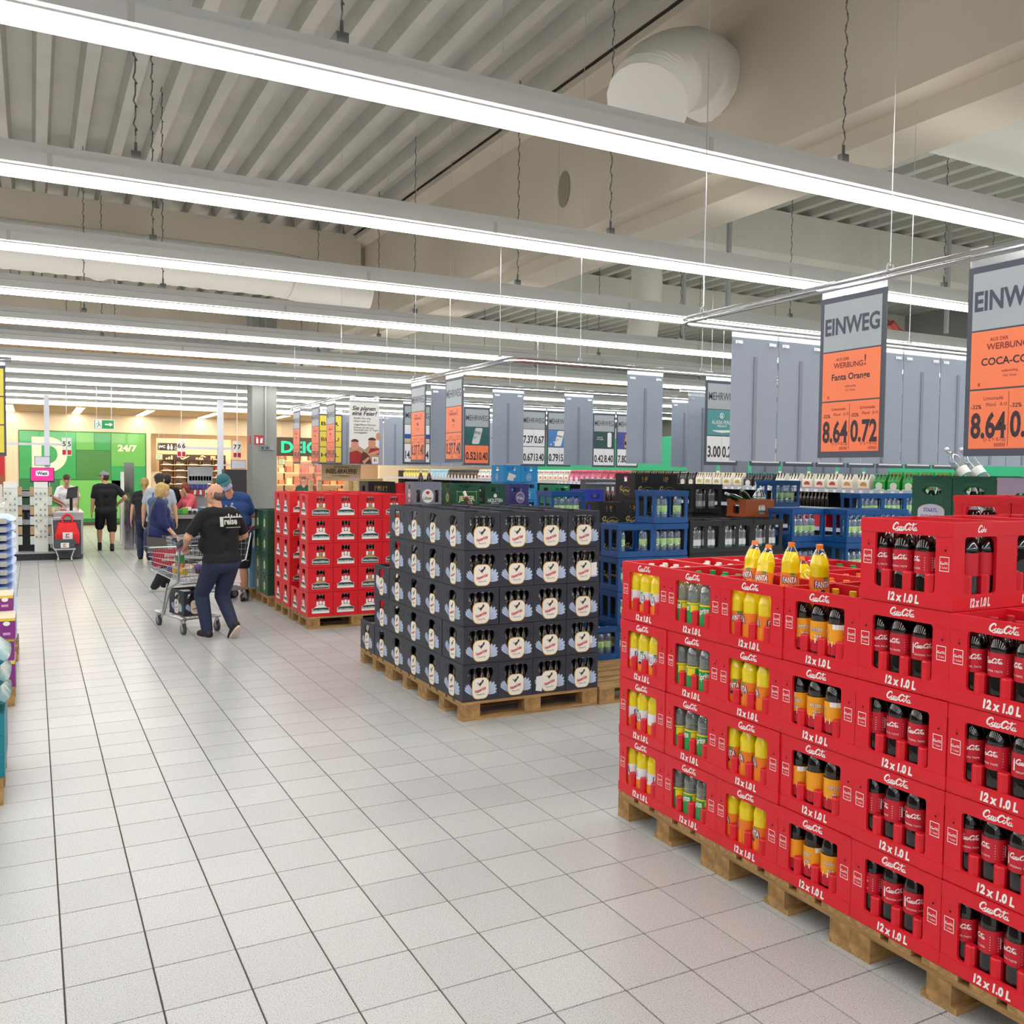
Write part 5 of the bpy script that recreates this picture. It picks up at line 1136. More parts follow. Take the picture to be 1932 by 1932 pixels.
for zi, z in enumerate((1.05, 1.3, 1.55, 1.8, 2.02)):
    for c in range(5):
        for q in range(1 if zi % 2 else 1):
            tag(inst('shoe', SHM[4 if (zi == 3 and c == 4) else rnd.randrange(4)], None, (4.2 + .1 + c * .47, 36.05, z)), 'shoe on the shop wall, %s shelf from below, %s place' % (ORD[zi], ORD[c]), 'shoe', 'shoes on the shop wall'); n += 1
for k, (x, c) in enumerate(((4.4, '#d9663a'), (4.95, '#c8453a'), (5.75, '#e0743c'))):
    t = thing('sale_table', 'low shop table with red sale goods, %s' % ORD[k], 'table', (x, 34.6, 0)); MB().box((-.28, 0, .75), (.28, .5, .8)).obj('table_top', M_CREAM, t)
    for a, b in ((-.25, .03), (.22, .03), (-.25, .44), (.22, .44)): MB().box((a, b, 0), (a + .03, b + .03, .75)).obj('leg', M_CREAM, t)
    tag(MB().box((x - .2, 34.65, .8), (x + .2, 34.95, .95)).obj('sale_box', mat('sale_' + c, c, .6)), 'red sale box on the low shop table, %s' % ORD[k], 'box')
s_ = tag(MB().box((0, 0, 0), (.9, .05, .27)).obj('restroom_sign', mat('sign_navy', '#3a3346', .5), None, (4.0, 35.0, 2.52)), 'dark restroom sign with white symbols', 'sign')
m = MB().text('WC', (.14, -.004, .135), 'front', .13, bold=.03)
for x in (.36, .47): m.flat(ell(x, .21, .022, .022, 8), [tuple(range(8))], (0, -.004, 0)); m.flat([(x - .045, .06), (x + .045, .06), (x + .03, .18), (x - .03, .18)], [(0, 1, 2, 3)], (0, -.004, 0)); m.flat(rect(x - .02, .03, x + .02, .06), [(0, 1, 2, 3)], (0, -.004, 0))
m.ribbon([(ell(.62, .09, .045, .045, 10, 100, 400), .016), ([(.6, .2), (.61, .12), (.67, .11), (.69, .05)], .016)], (0, -.004, 0)).flat(rect(.74, .05, .755, .22), [(0, 1, 2, 3)], (0, -.004, 0)).ribbon([([(.78, .06), (.8, .16), (.86, .21)], .03)], (0, -.004, 0)).obj('pictograms', M_WHITE, s_)
MB().cyl((.2, .02, .27), (.2, .02, 1.1), .008, 5).obj('rod', M_STEEL, s_); MB().cyl((.7, .02, .27), (.7, .02, 1.1), .008, 5).obj('rod', M_STEEL, s_)
for k, (x, y, z) in enumerate(((3.75, 32.46, 2.15), (7.72, 32.46, 2.05))):
    s_ = tag(MB().box((0, 0, 0), (.24, .04, .22)).obj('letter_sign', mat('sign_sage', '#8fa878', .5), None, (x, y, z)), 'small square sage sign with a D, %s' % ['beside the shoe shop', 'below the big shop lettering'][k], 'sign')
    MB().flat(rect(.03, .03, .21, .19), [(0, 1, 2, 3)], (0, -.003, 0)).obj('face', mat('face_pale', '#e6e8cf', .5), s_); MB().text('D', (.12, -.006, .11), 'front', .14, bold=.03).obj('lettering', mat('sign_sage'), s_); MB().cyl((.12, .02, .22), (.12, .02, 3.6 - z), .006, 5).obj('rod', M_STEEL, s_)
    if k == 0: s_.location = (3.62, 32.4, 2.15)
tag(MB().box((3.75, 34.8, 0), (4.1, 34.85, 1.75)).obj('notice_board', mat('notice_cream', '#efe0c4', .6)), 'pale upright notice board at the shoe shop entrance', 'notice board')
# second shop with green letters
s_ = tag(MB().box((0, 0, 0), (3.6, .08, .66)).obj('shop_sign', mat('band_umber', '#4a3c33', .6), None, (7.62, 32.38, 2.36)), 'dark shop fascia with bright green letters', 'shop sign')
gl = bpy.data.materials.new('green_glow'); gl.use_nodes = True; _b = gl.node_tree.nodes['Principled BSDF']; _b.inputs['Base Color'].default_value = lin('#20d890'); _b.inputs['Emission Color'].default_value = lin('#20e49a'); _b.inputs['Emission Strength'].default_value = .75
MB().text('DEICH', (1.05, -.02, .32), 'front', .56, bold=.03, width=1.75).obj('lettering', gl, s_)
t = thing('shop_rack', 'tall bright goods rack in the second shop', 'shelf', (7.7, 36.2, 0))
for x in (0, 1.2, 2.4, 3.58): MB().box((x, .3, 0), (x + .04, .4, 2.6)).obj('upright', mat('shoe_post'), t)
for r_ in range(5):
    MB().box((0, 0, .3 + .48 * r_), (3.6, .4, .33 + .48 * r_)).obj('shelf_board', mat('shoe_shelf'), t)
    for k in range(12): MB().box((.05 + .3 * k, .05, .33 + .48 * r_), (.25 + .3 * k, .28, .5 + .48 * r_ + .08 * ((k * 7 + r_ * 3) % 3))).obj('box', mat('goods_%d' % ((k + r_) % 4), ('#e0a070', '#d97a5a', '#f0cfa0', '#a86a50')[(k + r_) % 4], .6), t)
tag(MB().box((7.95, 30.5, 0), (8.75, 30.53, 2.1)).obj('glass_screen', clear_mat('screen_rose', '#f2cfc8', .12, .2)), 'pink tinted glass screen before the second shop', 'screen')

# ================================================================ CHECKOUT LANE (left)
M_STL = mat('brushed_steel', '#b9b6b4', .3, .8); M_CHG = mat('checkout_grey', '#55585e', .5); M_LGR = mat('light_grey', '#a5a7ab', .5); M_DARK = mat('dark_plinth', '#232529', .5)
c1 = thing('checkout_counter', 'grey checkout counter with steel top, left lane', 'checkout', (.37, 20.62, 0))
MB().box((0, 0, .02), (.54, 3.0, .8)).obj('body', M_CHG, c1); MB().box((-.01, -.02, .8), (.55, 3.0, .93)).obj('apron', M_LGR, c1); MB().box((-.02, -.03, .93), (.56, 3.0, .955)).obj('steel_top', M_STL, c1); MB().box((.54, .1, .2), (.545, 2.9, .6)).obj('side_panel', M_DARK, c1); MB().box((.5, -.025, .1), (.54, -.0, .8)).obj('edge_guard', M_LGR, c1)
t = thing('card_terminal', 'black card terminal on a stand at the left checkout', 'terminal', (.72, 21.4, .955)); MB().cyl((0, 0, 0), (0, 0, .3), .03, 8).obj('stand', M_BLACK, t); MB().raw([(-.1, -.06, .26), (.12, -.06, .3), (.14, .1, .52), (-.06, .1, .48), (-.1, 0, .24), (.12, 0, .28), (.14, .14, .5), (-.06, .14, .46)], [(0, 1, 2, 3), (4, 5, 6, 7), (0, 1, 5, 4), (1, 2, 6, 5), (2, 3, 7, 6), (3, 0, 4, 7)]).obj('head', M_BLACK, t)
tag(MB().box((.42, 20.8, .956), (.78, 20.86, .985)).obj('lane_divider', mat('divider_blue', '#4a5a9a', .5)), 'blue lane divider bar on the left checkout', 'divider'); tag(MB().box((.42, 20.7, .956), (.8, 20.75, .98)).obj('lane_divider', M_WHITE), 'white lane divider bar on the left checkout', 'divider')
tag(MB().box((.5, 21.0, .956), (.62, 21.1, 1.0)).obj('snack_pack', mat('snack_red', '#d8402c', .5)), 'red snack pack on the left checkout belt', 'grocery'); tag(MB().box((.4, 21.05, .956), (.48, 21.15, .99)).obj('snack_pack', mat('snack_yellow', '#d9c83a', .5)), 'yellow snack pack on the left checkout belt', 'grocery')
tag(MB().box((.86, 21.6, .955), (.88, 22.6, 1.45)).obj('sneeze_guard', clear_mat('guard_clear', '#ffe9d8', .12, .1)), 'clear guard screen at the left checkout', 'screen')
pf = thing('display_platform', 'long black low platform carrying the checkout racks', 'platform', (-.6, 20.58, 0)); MB().box((0, 0, 0), (1.0, 1.3, .13)).obj('plinth', M_DARK, pf); MB().box((0, -.01, .13), (1.0, 1.3, .15)).obj('top_edge', M_LGR, pf)
def gum_rack(x, lab, right):
    t = thing('card_rack', lab, 'rack', (x, 20.8, .15)); MB().box((-.125, 0, 0), (.125, .12, 1.3)).obj('body', mat('rack_white', '#dfe2da', .5), t); MB().box((-.125, -.01, 1.3), (.125, .12, 1.42)).obj('header', mat('rack_head', '#e6e8e2', .5), t)
    for r_ in range(9):
        for c in range(3):
            if (r_ * 3 + c * 5 + int(x * 7)) % 4 == 0: continue
            p = MB().box((-.11 + .08 * c, -.02, .28 + .11 * r_), (-.055 + .08 * c, 0, .36 + .11 * r_)).obj('blister_pack', mat('pack_pale', '#d4d8cf', .5), t)
            MB().box((-.1 + .08 * c, -.022, .29 + .11 * r_), (-.075 + .08 * c, -.02, .32 + .11 * r_)).obj('print', mat('print_olive', '#77796c', .6), p)
    for s in (-1, 1):
        for r_ in range(6): MB().box((.125 if s > 0 else -.2, .02, .15 + .2 * r_), (.2 if s > 0 else -.125, .03, .32 + .2 * r_)).obj('side_pack', mat('pack_side_%d' % (r_ % 2), ('#cfd3cb', '#b59a74')[r_ % 2], .5), t)
gum_rack(.15, 'white tower rack of small packs below the pink screen', True); gum_rack(-.39, 'white tower rack of small packs at the far left', False)
cs = thing('gondola_back', 'dark checkout shelf behind the white tower racks', 'shelf', (-.36, 21.12, .15)); MB().box((0, 0, 0), (.62, .5, 1.25)).obj('body', M_DARK, cs)
for z in (.55, .85, 1.12): MB().box((-.02, -.2, z), (.6, 0, z + .1)).obj('shelf_front', M_LGR, cs)
for k, (x, z, c) in enumerate(((.0, .72, '#8a6a3c'), (.2, .72, '#2a3a7a'), (.42, .72, '#b8a04a'), (.1, 1.02, '#3c6a4a'), (.35, 1.02, '#8a3a3a'))): tag(MB().box((0, 0, 0), (.14, .12, .14)).obj('sweet_box', mat('sweet_' + c, c, .5), None, (-.3 + x, 21.02, .15 + z - .07 + .0)), 'small coloured box on the checkout shelf, %s' % ORD[k], 'box')
sc_ = thing('advert_screen', 'pink advertising screen with a white panel on the checkout', 'screen', (-.04, 20.98, 1.56)); MB().box((0, 0, 0), (.44, .04, .3)).obj('bezel', M_BLACK, sc_)
pk = bpy.data.materials.new('screen_pink'); pk.use_nodes = True; _b = pk.node_tree.nodes['Principled BSDF']; _b.inputs['Base Color'].default_value = lin('#e0207c'); _b.inputs['Emission Color'].default_value = lin('#ee1f86'); _b.inputs['Emission Strength'].default_value = .55
f_ = MB().box((.015, -.004, .03), (.425, 0, .29)).obj('display', pk, sc_); MB().plate((0, -.006, 0), 'front', rrect(.1, .13, .34, .24, .03), th=.001).obj('panel', M_WHITE, f_); MB().text('West', (.22, -.008, .185), 'front', .1, bold=.03, width=.19).obj('lettering', M_NAVY, f_); MB().box((.1, .01, -.2), (.34, .03, 0)).obj('stand', M_DARK, sc_)
ps = thing('lane_post', 'tall white steel post with cross arms at the left checkout', 'post', (.28, 21.75, 0)); M_PST = mat('post_white', '#d9dde6', .4)
MB().box((-.05, -.03, 0), (.05, .05, 3.4)).obj('post', M_PST, ps); MB().box((-.9, -.01, 2.33), (.45, .03, 2.38)).obj('arm', M_PST, ps)
bb = MB().box((-.24, -.06, 1.9), (.06, -.04, 2.1)).obj('info_board', M_NAVY, ps); MB().box((-.23, -.064, 1.91), (.05, -.06, 2.09)).obj('board_face', mat('board_pale', '#dfe3ee', .5), bb)
def lane_sign(x, y, lab, num):
    t = thing('lane_number', lab, 'sign', (x, y, 2.12))
    for k, dx in enumerate((0, .1)):
        b = MB().box((dx, -.03 + .05 * k, 0), (dx + .085, .0 + .05 * k, .38)).obj('lamp_box', mat('lane_white', '#f2efe6', .5), t); MB().box((dx + .008, -.034 + .05 * k, .02), (dx + .077, -.03 + .05 * k, .12)).obj('red_field', M_LBLR, b)
        if num: MB().text(num, (dx + .043, -.034 + .05 * k, .25), 'front', .14, bold=.02).obj('lettering', M_BLACK, b)
    MB().cyl((.09, .0, .38), (.09, .0, 3.92), .006, 5).obj('rod', M_STEEL, t)
lane_sign(.56, 21.6, 'white and red lane number sign at the left post', '5'); lane_sign(2.78, 20.9, 'white and red lane number sign left of the right post', '6'); lane_sign(3.96, 20.9, 'white and red lane number sign reading seven', '7')
ex = thing('exit_sign', 'hanging green emergency exit sign with running figure and arrow', 'sign', (1.16, 21.3, 2.69)); MB().box((0, 0, 0), (.41, .05, .21)).obj('box', M_WHITE, ex)
f_ = MB().box((.015, -.004, .015), (.395, 0, .195)).obj('green_face', mat('exit_green', '#1f9a52', .5), ex)
MB().flat(rect(.03, .02, .16, .19), [(0, 1, 2, 3)], (0, -.006, 0)).flat([(.22, .09), (.31, .09), (.31, .06), (.375, .105), (.31, .15), (.31, .12), (.22, .12)], [tuple(range(7))], (0, -.006, 0)).obj('pictogram', M_WHITE, f_)
MB().ribbon([([(.06, .04), (.085, .075), (.1, .105), (.085, .14)], .018), ([(.1, .105), (.125, .08), (.14, .05)], .016), ([(.085, .13), (.06, .11), (.05, .09)], .012), ([(.09, .135), (.12, .13), (.135, .11)], .012)], (0, -.008, 0)).flat(ell(.095, .158, .013, .013, 8), [tuple(range(8))], (0, -.008, 0)).obj('running_figure', mat('exit_green'), f_)
for x in (.06, .35): MB().cyl((x, .02, .21), (x, .02, 3.34), .006, 5).obj('rod', M_STEEL, ex)
# red bag and small trolley at the counter
bag = thing('shopping_bag', 'bright red cloth shopping bag hanging at the checkout counter', 'bag', (.62, 20.55, .32)); M_BAG = mat('bag_red', '#ef1f25', .6, bump=.3, nscale=12)
MB().raw([(-.2, -.09, .0), (.2, -.09, 0), (.22, .04, 0), (-.22, .04, 0), (-.16, -.06, .42), (.15, -.06, .42), (.16, .04, .44), (-.17, .04, .44), (-.21, -.1, .2), (.21, -.1, .2), (.23, .04, .2), (-.23, .04, .2)], [(0, 1, 9, 8), (1, 2, 10, 9), (2, 3, 11, 10), (3, 0, 8, 11), (8, 9, 5, 4), (9, 10, 6, 5), (10, 11, 7, 6), (11, 8, 4, 7), (4, 5, 6, 7), (0, 3, 2, 1)]).obj('body', M_BAG, bag)
for s in (-.05, .03): MB().tube(catmull([(-.09, s, .42), (-.08, s, .54), (0, s, .6), (.08, s, .54), (.09, s, .42)], 4), .016, 6).obj('handle', M_BAG, bag)
p_ = MB().plate((0, -.105, 0), 'front', rect(-.09, .1, .09, .24), th=.002).obj('logo_patch', M_WHITE, bag); m = MB()
def kmark(m, x, z, k, y): m.flat(rect(x - .035 * k, z - .04 * k, x - .01 * k, z - .004 * k), [(0, 1, 2, 3)], (0, y, 0)).flat(rect(x - .035 * k, z + .004 * k, x - .01 * k, z + .04 * k), [(0, 1, 2, 3)], (0, y, 0)).flat([(x, z + .004 * k), (x + .035 * k, z + .04 * k), (x, z + .04 * k)], [(0, 1, 2)], (0, y, 0)).flat([(x, z - .004 * k), (x + .035 * k, z - .04 * k), (x, z - .04 * k)], [(0, 1, 2)], (0, y, 0)); return m
kmark(m, 0, .17, 1, -.1065).obj('logo', M_REDP, p_)
tr = thing('basket_trolley', 'small grey basket trolley parked at the checkout', 'trolley', (.56, 20.3, 0)); M_TRW = mat('trolley_white', '#d9dad8', .35, .3)
MB().raw([(-.15, -.12, .2), (.15, -.12, .2), (.15, .12, .2), (-.15, .12, .2), (-.2, -.15, .42), (.2, -.15, .42), (.2, .15, .42), (-.2, .15, .42)], [(0, 1, 5, 4), (1, 2, 6, 5), (2, 3, 7, 6), (3, 0, 4, 7), (0, 3, 2, 1)]).obj('tub', mat('tub_grey', '#52565e', .5), tr)
b_ = MB().box((-.075, -.152, .27), (.075, -.145, .37)).obj('sign_plate', M_WHITE, tr); kmark(MB(), 0, .32, .8, -.154).obj('logo', M_REDP, b_)
MB().tube([(-.19, -.14, .24), (.19, -.14, .24), (.19, .14, .24), (-.19, .14, .24)], .012, 6, closed=True).tube([(-.17, -.13, .24), (-.12, -.12, .09)], .01, 6).tube([(.17, -.13, .24), (.12, -.12, .09)], .01, 6).obj('frame', M_TRW, tr); MB().tube([(-.2, .1, .24), (-.22, .1, .86), (-.06, .1, .86)], .012, 6).obj('handle', M_TRW, tr)
for x in (-.12, .12):
    for y in (-.1, .1): MB().cyl((x - .012, y, .035), (x + .012, y, .035), .035, 10).obj('wheel', mat('wheel_pale', '#cfcfca', .5), tr)
# barriers between the lanes
for k, (x, y) in enumerate(((2.0, 24.6), (2.06, 23.6), (2.12, 22.7))):
    t = thing('barrier', 'chrome lane barrier with clear panel, %s from the back' % ORD[k], 'barrier', (x, y, 0)); M_GUARD = clear_mat('panel_clear', '#cfc9d6', .35, .15)
    for dy in (0, .75): MB().cyl((0, dy, 0), (0, dy, 1.08), .025, 8).obj('post', M_CHROME, t)
    MB().cyl((0, 0, 1.05), (0, .75, 1.05), .022, 8).obj('rail', M_CHROME, t); MB().box((-.008, .05, .1), (.008, .7, 1.0)).obj('panel', M_GUARD, t)
tag(MB().box((1.86, 22.6, 0), (2.07, 22.66, 2.0)).obj('security_gate', clear_mat('gate_clear', '#c9c4d4', .35, .12)), 'tall clear security gate panel beside the walkway', 'gate'); tag(MB().cyl((1.95, 24.2, 0), (1.95, 24.2, 1.78), .045, 10).obj('gate_post', M_WHITE), 'white round gate post before the green wall', 'post')
gs = tag(MB().box((2.03, 23.7, .35), (2.05, 23.95, 1.0)).obj('stop_sign', M_WHITE), 'white stop panel with orange ovals on the barrier', 'sign')
for z in (.55, .82): MB().flat(ell(0, z, .06, .1, 12), [tuple(range(12))], (2.027, 23.82, 0), 'left').obj('orange_oval', mat('oval_orange', '#e0743a', .5), gs)
# ================================================================ CHECKOUT LANE (right) behind the shoppers
c2 = thing('checkout_counter', 'steel framed black checkout conveyor behind the shoppers', 'checkout', (2.32, 18.6, 0))
MB().box((0, 0, .9), (.9, 1.9, .98)).obj('belt_frame', M_STL, c2); MB().box((.06, .05, .98), (.84, 1.85, .99)).obj('belt', M_BLACK, c2)
for x, y in ((.0, 0), (.85, 0), (0, 1.2), (.85, 1.2)): MB().box((x, y, 0), (x + .05, y + .05, .9)).obj('leg', M_STL, c2)
MB().box((.05, .15, .08), (.85, 1.85, .88)).obj('body', M_DARK, c2); MB().box((.06, .12, .5), (.4, .15, .56)).obj('lower_shelf', M_LGR, c2); MB().box((.0, .1, .35), (.04, .5, .8)).obj('red_panel', M_LBLR, c2)
for k in range(16):
    c = ('#d8d8d4', '#3f9a4a', '#7ac040', '#c8c2b4', '#e6e6e6', '#2f6a9a', '#b08a5a')[k % 7]
    tag(MB().box((0, 0, 0), (.1, .12, .06 + .03 * (k % 3))).obj('grocery_pack', mat('groc_' + c, c, .5), None, (2.4 + .1 * (k % 8) * .95, 18.72 + .22 * (k // 8), .99)), 'grocery pack on the right conveyor, %s row, %s' % (['front', 'rear'][k // 8], ORD[k % 8]), 'grocery')
for k in range(5): tag(MB().cyl((0, 0, 0), (0, .05, 0), .035, 12).obj('round_tin', M_BLACK, None, (2.72 + .085 * k, 18.63, 1.026)), 'dark round tin lying at the conveyor edge, %s' % ORD[k], 'tin')
r2 = thing('sweets_rack', 'grey checkout rack crammed with colourful sweets', 'rack', (2.98, 21.25, 0)); MB().box((0, 0, 0), (.5, .4, 1.55)).obj('body', M_LGR, r2); MB().box((.12, .1, 1.55), (.62, .4, 1.92)).obj('upper_board', M_LGR, r2)
for r_ in range(4):
    for k in range(8): MB().box((-.0 + .06 * k + (.12 if r_ > 1 else 0), (-.12 if r_ < 2 else .06) + .02 * r_, 1.3 + .13 * r_ + (.05 if r_ > 1 else 0)), (.05 + .06 * k + (.12 if r_ > 1 else 0), (-.06 if r_ < 2 else .1) + .02 * r_, 1.4 + .13 * r_ + (.05 if r_ > 1 else 0))).obj('sweet_pack', mat('sweet_%d' % ((k * 3 + r_) % 6), ('#c23a3a', '#3a5aa8', '#d9b23a', '#e6e2d6', '#5a3a7a', '#a8643a')[(k * 3 + r_) % 6], .5), r2)
tag(MB().box((3.55, 19.6, 0), (4.0, 19.95, 1.87)).obj('dark_cabinet', mat('cabinet_black', '#26242c', .5)), 'dark tall cabinet beside the pillar', 'cabinet')
rb = thing('red_bin', 'red promotion display box on a blue base', 'display', (3.52, 19.15, 0)); MB().box((0, 0, .14), (.42, .3, 1.25)).obj('body', mat('promo_red', '#cf1f48', .5), rb); MB().box((0, 0, 0), (.1, .3, .14)).box((.32, 0, 0), (.42, .3, .14)).obj('base', mat('base_blue', '#1f5fd0', .5), rb); MB().box((.02, -.01, .5), (.3, 0, .52)).obj('strip', M_WHITE, rb)
ps = thing('lane_post', 'tall white steel post with cross arms at the right checkout', 'post', (3.71, 21.0, 0)); MB().box((-.06, -.04, 0), (.06, .06, 3.4)).obj('post', M_PST, ps); MB().box((-.75, -.01, 2.3), (.4, .03, 2.36)).obj('arm', M_PST, ps)
bb = MB().box((.22, -.05, 1.88), (.55, -.03, 2.08)).obj('info_board', M_NAVY, ps); MB().box((.23, -.054, 1.89), (.54, -.05, 2.07)).obj('board_face', mat('board_pale'), bb); MB().box((.06, -.03, 1.95), (.24, .0, 1.98)).obj('board_arm', M_PST, ps)

# ================================================================ LEFT EDGE PALLET GOODS
pallet(-1.36, 5.7, 'wooden pallet under teal goods at the left edge'); pallet(-1.34, 8.05, 'wooden pallet under purple cartons at the left edge'); pallet(-1.34, 9.9, 'wooden pallet under the blue bags at the left edge')
def bag_stack(x1, y0, zs, w, d, h, name, lab, m, m2=None, word='layer'):
    for k, z in enumerate(zs):
        mb = MB(); n = 8
        for a in range(n + 1):
            t = a / n; bul = math.sin(math.pi * t) ** .35
            y = y0 + d * t
            hh = h * (.55 + .45 * bul); e = .03 * bul
            mb.v += [(x1 - w, y, z + h / 2 - hh / 2), (x1 - .06 + e, y, z + h / 2 - hh / 2), (x1 + e, y, z + h / 2), (x1 - .06 + e, y, z + h / 2 + hh / 2), (x1 - w, y, z + h / 2 + hh / 2)]
        for a in range(n):
            for q in range(4): mb.f.append((a * 5 + q, a * 5 + q + 1, a * 5 + q + 6, a * 5 + q + 5)); mb.m.append(1 if (m2 and a in (5, 6) and False) else 0)
        mb.f += [(4, 3, 2, 1, 0), tuple(n * 5 + q for q in range(5))]; mb.m += [0, 0]
        o = tag(mb.obj(name, [m, m2 or m], smooth=50), '%s, %s from the bottom' % (lab, ORD[k]), 'bag', lab)
        if m2: MB().box((x1 - .1, y0 - .003, z + h * .2), (x1 - .045, y0, z + h * .8)).obj('info_print', m2, o)
M_BBAG = mat('bag_blue', '#8fb0e6', .35, noise=.12, nscale=14, bump=.4); M_TBAG = mat('bag_teal', '#0f7a80', .25, noise=.3, nscale=9, bump=.8)
bag_stack(-.18, 10.0, [.146 + .083 * k for k in range(15)], .7, .9, .085, 'filled_bag', 'pale blue filled bag in the left stack', M_BBAG, mat('bag_print', '#b9b5ac', .5))
for k in range(3): tag(MB().box((-.75, 5.74, .146 + .118 * k), (-.152, 6.45, .262 + .118 * k)).obj('teal_carton', mat('carton_teal', '#0c7c8c', .45)), 'teal carton at the left edge, %s from the bottom' % ORD[k], 'carton')
bag_stack(-.15, 5.75, [.505, .62, .735], .6, .66, .12, 'pet_food_bag', 'crumpled shiny teal bag at the left edge', M_TBAG)
M_PURP = mat('carton_purple', '#8a2f86', .45); M_CYEL = mat('carton_yellow', '#e6cf3c', .45)
def purple(x, y, z, lab, nz=.17):
    o = tag(MB().box((x - .62, y, z), (x, y + .4, z + nz)).obj('purple_carton', M_PURP), lab, 'carton'); MB().box((x - .62, y - .003, z + nz - .02), (x, y, z + nz)).obj('yellow_edge', M_CYEL, o); MB().box((x - .62, y, z + nz), (x, y + .4, z + nz + .004)).obj('lid', mat('lid_cream', '#e2d2b6', .7), o)
    for k in range(3):
        MB().flat(ell(x - .06 - .075 * k, z + nz * .75, .025, .018, 10), [tuple(range(10))], (0, y - .004, 0)).obj('label_spot', M_WHITE, o); MB().box((x - .085 - .075 * k, y - .004, z + .03), (x - .035 - .075 * k, y - .003, z + .05)).obj('label_bar', mat('carton_rose', '#d0a0cc', .5), o)
purple(-.135, 8.1, .146, 'purple carton with yellow edge, lowest of the left pile', .2); purple(-.14, 8.12, .352, 'purple carton with yellow edge, second of the left pile', .17); purple(-.13, 8.08, .53, 'purple carton with yellow edge, third of the left pile', .16); purple(-.15, 8.5, .695, 'purple carton with yellow edge, top one set back', .12)
# rack of pet goods behind the bags
t = thing('goods_rack', 'white rack with red and pale packs at the left edge', 'rack', (-1.3, 14.6, 0)); MB().box((0, 0, 0), (.95, .5, 1.3)).obj('body', mat('rack_white'), t); MB().box((0, -.02, 1.3), (.95, .5, 1.36)).obj('top_board', M_WHITE, t)
for k in range(5): MB().box((.05 + .18 * k, .0, 1.36), (.2 + .18 * k, .2, 1.62 + .08 * (k % 2))).obj('pack', mat('pet_%d' % (k % 3), ('#c22a2a', '#d8d6d0', '#e2e6ea')[k % 3], .5), t)
MB().box((.55, -.01, 1.75), (.95, .02, 2.02)).obj('red_header', M_LBLR, t)

# ================================================================ PEOPLE
import numpy as np
def two_bone(a, c, l1, l2, pole):
    a, c, pole = Vector(a), Vector(c), Vector(pole); d = c - a; L = d.length; mx = (l1 + l2) * .998
    if L > mx: c = a + d * (mx / L); d = c - a; L = mx
    u = d / L; x = (l1 * l1 - l2 * l2 + L * L) / (2 * L); h = math.sqrt(max(0, l1 * l1 - x * x))
    n = (pole - u * pole.dot(u)).normalized()
    return a + u * x + n * h, c
def cap_geo(mb, p, q, r1, r2, n=10):
    p, q = Vector(p), Vector(q); d = q - p
    if d.length < 1e-5: d = Vector((0, 0, 1e-4))
    u = d.normalized(); k = 3; pts = []; rs = []
    for i in range(k + 1):
        a = math.pi / 2 * i / k; pts.append(p - u * (r1 * math.cos(a))); rs.append(max(r1 * math.sin(a), 1e-4))
    for i in range(k + 1):
        a = math.pi / 2 * i / k; pts.append(q + u * (r2 * math.sin(a))); rs.append(max(r2 * math.cos(a), 1e-4))
    mb.tube(pts, rs, n)
_S2 = bpy.data.scenes.new('workbench')
def remesh(prims, voxel, smooth=4):
    mb = MB()
    for p, q, r1, r2, reg in prims: cap_geo(mb, p, q, r1, r2)
    me = mb.mesh('raw', mat('skin_default', '#d9a487', .6)); ob = bpy.data.objects.new('raw', me); _S2.collection.objects.link(ob)
    m = ob.modifiers.new('r', 'REMESH'); m.mode = 'VOXEL'; m.voxel_size = voxel
    s = ob.modifiers.new('s', 'SMOOTH'); s.factor = .5; s.iterations = smooth
    
    with bpy.context.temp_override(scene=_S2, view_layer=_S2.view_layers[0]):
        dg = bpy.context.evaluated_depsgraph_get(); ev = ob.evaluated_get(dg); out = bpy.data.meshes.new_from_object(ev)
    bpy.data.objects.remove(ob); bpy.data.meshes.remove(me)
    return out
def classify(me, prims):
    n = len(me.polygons); c = np.empty(n * 3); me.polygons.foreach_get('center', c); c = c.reshape(-1, 3)
    best = np.full(n, 9.0); idx = np.zeros(n, int)
    for k, (p, q, r1, r2, reg) in enumerate(prims):
        p_, q_ = np.array(p), np.array(q); d = q_ - p_; L = max(d @ d, 1e-9); t = np.clip((c - p_) @ d / L, 0, 1)
        dist = np.linalg.norm(c - p_ - t[:, None] * d, axis=1) - (r1 + (r2 - r1) * t)
        m = dist < best; best[m] = dist[m]; idx[m] = k
    return np.array([prims[i][4] for i in idx])
def shell(me, reg, want, off, name, m, parent):
    sel = np.nonzero(np.isin(reg, want))[0]
    if not len(sel): return None
    nv = len(me.vertices); co = np.empty(nv * 3); me.vertices.foreach_get('co', co); co = co.reshape(-1, 3); no = np.array([v.normal[:] for v in me.vertices])
    used = {}; vs = []; fs = []
    for i in sel:
        f = []
        for v in me.polygons[int(i)].vertices:
            if v not in used: used[v] = len(vs); vs.append(tuple(co[v] + no[v] * off))
            f.append(used[v])
        fs.append(tuple(f))
    b = MB(); b.raw(vs, fs); return b.obj(name, m, parent, smooth=60)
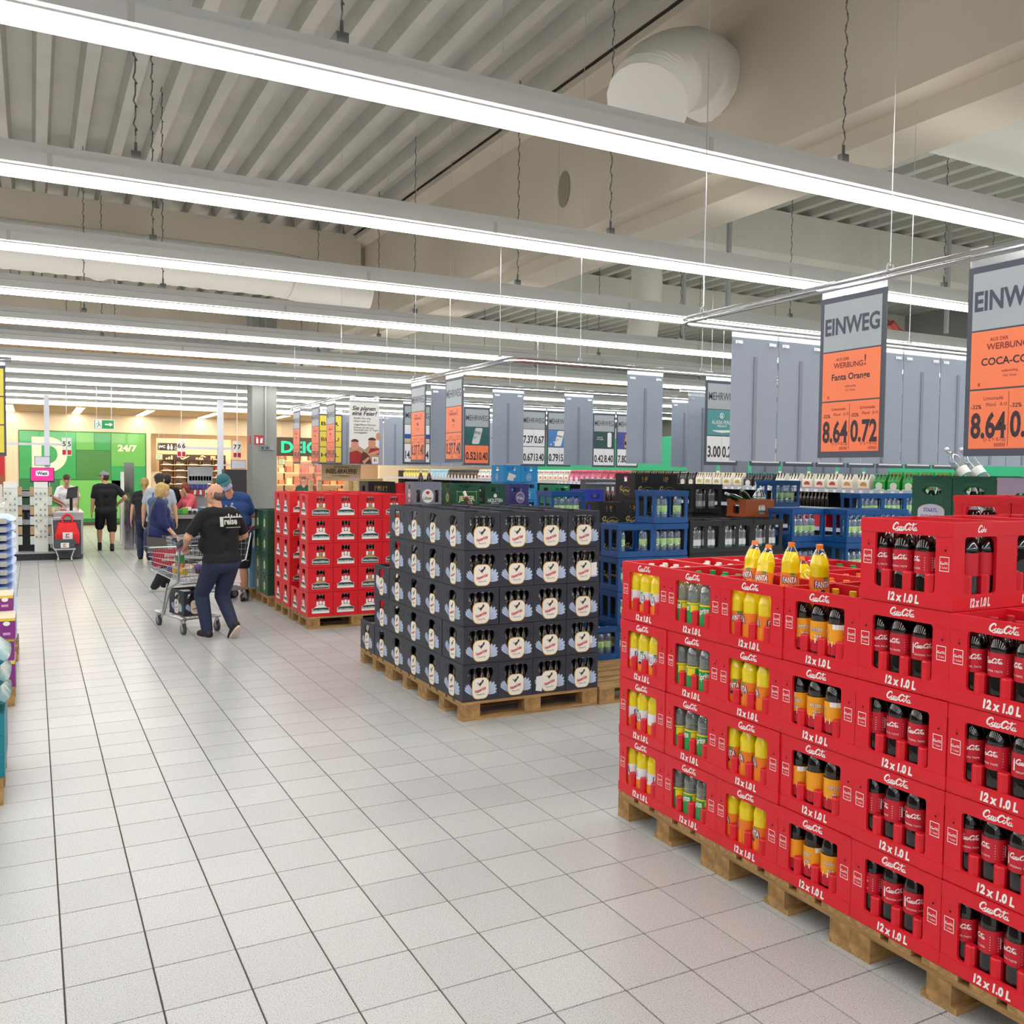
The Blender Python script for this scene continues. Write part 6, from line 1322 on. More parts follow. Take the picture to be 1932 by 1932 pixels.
def hand_prims(w, d, up, s=1.0, curl=.5, reg='skin'):
    """five separate fingers leaving the palm at wrist w, pointing along d, palm facing -up"""
    w, d, up = Vector(w), Vector(d).normalized(), Vector(up); sd = d.cross(up).normalized(); up = sd.cross(d).normalized(); out = []
    pc = w + d * (.045 * s)
    for k in (-1, 0, 1): out.append((tuple(w + sd * (.012 * k * s)), tuple(w + d * (.085 * s) + sd * (.024 * k * s)), .017 * s, .014 * s, reg))
    for k, L in ((-1.5, .062), (-.5, .075), (.5, .07), (1.5, .055)):
        a = w + d * (.09 * s) + sd * (.0195 * k * s); b = a + (d * math.cos(curl * .6) - up * math.sin(curl * .6)) * (L * .5 * s); c = b + (d * math.cos(curl * 1.8) - up * math.sin(curl * 1.8)) * (L * .5 * s)
        out += [(tuple(a), tuple(b), .0098 * s, .009 * s, reg), (tuple(b), tuple(c), .009 * s, .0075 * s, reg)]
    a = w + d * (.025 * s) - sd * (.022 * s); b = a + (d * .6 - sd * .75 - up * .2) * (.04 * s); c = b + (d * .9 - sd * .1 - up * .4) * (.03 * s)
    out += [(tuple(a), tuple(b), .012 * s, .0105 * s, reg), (tuple(b), tuple(c), .0105 * s, .0085 * s, reg)]
    return out
def person(label, loc, rz, H=1.75, bulk=1.0, belly=0.0, lean=(0, 0), twist=0.0, feet=((-.1, .1, 0, 0), (.1, -.1, 0, 0)), hands=(None, None), poles=((-1, -.6, -.2), (1, -.6, -.2)), head=(0, 0, 0),
           skin='#d8a283', shirt='#222', sleeve=.55, pants='#223', shorts=False, shoe='#222', sole='#ddd', hair=None, hstyle='short', voxel=.013, hem=.0, kneep=((-.1, 1, 0), (.1, 1, 0)), shirt_kind='shirt', curl=.5, sock=None, socks_h=.0):
    k = H / 1.75; P = []; M_S = mat('skin_' + skin, skin, .55)
    hipz = .90 * k; pel = Vector((0, 0, hipz)); ch = Vector((lean[0] * .75, lean[1] * .75, 1.26 * k)); sh = Vector((lean[0], lean[1], 1.415 * k)); 
    ct, st = math.cos(twist), math.sin(twist); rx = Vector((ct, st, 0)); fy = Vector((-st, ct, 0)); b = bulk
    add = lambda p, q, r1, r2, reg: P.append((tuple(p), tuple(q), r1, r2, reg))
    # trunk
    hx = .085 * k * b
    add(pel - Vector((hx, .01, .02)), pel + Vector((hx, -.01, -.02)), .112 * k * b, .112 * k * b, 'hips'); add(pel + Vector((-hx * .8, -.03, -.05)), pel + Vector((hx * .8, -.03, -.05)), .105 * k * b, .105 * k * b, 'hips')
    mid = pel.lerp(ch, .45)
    add(mid - rx * (.075 * k * b) + fy * (.01 + belly * .5), mid + rx * (.075 * k * b) + fy * (.01 + belly * .5), (.105 + belly * .5) * k * b, (.105 + belly * .5) * k * b, 'torso')
    for s in (-1, 1):
        add(pel + Vector((s * .07 * k * b, 0, .06)), mid + rx * (s * .08 * k * b), .1 * k * b, .1 * k * b, 'torso'); add(mid + rx * (s * .075 * k * b), ch + rx * (s * .095 * k * b) + fy * .01, .1 * k * b, .107 * k * b, 'torso')
    add(ch - rx * (.1 * k * b) + fy * .01, ch + rx * (.1 * k * b) + fy * .01, .112 * k * b, .112 * k * b, 'torso')
    add(sh - rx * (.13 * k * b) + Vector((0, 0, -.02)), sh + rx * (.13 * k * b) + Vector((0, 0, -.02)), .068 * k * b, .068 * k * b, 'torso')
    nk = sh + Vector((lean[0] * .25, lean[1] * .25 + .01, .04 * k)); yaw, tilt, nod = head
    hd = Matrix.Rotation(twist + yaw, 3, 'Z') @ Matrix.Rotation(tilt, 3, 'Y') @ Matrix.Rotation(-nod, 3, 'X')
    up = hd @ Vector((0, 0, 1)); fw = hd @ Vector((0, 1, 0)); sd = hd @ Vector((1, 0, 0))
    nt = nk + up * (.07 * k) + fw * .01; hc = nt + up * (.105 * k) + fw * .015
    for s in (-1, 1): add(nk - Vector((0, 0, .02)), sh + rx * (s * .1 * k * b), .052 * k, .05 * k, 'torso')
    add(nk - Vector((0, 0, .03)), nt, .058 * k, .054 * k, 'neck')
    add(hc + up * (.03 * k) - fw * .012, hc - up * .0 - fw * .005, .083 * k, .08 * k, 'head'); add(hc + up * (.01 * k) + fw * .025, hc - up * (.06 * k) + fw * .03, .07 * k, .052 * k, 'head'); add(hc - up * (.085 * k) + fw * (.055 * k), hc - up * (.08 * k) + fw * (.06 * k), .03 * k, .03 * k, 'head')
    add(hc - up * (.005 * k) + fw * (.092 * k), hc - up * (.035 * k) + fw * (.105 * k), .011 * k, .014 * k, 'head')
    for s in (-1, 1): add(hc + sd * (s * .08 * k) - up * (.03 * k), hc + sd * (s * .083 * k) + up * (.015 * k) - fw * .008, .013 * k, .016 * k, 'head')
    # arms
    for i, s in enumerate((-1, 1)):
        S = sh + rx * (s * .175 * k * b) + Vector((0, 0, -.03 * k)); hp = hands[i]
        if hp is None: hp = S + rx * (s * .1) + fy * .06 + Vector((0, 0, -.53 * k))
        E, Wr = two_bone(S, hp, .29 * k, .255 * k, Matrix.Rotation(twist, 3, 'Z') @ Vector(poles[i]))
        q = min(max(sleeve, .02), .98)
        if sleeve < 1:
            c = S.lerp(E, q); add(S, c, .058 * k * b, .053 * k * b, 'sleeve'); add(c, E, .047 * k * b, .042 * k * b, 'skin'); add(E, Wr, .043 * k * b, .029 * k, 'skin')
        else:
            c = E.lerp(Wr, min(sleeve - 1, .97)); add(S, E, .058 * k * b, .049 * k * b, 'sleeve'); add(E, c, .048 * k * b, .042 * k, 'sleeve'); add(c, Wr, .036 * k, .029 * k, 'skin')
        dr = (Wr - E).normalized(); P.extend(hand_prims(Wr, (dr + Vector((0, 0, -.15))).normalized(), (rx * s * .6 + Vector((0, 0, 1))).normalized() if abs(dr.z) < .8 else rx * s, k, curl))
    # legs
    shoes = []
    for i, s in enumerate((-1, 1)):
        hp = pel + Vector((s * .09 * k * b, 0, -.05 * k)); fx, fyy, fz, pit = feet[i]; A = Vector((fx, fyy, fz + .085 * k))
        K, A = two_bone(hp, A, .425 * k, .415 * k, kneep[i])
        if shorts:
            c = hp.lerp(K, .93); add(hp, c, .1 * k * b, .083 * k * b, 'leg'); add(c, K, .063 * k * b, .058 * k, 'skin'); m_ = K.lerp(A, .35); add(K, m_, .055 * k, .06 * k, 'skin'); cs = m_.lerp(A, .72); add(m_, cs, .06 * k, .042 * k, 'skin'); add(cs, A, .041 * k, .039 * k, 'sock')
        else:
            add(hp, K, .1 * k * b, .068 * k * b, 'leg'); m_ = K.lerp(A, .35); add(K, m_, .068 * k * b, .07 * k, 'leg'); add(m_, A + Vector((0, 0, .0)), .07 * k, .056 * k, 'leg')
        cp, sp = math.cos(pit), math.sin(pit); toe = Vector((0, cp, sp)); dn = Vector((0, sp, -cp)) * (.045 * k)
        h0_ = A + dn - toe * (.045 * k); t0 = A + dn * 1.25 + toe * (.15 * k)
        add(A, A + dn * .7, .04 * k, .042 * k, 'foot'); add(h0_, A + dn + toe * (.05 * k), .037 * k, .036 * k, 'foot'); add(A + dn * 1.1 + toe * (.05 * k), t0, .04 * k, .031 * k, 'foot')
        shoes.append((A, toe, dn, k))
    me = remesh(P, voxel); me.materials.clear(); me.materials.append(M_S)
    me.polygons.foreach_set('use_smooth', [True] * len(me.polygons))
    reg = classify(me, P)
    cz = np.empty(len(me.polygons) * 3); me.polygons.foreach_get('center', cz); cz = cz.reshape(-1, 3)[:, 2]
    reg[(reg == 'hips') & (cz < hipz - .035 * k)] = 'leg'
    root = thing('person', label, 'person', loc, rz)
    inst('body', me, root)
    M_SH = mat('cloth_' + shirt, shirt, .85, bump=.35, nscale=9); M_PA = mat('cloth_' + pants, pants, .85, bump=.35, nscale=11, noise=.15)
    # clothes are offset shells of the body
    shell(me, reg, ['torso', 'sleeve'] + (['hips'] if hem > 0 else []), .012, shirt_kind, M_SH, root)
    shell(me, reg, ['hips', 'leg'], .009, 'shorts' if shorts else 'trousers', M_PA, root)
    shell(me, reg, ['foot'], .008, 'shoes', mat('shoe_' + shoe, shoe, .6), root)
    if shorts and sock: shell(me, reg, ['sock'], .004, 'socks', mat('sock_' + sock, sock, .8), root)
    for A, toe, dn, k_ in shoes:
        sdv = Vector((1, 0, 0)); cen = A + dn * 1.85 + toe * .055; vs = []
        for a in range(14):
            t = 2 * math.pi * a / 14; o_ = cen + toe * (.135 * k_ * math.cos(t)) + sdv * ((.045 if math.cos(t) < .2 else .05) * k_ * math.sin(t)); vs += [tuple(o_), tuple(o_ + dn.normalized() * .022)]
        m = MB(); m.raw(vs, [(2 * a, (2 * a + 2) % 28, (2 * a + 3) % 28, 2 * a + 1) for a in range(14)] + [tuple(range(0, 28, 2)), tuple(range(27, 0, -2))]); m.obj('sole', mat('sole_' + sole, sole, .7), root)
    # face
    for s in (-1, 1): MB().lathe([(.001, -.009), (.008, -.005), (.0095, 0), (.008, .005), (.001, .009)], 8).obj('eye', mat('eye_dark', '#3a2a24', .3), root, tuple(hc + sd * (s * .033 * k) + up * (.005 * k) + fw * (.083 * k)))
    mb_ = MB(); c = hc - up * (.062 * k) + fw * (.086 * k); mb_.tube([tuple(c - sd * .022 * k - fw * .006), tuple(c + fw * .003), tuple(c + sd * .022 * k - fw * .006)], .005 * k, 6); mb_.obj('mouth', mat('lip', '#b06a5c', .5), root)
    if hair:
        HP = []
        a2 = lambda p, q, r1, r2: HP.append((tuple(p), tuple(q), r1 * k, r2 * k, 'hair'))
        if hstyle in ('short', 'bob', 'pony'):
            a2(hc + up * .045 * k - fw * .02, hc + up * .035 * k + fw * .012, .086, .078); a2(hc - fw * .035, hc - up * .035 * k - fw * .03, .078, .07)
        if hstyle == 'bald':
            for s in (-1, 1): a2(hc + sd * s * .045 * k - up * .0 - fw * .01, hc + sd * s * .03 * k - up * .03 * k - fw * .045, .046, .05)
            a2(hc - fw * .045 - up * .01, hc - up * .045 * k - fw * .035, .052, .05)
        if hstyle == 'bob':
            for s in (-1, 1): a2(hc + sd * s * .055 * k - fw * .01, hc + sd * s * .06 * k - up * .09 * k - fw * .015, .055, .04)
            a2(hc - fw * .05, hc - up * .1 * k - fw * .05, .07, .055); a2(hc + up * .05 * k + fw * .04, hc + up * .02 * k + fw * .075, .05, .03)
        if hstyle == 'pony':
            a2(hc - fw * .09 + up * .0, hc - fw * .12 * k - up * .2 * k, .04, .035); a2(hc - fw * .12 - up * .2 * k, hc - fw * .11 * k - up * .32 * k, .035, .015)
        hm = remesh(HP, .011, 3); hm.materials.clear(); hm.materials.append(mat('hair_' + hair, hair, .6, bump=.6, nscale=40, stretch=(1, 1, .15), noise=.25)); hm.polygons.foreach_set('use_smooth', [True] * len(hm.polygons)); inst('hair', hm, root)
    return root, dict(hc=hc, up=up, fw=fw, sd=sd, sh=sh, pel=pel, k=k, rx=rx, fy=fy, ch=ch)
def cap_hat(root, d, col, brim_dir=1, name='cap', lift=.03):
    hc, up, fw, sd, k = d['hc'], d['up'], d['fw'], d['sd'], d['k']; m = MB(); rings = 5; n = 14; c = hc + up * (lift * k) - fw * .008; base = 0
    for i in range(rings + 1):
        a = math.pi / 2 * i / rings
        for j in range(n):
            t = 2 * math.pi * j / n; m.v.append(tuple(c + (fw * math.cos(t) * .108 + sd * math.sin(t) * .098) * (k * math.cos(a)) + up * (.098 * k * math.sin(a))))
    for i in range(rings):
        for j in range(n): m.f.append((i * n + j, i * n + (j + 1) % n, (i + 1) * n + (j + 1) % n, (i + 1) * n + j)); m.m.append(0)
    o = m.obj(name, mat('cap_' + col, col, .8), root, smooth=60)
    m = MB(); vs = []
    for j in range(9):
        t = math.pi * (j / 8 - .5)
        for z, e in ((0.0, 0), (.006, 0)):
            vs.append(tuple(c + (fw * brim_dir) * (.095 + .085 * math.cos(t)) * k + sd * (.088 * math.sin(t) * k) + up * (z - .012 * math.cos(t))))
    fs = [tuple(range(0, 18, 2)), tuple(range(17, 0, -2))] + [(2 * j, 2 * j + 2, 2 * j + 3, 2 * j + 1) for j in range(8)] + [(16, 0, 1, 17)]
    m.raw(vs, fs); m.obj('brim', mat('cap_' + col), o)
    return o
def ang(fx, fy): return math.atan2(-fx, fy)   # rz so that local +y points to (fx,fy)

# ---- man pushing the trolley ------------------------------------------------
f1 = Vector((-.38, .92, 0)).normalized(); rz1 = ang(f1.x, f1.y)
def to_local(loc, rz, p):
    v = Vector((p[0] - loc[0], p[1] - loc[1], p[2])); return Matrix.Rotation(-rz, 3, 'Z') @ v
loc1 = (1.85, 10.42, 0)
HL = to_local(loc1, rz1, (1.50, 10.62, 1.02)); HR = to_local(loc1, rz1, (1.95, 10.75, 1.02))
p1, d1 = person('person in black polo shirt and jeans pushing the loaded trolley', loc1, rz1, 1.72, 1.12, .05, (0.0, .05), 0.0, feet=((-.10, .13, 0, 0), (.06, -.13, .07, R(-50))), hands=(HL, HR), poles=((-1, -.5, -.6), (1, -.6, -.4)), head=(.75, 0, .05),
              skin='#dca588', shirt='#121215', sleeve=.75, pants='#27304c', shoe='#26201f', sole='#d9c9bd', hair='#6b5a50', hstyle='bald', voxel=.0105, hem=1, curl=1.1)
m = MB(); m.text('reise', (0, -.004, 0), 'front', .1, bold=.03, width=.16)
m.box((-.13, -.003, .04), (.15, .0, .052)); m.box((-.13, -.003, -.055), (-.09, 0, .045))
for q in range(6): m.box((-.06 + .035 * q, -.003, .052), (-.045 + .035 * q, 0, .06 + .012 * ((q * 5) % 3)))
m.box((-.06, -.003, -.07), (.12, 0, -.064))
o = m.obj('back_print', mat('print_pale', '#d8d6cc', .6), p1)
o.location = (0.03, -.128, 1.30); o.rotation_euler = (R(-7), 0, 0)
for i, v in enumerate(o.data.vertices):
    pass
MB().tube([(0.03 * math.cos(a * .785), 0, .03 * math.sin(a * .785)) for a in range(8)], .007, 5, closed=True).obj('wrist_watch', M_STEEL, p1, tuple(HL + Vector((0.02, -.03, .0))), rot=(R(20), 0, 0))

# ---- blonde woman ------------------------------------------------------------
f2 = Vector((.92, -.1, 0)).normalized(); loc2 = (1.69, 14.75, 0); rz2 = ang(f2.x, f2.y)
HR2 = to_local(loc2, rz2, (1.88, 14.42, .88)); 
p2, d2 = person('person in a navy blouse with a grey shoulder bag', loc2, rz2, 1.66, 1.32, .07, (0, .02), 0, feet=((-.1, .08, 0, 0), (.1, -.06, 0, 0)), hands=(None, HR2), poles=((-1, -.7, -.2), (.6, -1, -.2)), head=(-.1, 0, .02),
              skin='#dfae94', shirt='#1f2a5c', sleeve=1.35, pants='#22252c', shoe='#d8d4cc', sole='#e6e2da', hair='#cfae6a', hstyle='bob', hem=1, shirt_kind='blouse', curl=.4)
HPs = [((-.11, -.02, .86), (.11, -.02, .86), .2, .2, 'x'), ((-.1, -.02, .72), (.1, -.02, .72), .205, .205, 'x')]
hm = remesh(HPs, .02, 2); hm.materials.clear(); hm.materials.append(mat('cloth_#1f2a5c')); hm.polygons.foreach_set('use_smooth', [True] * len(hm.polygons)); inst('blouse_skirt', hm, p2)
g2 = thing('shoulder_bag', 'grey shoulder bag worn over the navy blouse', 'bag', loc2, rz2)
MB().raw([(.3, -.16, .62), (.3, .16, .62), (.38, .16, .62), (.38, -.16, .62), (.31, -.17, .86), (.31, .15, .82), (.37, .15, .82), (.37, -.17, .86)], [(0, 1, 2, 3), (4, 5, 6, 7), (0, 1, 5, 4), (1, 2, 6, 5), (2, 3, 7, 6), (3, 0, 4, 7)]).obj('body', mat('bag_grey', '#57544e', .8), g2)
MB().tube(catmull([(.335, -.15, .86), (.3, -.14, 1.05), (.27, -.1, 1.25), (.2, -.04, 1.39), (.08, .0, 1.44)], 4), .011, 5).obj('strap', mat('bag_grey'), g2)

# ---- man in blue T-shirt with mask --------------------------------------------
loc3 = (2.62, 13.48, 0); rz3 = ang(-.4, -.92)
HA = to_local(loc3, rz3, (2.58, 13.22, 1.07)); HB = to_local(loc3, rz3, (2.98, 13.25, 1.22))
# facing the camera: his right hand is on the picture's left
p3, d3 = person('person in blue T-shirt, cap and face mask leaning at a trolley', loc3, rz3, 1.84, 1.05, .05, (.06, .10), .0, feet=((-.13, .1, 0, 0), (.12, -.12, 0, 0)), hands=(HB, HA), poles=((-.4, -.6, -1), (1, -.7, -.4)), head=(.3, .5, .3),
              skin='#d59d7c', shirt='#29487f', sleeve=.75, pants='#1c1d22', shorts=True, shoe='#1e1e22', sole='#2a2a2c', sock='#1a1a1c', hair='#5a4432', hstyle='short', hem=1, curl=1.0)
cap_hat(p3, d3, '#2f6a72', lift=.035)
hc, up, fw, sd = d3['hc'], d3['up'], d3['fw'], d3['sd']
_m = remesh([(tuple(hc - up * .045 + fw * .06 + sd * .02), tuple(hc - up * .045 + fw * .06 - sd * .02), .058, .058, 'x')], .012, 2); _m.materials.clear(); _m.materials.append(mat('mask_blue', '#b9cbe6', .8)); inst('face_mask', _m, p3)
m = MB(); y_ = .145
m.flat([(-.12, 0), (-.05, .1), (-.02, .05), (.0, .0)], [(0, 1, 2, 3)], (0, 0, 0), 'back').flat([(-.03, .0), (.02, .09), (.07, .04), (.1, .0)], [(0, 1, 2, 3)], (0, -.0005, 0), 'back').flat(ell(.04, .1, .016, .016, 10), [tuple(range(10))], (0, 0, 0), 'back').text('NORTH PEAK', (0, 0, -.035), 'back', .035, width=.22)
o = m.obj('chest_print', mat('print_sky', '#b4c3dc', .6), p3, (d3['ch'].x, d3['ch'].y + .152, 1.28)); o.rotation_euler = (R(-8), R(10), 0)

# ---- man in black walking out ---------------------------------------------------
loc4 = (1.46, 22.42, 0); rz4 = ang(.05, 1)
p4, d4 = person('person in black polo, black shorts and grey cap walking out', loc4, rz4, 1.80, 1.12, .03, (0, .02), 0, feet=((-.13, .22, .02, R(-8)), (.12, -.1, 0, 0)), hands=((-.30, .05, .78), (.26, .16, 1.06)), poles=((-1, -.3, 0), (1, -.5, -.3)), head=(.9, 0, .05), skin='#d9a382', shirt='#15171d', sleeve=.72, pants='#141416', shorts=True, shoe='#17171a', sole='#2a2a2c', sock='#2a2c34', hair='#4a3628', hem=1, voxel=.014)
cap_hat(p4, d4, '#8b8f92')
# ---- cashier in white ------------------------------------------------------------
p5, d5 = person('person in a white shirt working behind the left counter', (.72, 23.9, 0), ang(-.15, -1), 1.72, .95, 0, (0, .03), 0, hands=((-.18, .38, 1.02), (.12, .36, 1.0)), head=(.1, 0, .35), skin='#d99f80', shirt='#e8e8ec', sleeve=.8, pants='#24262c', hair='#4a3324', hem=1, voxel=.016)
p6, d6 = person('person half hidden behind the checkout rack, reaching out one arm', (.12, 22.6, 0), ang(.8, .3), 1.7, 1, 0, (0, .02), 0, hands=((-.2, .5, 1.05), (.1, .58, 1.0)), skin='#d99f80', shirt='#3a3f4a', sleeve=.6, pants='#24262c', hair='#4a3324', hem=1, voxel=.016)
# ---- queue at the right lane -------------------------------------------------------
p7, d7 = person('person in dark top and jeans waiting in the queue', (2.02, 19.95, 0), ang(.25, 1), 1.68, 1.0, 0, (0, .02), 0, skin='#dcab90', shirt='#201e24', sleeve=.6, pants='#2c3550', hair='#b08a54', hstyle='pony', hem=1, voxel=.015)
p8, d8 = person('person in black cap and grey T-shirt with blue backpack in the queue', (2.11, 18.3, 0), ang(.3, 1), 1.78, 1.12, .02, (0, .02), 0, skin='#d8a283', shirt='#a9b3be', sleeve=.6, pants='#2a3040', hair='#3a2c24', hem=1, voxel=.015)
cap_hat(p8, d8, '#26282c')
def backpack(loc, rz, col, lab, z=1.0, s=1.0):
    t = thing('backpack', lab, 'backpack', loc, rz)
    m = remesh([((-.08 * s, -.26, z), (.08 * s, -.26, z), .1 * s, .1 * s, 'x'), ((-.09 * s, -.26, z + .3), (.09 * s, -.26, z + .3), .09 * s, .09 * s, 'x'), ((-.07, -.31, z + .1), (.07, -.31, z + .1), .08, .08, 'x'), ((-.07, -.26, z), (-.07, -.26, z + .3), .1, .09, 'x'), ((.07, -.26, z), (.07, -.26, z + .3), .1, .09, 'x')], .018, 3); m.materials.clear(); m.materials.append(mat('pack_' + col, col, .8)); m.polygons.foreach_set('use_smooth', [True] * len(m.polygons)); inst('body', m, t)
    for sx in (-1, 1): MB().tube(catmull([(sx * .1, -.2, z + .38), (sx * .12, -.02, z + .46), (sx * .12, .1, z + .36), (sx * .13, -.04, z + .12), (sx * .12, -.18, z)], 4), .016, 5).obj('strap', mat('pack_' + col), t)
backpack((2.13, 18.26, 0), ang(.3, 1), '#4c5f7c', 'slate blue backpack worn over the grey T-shirt', .95, 1.05)
p9, d9 = person('person in black with a black backpack at the queue front', (2.64, 21.4, 0), ang(.2, 1), 1.74, 1.05, 0, (0, .02), 0, skin='#d09a7a', shirt='#1d1d20', sleeve=.8, pants='#1f2430', hair='#1c1614', hem=1, voxel=.016)
backpack((2.66, 21.35, 0), ang(.2, 1), '#1b1b1f', 'black backpack worn by the person in black at the queue front', 1.0)
p10, d10 = person('person in a pink shirt working at the right checkout lane', (3.1, 21.0, -.1), ang(-1, -.35), 1.68, 1.05, .03, (0, .06), 0, feet=((-.1, .1, .1, 0), (.1, .0, .1, 0)), hands=((-.1, .4, 1.05), (.15, .36, 1.05)), head=(0, 0, .3), skin='#e0a98c', shirt='#e0636c', sleeve=1.1, pants='#2a2c34', hair='#8a3a2c', hstyle='bob', hem=1, voxel=.016)
p11, d11 = person('person in a dark green jacket far back in the mall', (7.05, 26.5, 0), ang(-.4, -1), 1.7, 1.0, 0, (0, .02), 0, skin='#d8a283', shirt='#24523a', sleeve=1.9, pants='#24262c', hair='#7a4a30', hem=1, voxel=.018)
p12, d12 = person('person in rose clothes behind the tinted screen', (8.2, 31.2, 0), ang(-.4, -1), 1.68, 1.0, 0, (0, .02), 0, skin='#e0b49a', shirt='#d98a80', sleeve=1.5, pants='#b8706a', hair='#b0604a', hem=1, voxel=.018)

# ================================================================ SHOPPING TROLLEYS
M_WIRE = mat('trolley_wire', '#b9bcbf', .3, .8); M_TYRE = mat('tyre_grey', '#44464a', .6); M_PLA = mat('trolley_plastic', '#3d434e', .5)
def trolley_meshes():
    W0, W1 = .27, .22   # half width at handle / nose
    zt0, zt1, zb0, zb1 = 1.0, .92, .58, .66; L0, L1 = .05, 1.02
    def pt(u, s, v):   # u along, s side -1..1, v height 0 bottom 1 top
        w = W0 + (W1 - W0) * u; zt = zt0 + (zt1 - zt0) * u; zb = zb0 + (zb1 - zb0) * u; w = w * (.86 + .14 * v); y = L0 + (L1 - L0) * u + .05 * v * (u > .5) * (2 * u - 1)
        return Vector((s * w, y, zb + (zt - zb) * v))
    rim = MB().tube([pt(0, -1, 1), pt(1, -1, 1), pt(1, 1, 1), pt(0, 1, 1)], .009, 6, closed=True).tube([pt(0, -1, 0), pt(1, -1, 0), pt(1, 1, 0), pt(0, 1, 0)], .007, 5, closed=True)
    wires = MB()
    for v in (.2, .4, .6, .8): wires.tube([pt(0, -1, v), pt(1, -1, v), pt(1, 1, v), pt(0, 1, v)], .003, 4, closed=True)
    for k in range(1, 18):
        u = k / 18
        for s in (-1, 1): wires.tube([pt(u, s, 0), pt(u, s, 1)], .0024, 4)
        wires.tube([pt(u, -1, 0), pt(u, 1, 0)], .0024, 4)
    for k in range(1, 10):
        s = -1 + 2 * k / 10; wires.tube([pt(1, s, 0), pt(1, s, 1)], .0024, 4); wires.tube([pt(0, s, 0), pt(0, s, 1)], .0024, 4); wires.tube([pt(0, s, 0), pt(1, s, 0)], .0024, 4)
    fr = MB()
    for s in (-1, 1):
        fr.tube([(s * .27, .02, 1.02), (s * .26, .1, .6), (s * .26, .3, .52), (s * .2, .62, .2), (s * .19, .72, .13)], .013, 6); fr.tube([(s * .25, .42, .55), (s * .19, .70, .16)], .011, 6); fr.tube([(s * .22, .06, .18), (s * .2, .5, .17), (s * .16, .98, .16)], .013, 6)
    fr.tube([(-.16, .98, .16), (.16, .98, .16)], .013, 6).tube([(-.22, .06, .18), (.22, .06, .18)], .01, 6)
    rack = MB()
    for k in range(9): x = -.2 + .05 * k; rack.tube([(x, .06, .185), (x * .78, .98, .175)], .004, 4)
    for y in (.25, .5, .75): rack.tube([(-.2, y, .178), (.2, y, .178)], .005, 4)
    handle = MB().cyl((-.29, -.02, 1.04), (.29, -.02, 1.04), .018, 8).box((-.05, -.05, 1.02), (.05, .03, 1.08)); 
    for s in (-1, 1): handle.obox((s * .28, .05, 1.0), (s * .28, -.04, 1.06), .03, .05)
    bump = MB()
    for s in (-1, 1): bump.cbox((s * .225, 1.08, .92), (.05, .05, .04))
    wheel = MB().cyl((-.014, 0, 0), (.014, 0, 0), .062, 16); hub = MB().cyl((-.017, 0, 0), (.017, 0, 0), .035, 12)
    fork = MB()
    for s in (-1, 1): fork.obox((s * .021, 0, -.005), (s * .021, .0, .075), .005, .04)
    fork.cyl((0, 0, .07), (0, 0, .1), .022, 8)
    return dict(rim=rim.mesh('basket_rim', M_WIRE, 40), wires=wires.mesh('wire_basket', M_WIRE), fr=fr.mesh('frame', M_WIRE, 40), rack=rack.mesh('lower_rack', M_WIRE), handle=handle.mesh('handle', M_PLA), bump=bump.mesh('corner_bumper', M_PLA), wheel=wheel.mesh('wheel', M_TYRE, 40), hub=hub.mesh('hub', mat('hub_grey', '#8d9095', .5), 40), fork=fork.mesh('caster_fork', M_WIRE))
TR = trolley_meshes()
def trolley(loc, rz, lab, red=False):
    t = thing('shopping_trolley', lab, 'trolley', loc, rz)
    inst('basket_rim', TR['rim'], t); w = inst('wire_basket', TR['wires'], t); inst('frame', TR['fr'], t); inst('lower_rack', TR['rack'], t); inst('corner_bumper', TR['bump'], t)
    h = inst('handle', TR['handle'], t)
    if red: MB().cyl((-.25, -.02, 1.04), (.25, -.02, 1.04), .021, 8).obj('red_grip', M_LBLR, h)
    for x, y in ((-.2, .1), (.2, .1), (-.15, .9), (.15, .9)):
        f = inst('caster_fork', TR['fork'], t, (x, y, .062)); wh = inst('wheel', TR['wheel'], f); inst('hub', TR['hub'], f)
    return t
tloc = (1.71, 10.71, 0); trz = ang(-.27, .96)
t1 = trolley(tloc, trz, 'loaded shopping trolley pushed by the person in black polo')
T1 = lambda x, y, z: tuple(Vector(tloc) + Matrix.Rotation(trz, 3, 'Z') @ Vector((x, y, z)))
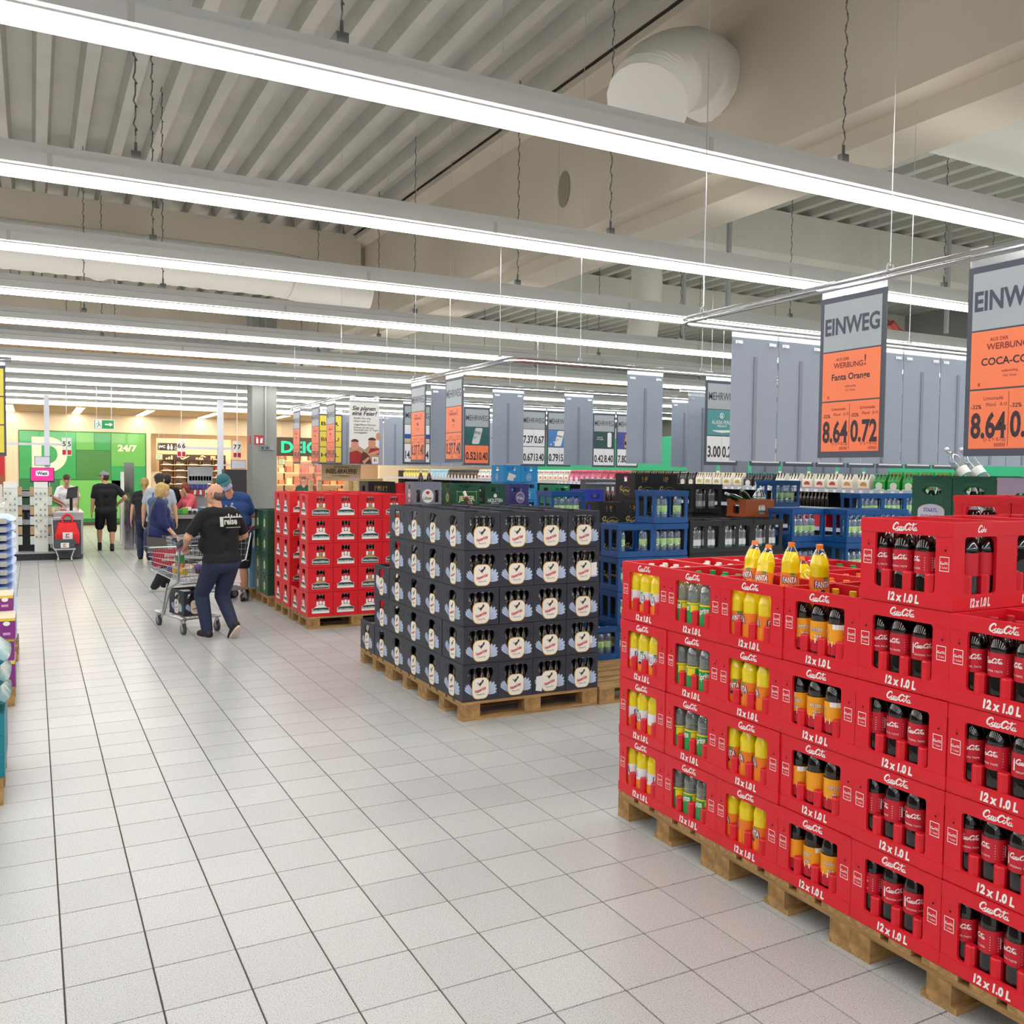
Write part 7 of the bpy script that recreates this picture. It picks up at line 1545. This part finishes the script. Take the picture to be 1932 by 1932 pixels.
MB().box((.05, .76, .2), (.1, .765, .23)).obj('yellow_tag', mat('sheet_yellow'), t1)
o = put_crate('dark', T1(0, .40, .192), 'dark bird-label beer crate on the lower rack of the trolley', trz, None, ('front', 'left'))
bt = put_bottle('fanta', 'soda_bottle', T1(-.05, .5, .72), 'green bottle with a pink cap standing in the trolley', rot=(R(14), R(-6), 0), parts=('body', 'cap'))
bt.data = MB().lathe([(.03, 0), (.05, .01), (.052, .2), (.045, .23), (.03, .27), (.028, .28)], 14, ms=[0, 0, 0, 1, 1]).mesh('soda_bottle', [mat('bottle_green', '#1f9a4a', .25), mat('bottle_pale', '#dfe6e6', .3)], 50)
for c in bt.children: c.data = MB().lathe([(.032, .275), (.034, .31), (.024, .345), (.02, .35)], 12, ms=[0, 0, 0]).mesh('cap', mat('cap_pink', '#f2607a', .4), 50)
bt.location = T1(-.05, .5, .66); 
gc = ['#e2c24a', '#d9d4cc', '#7a4a9a', '#e6e2da', '#c9a24a', '#e3b7b4', '#8a6a3a', '#dcdcdc', '#b5643a', '#efe2b0']
for k in range(14):
    x = -.15 + .1 * (k % 4); y = .16 + .13 * (k // 4); 
    tag(MB().cyl((0, 0, 0), (0, .09, 0), .04, 12).box((-.02, .02, .03), (.02, .07, .041)).obj('grocery_tub', mat('tub_' + gc[k % 10], gc[k % 10], .5), None, T1(x, y, .70 + .02 * (k % 3)), trz + .5 * k), 'small grocery tub lying in the trolley basket, %s' % ORD[k], 'grocery', 'groceries in the trolley')
# red folding basket liner
o = tag(MB().box((-.19, -.004, 0), (.19, .004, .2)).obj('advert_board', M_LBLR, None, T1(-.0, .97, .70), trz), 'red advert board at the nose of the trolley basket', 'advert board'); MB().text('Besser', (.03, -.006, .13), 'front', .06, bold=.02).text('einkaufen', (.03, -.006, .08), 'front', .06, bold=.02).obj('lettering', M_WHITE, o)
t2 = trolley((2.72, 13.40, 0), ang(-.98, -.16), 'second trolley with red grip held by the person in blue', True)

bpy.data.scenes.remove(_S2)
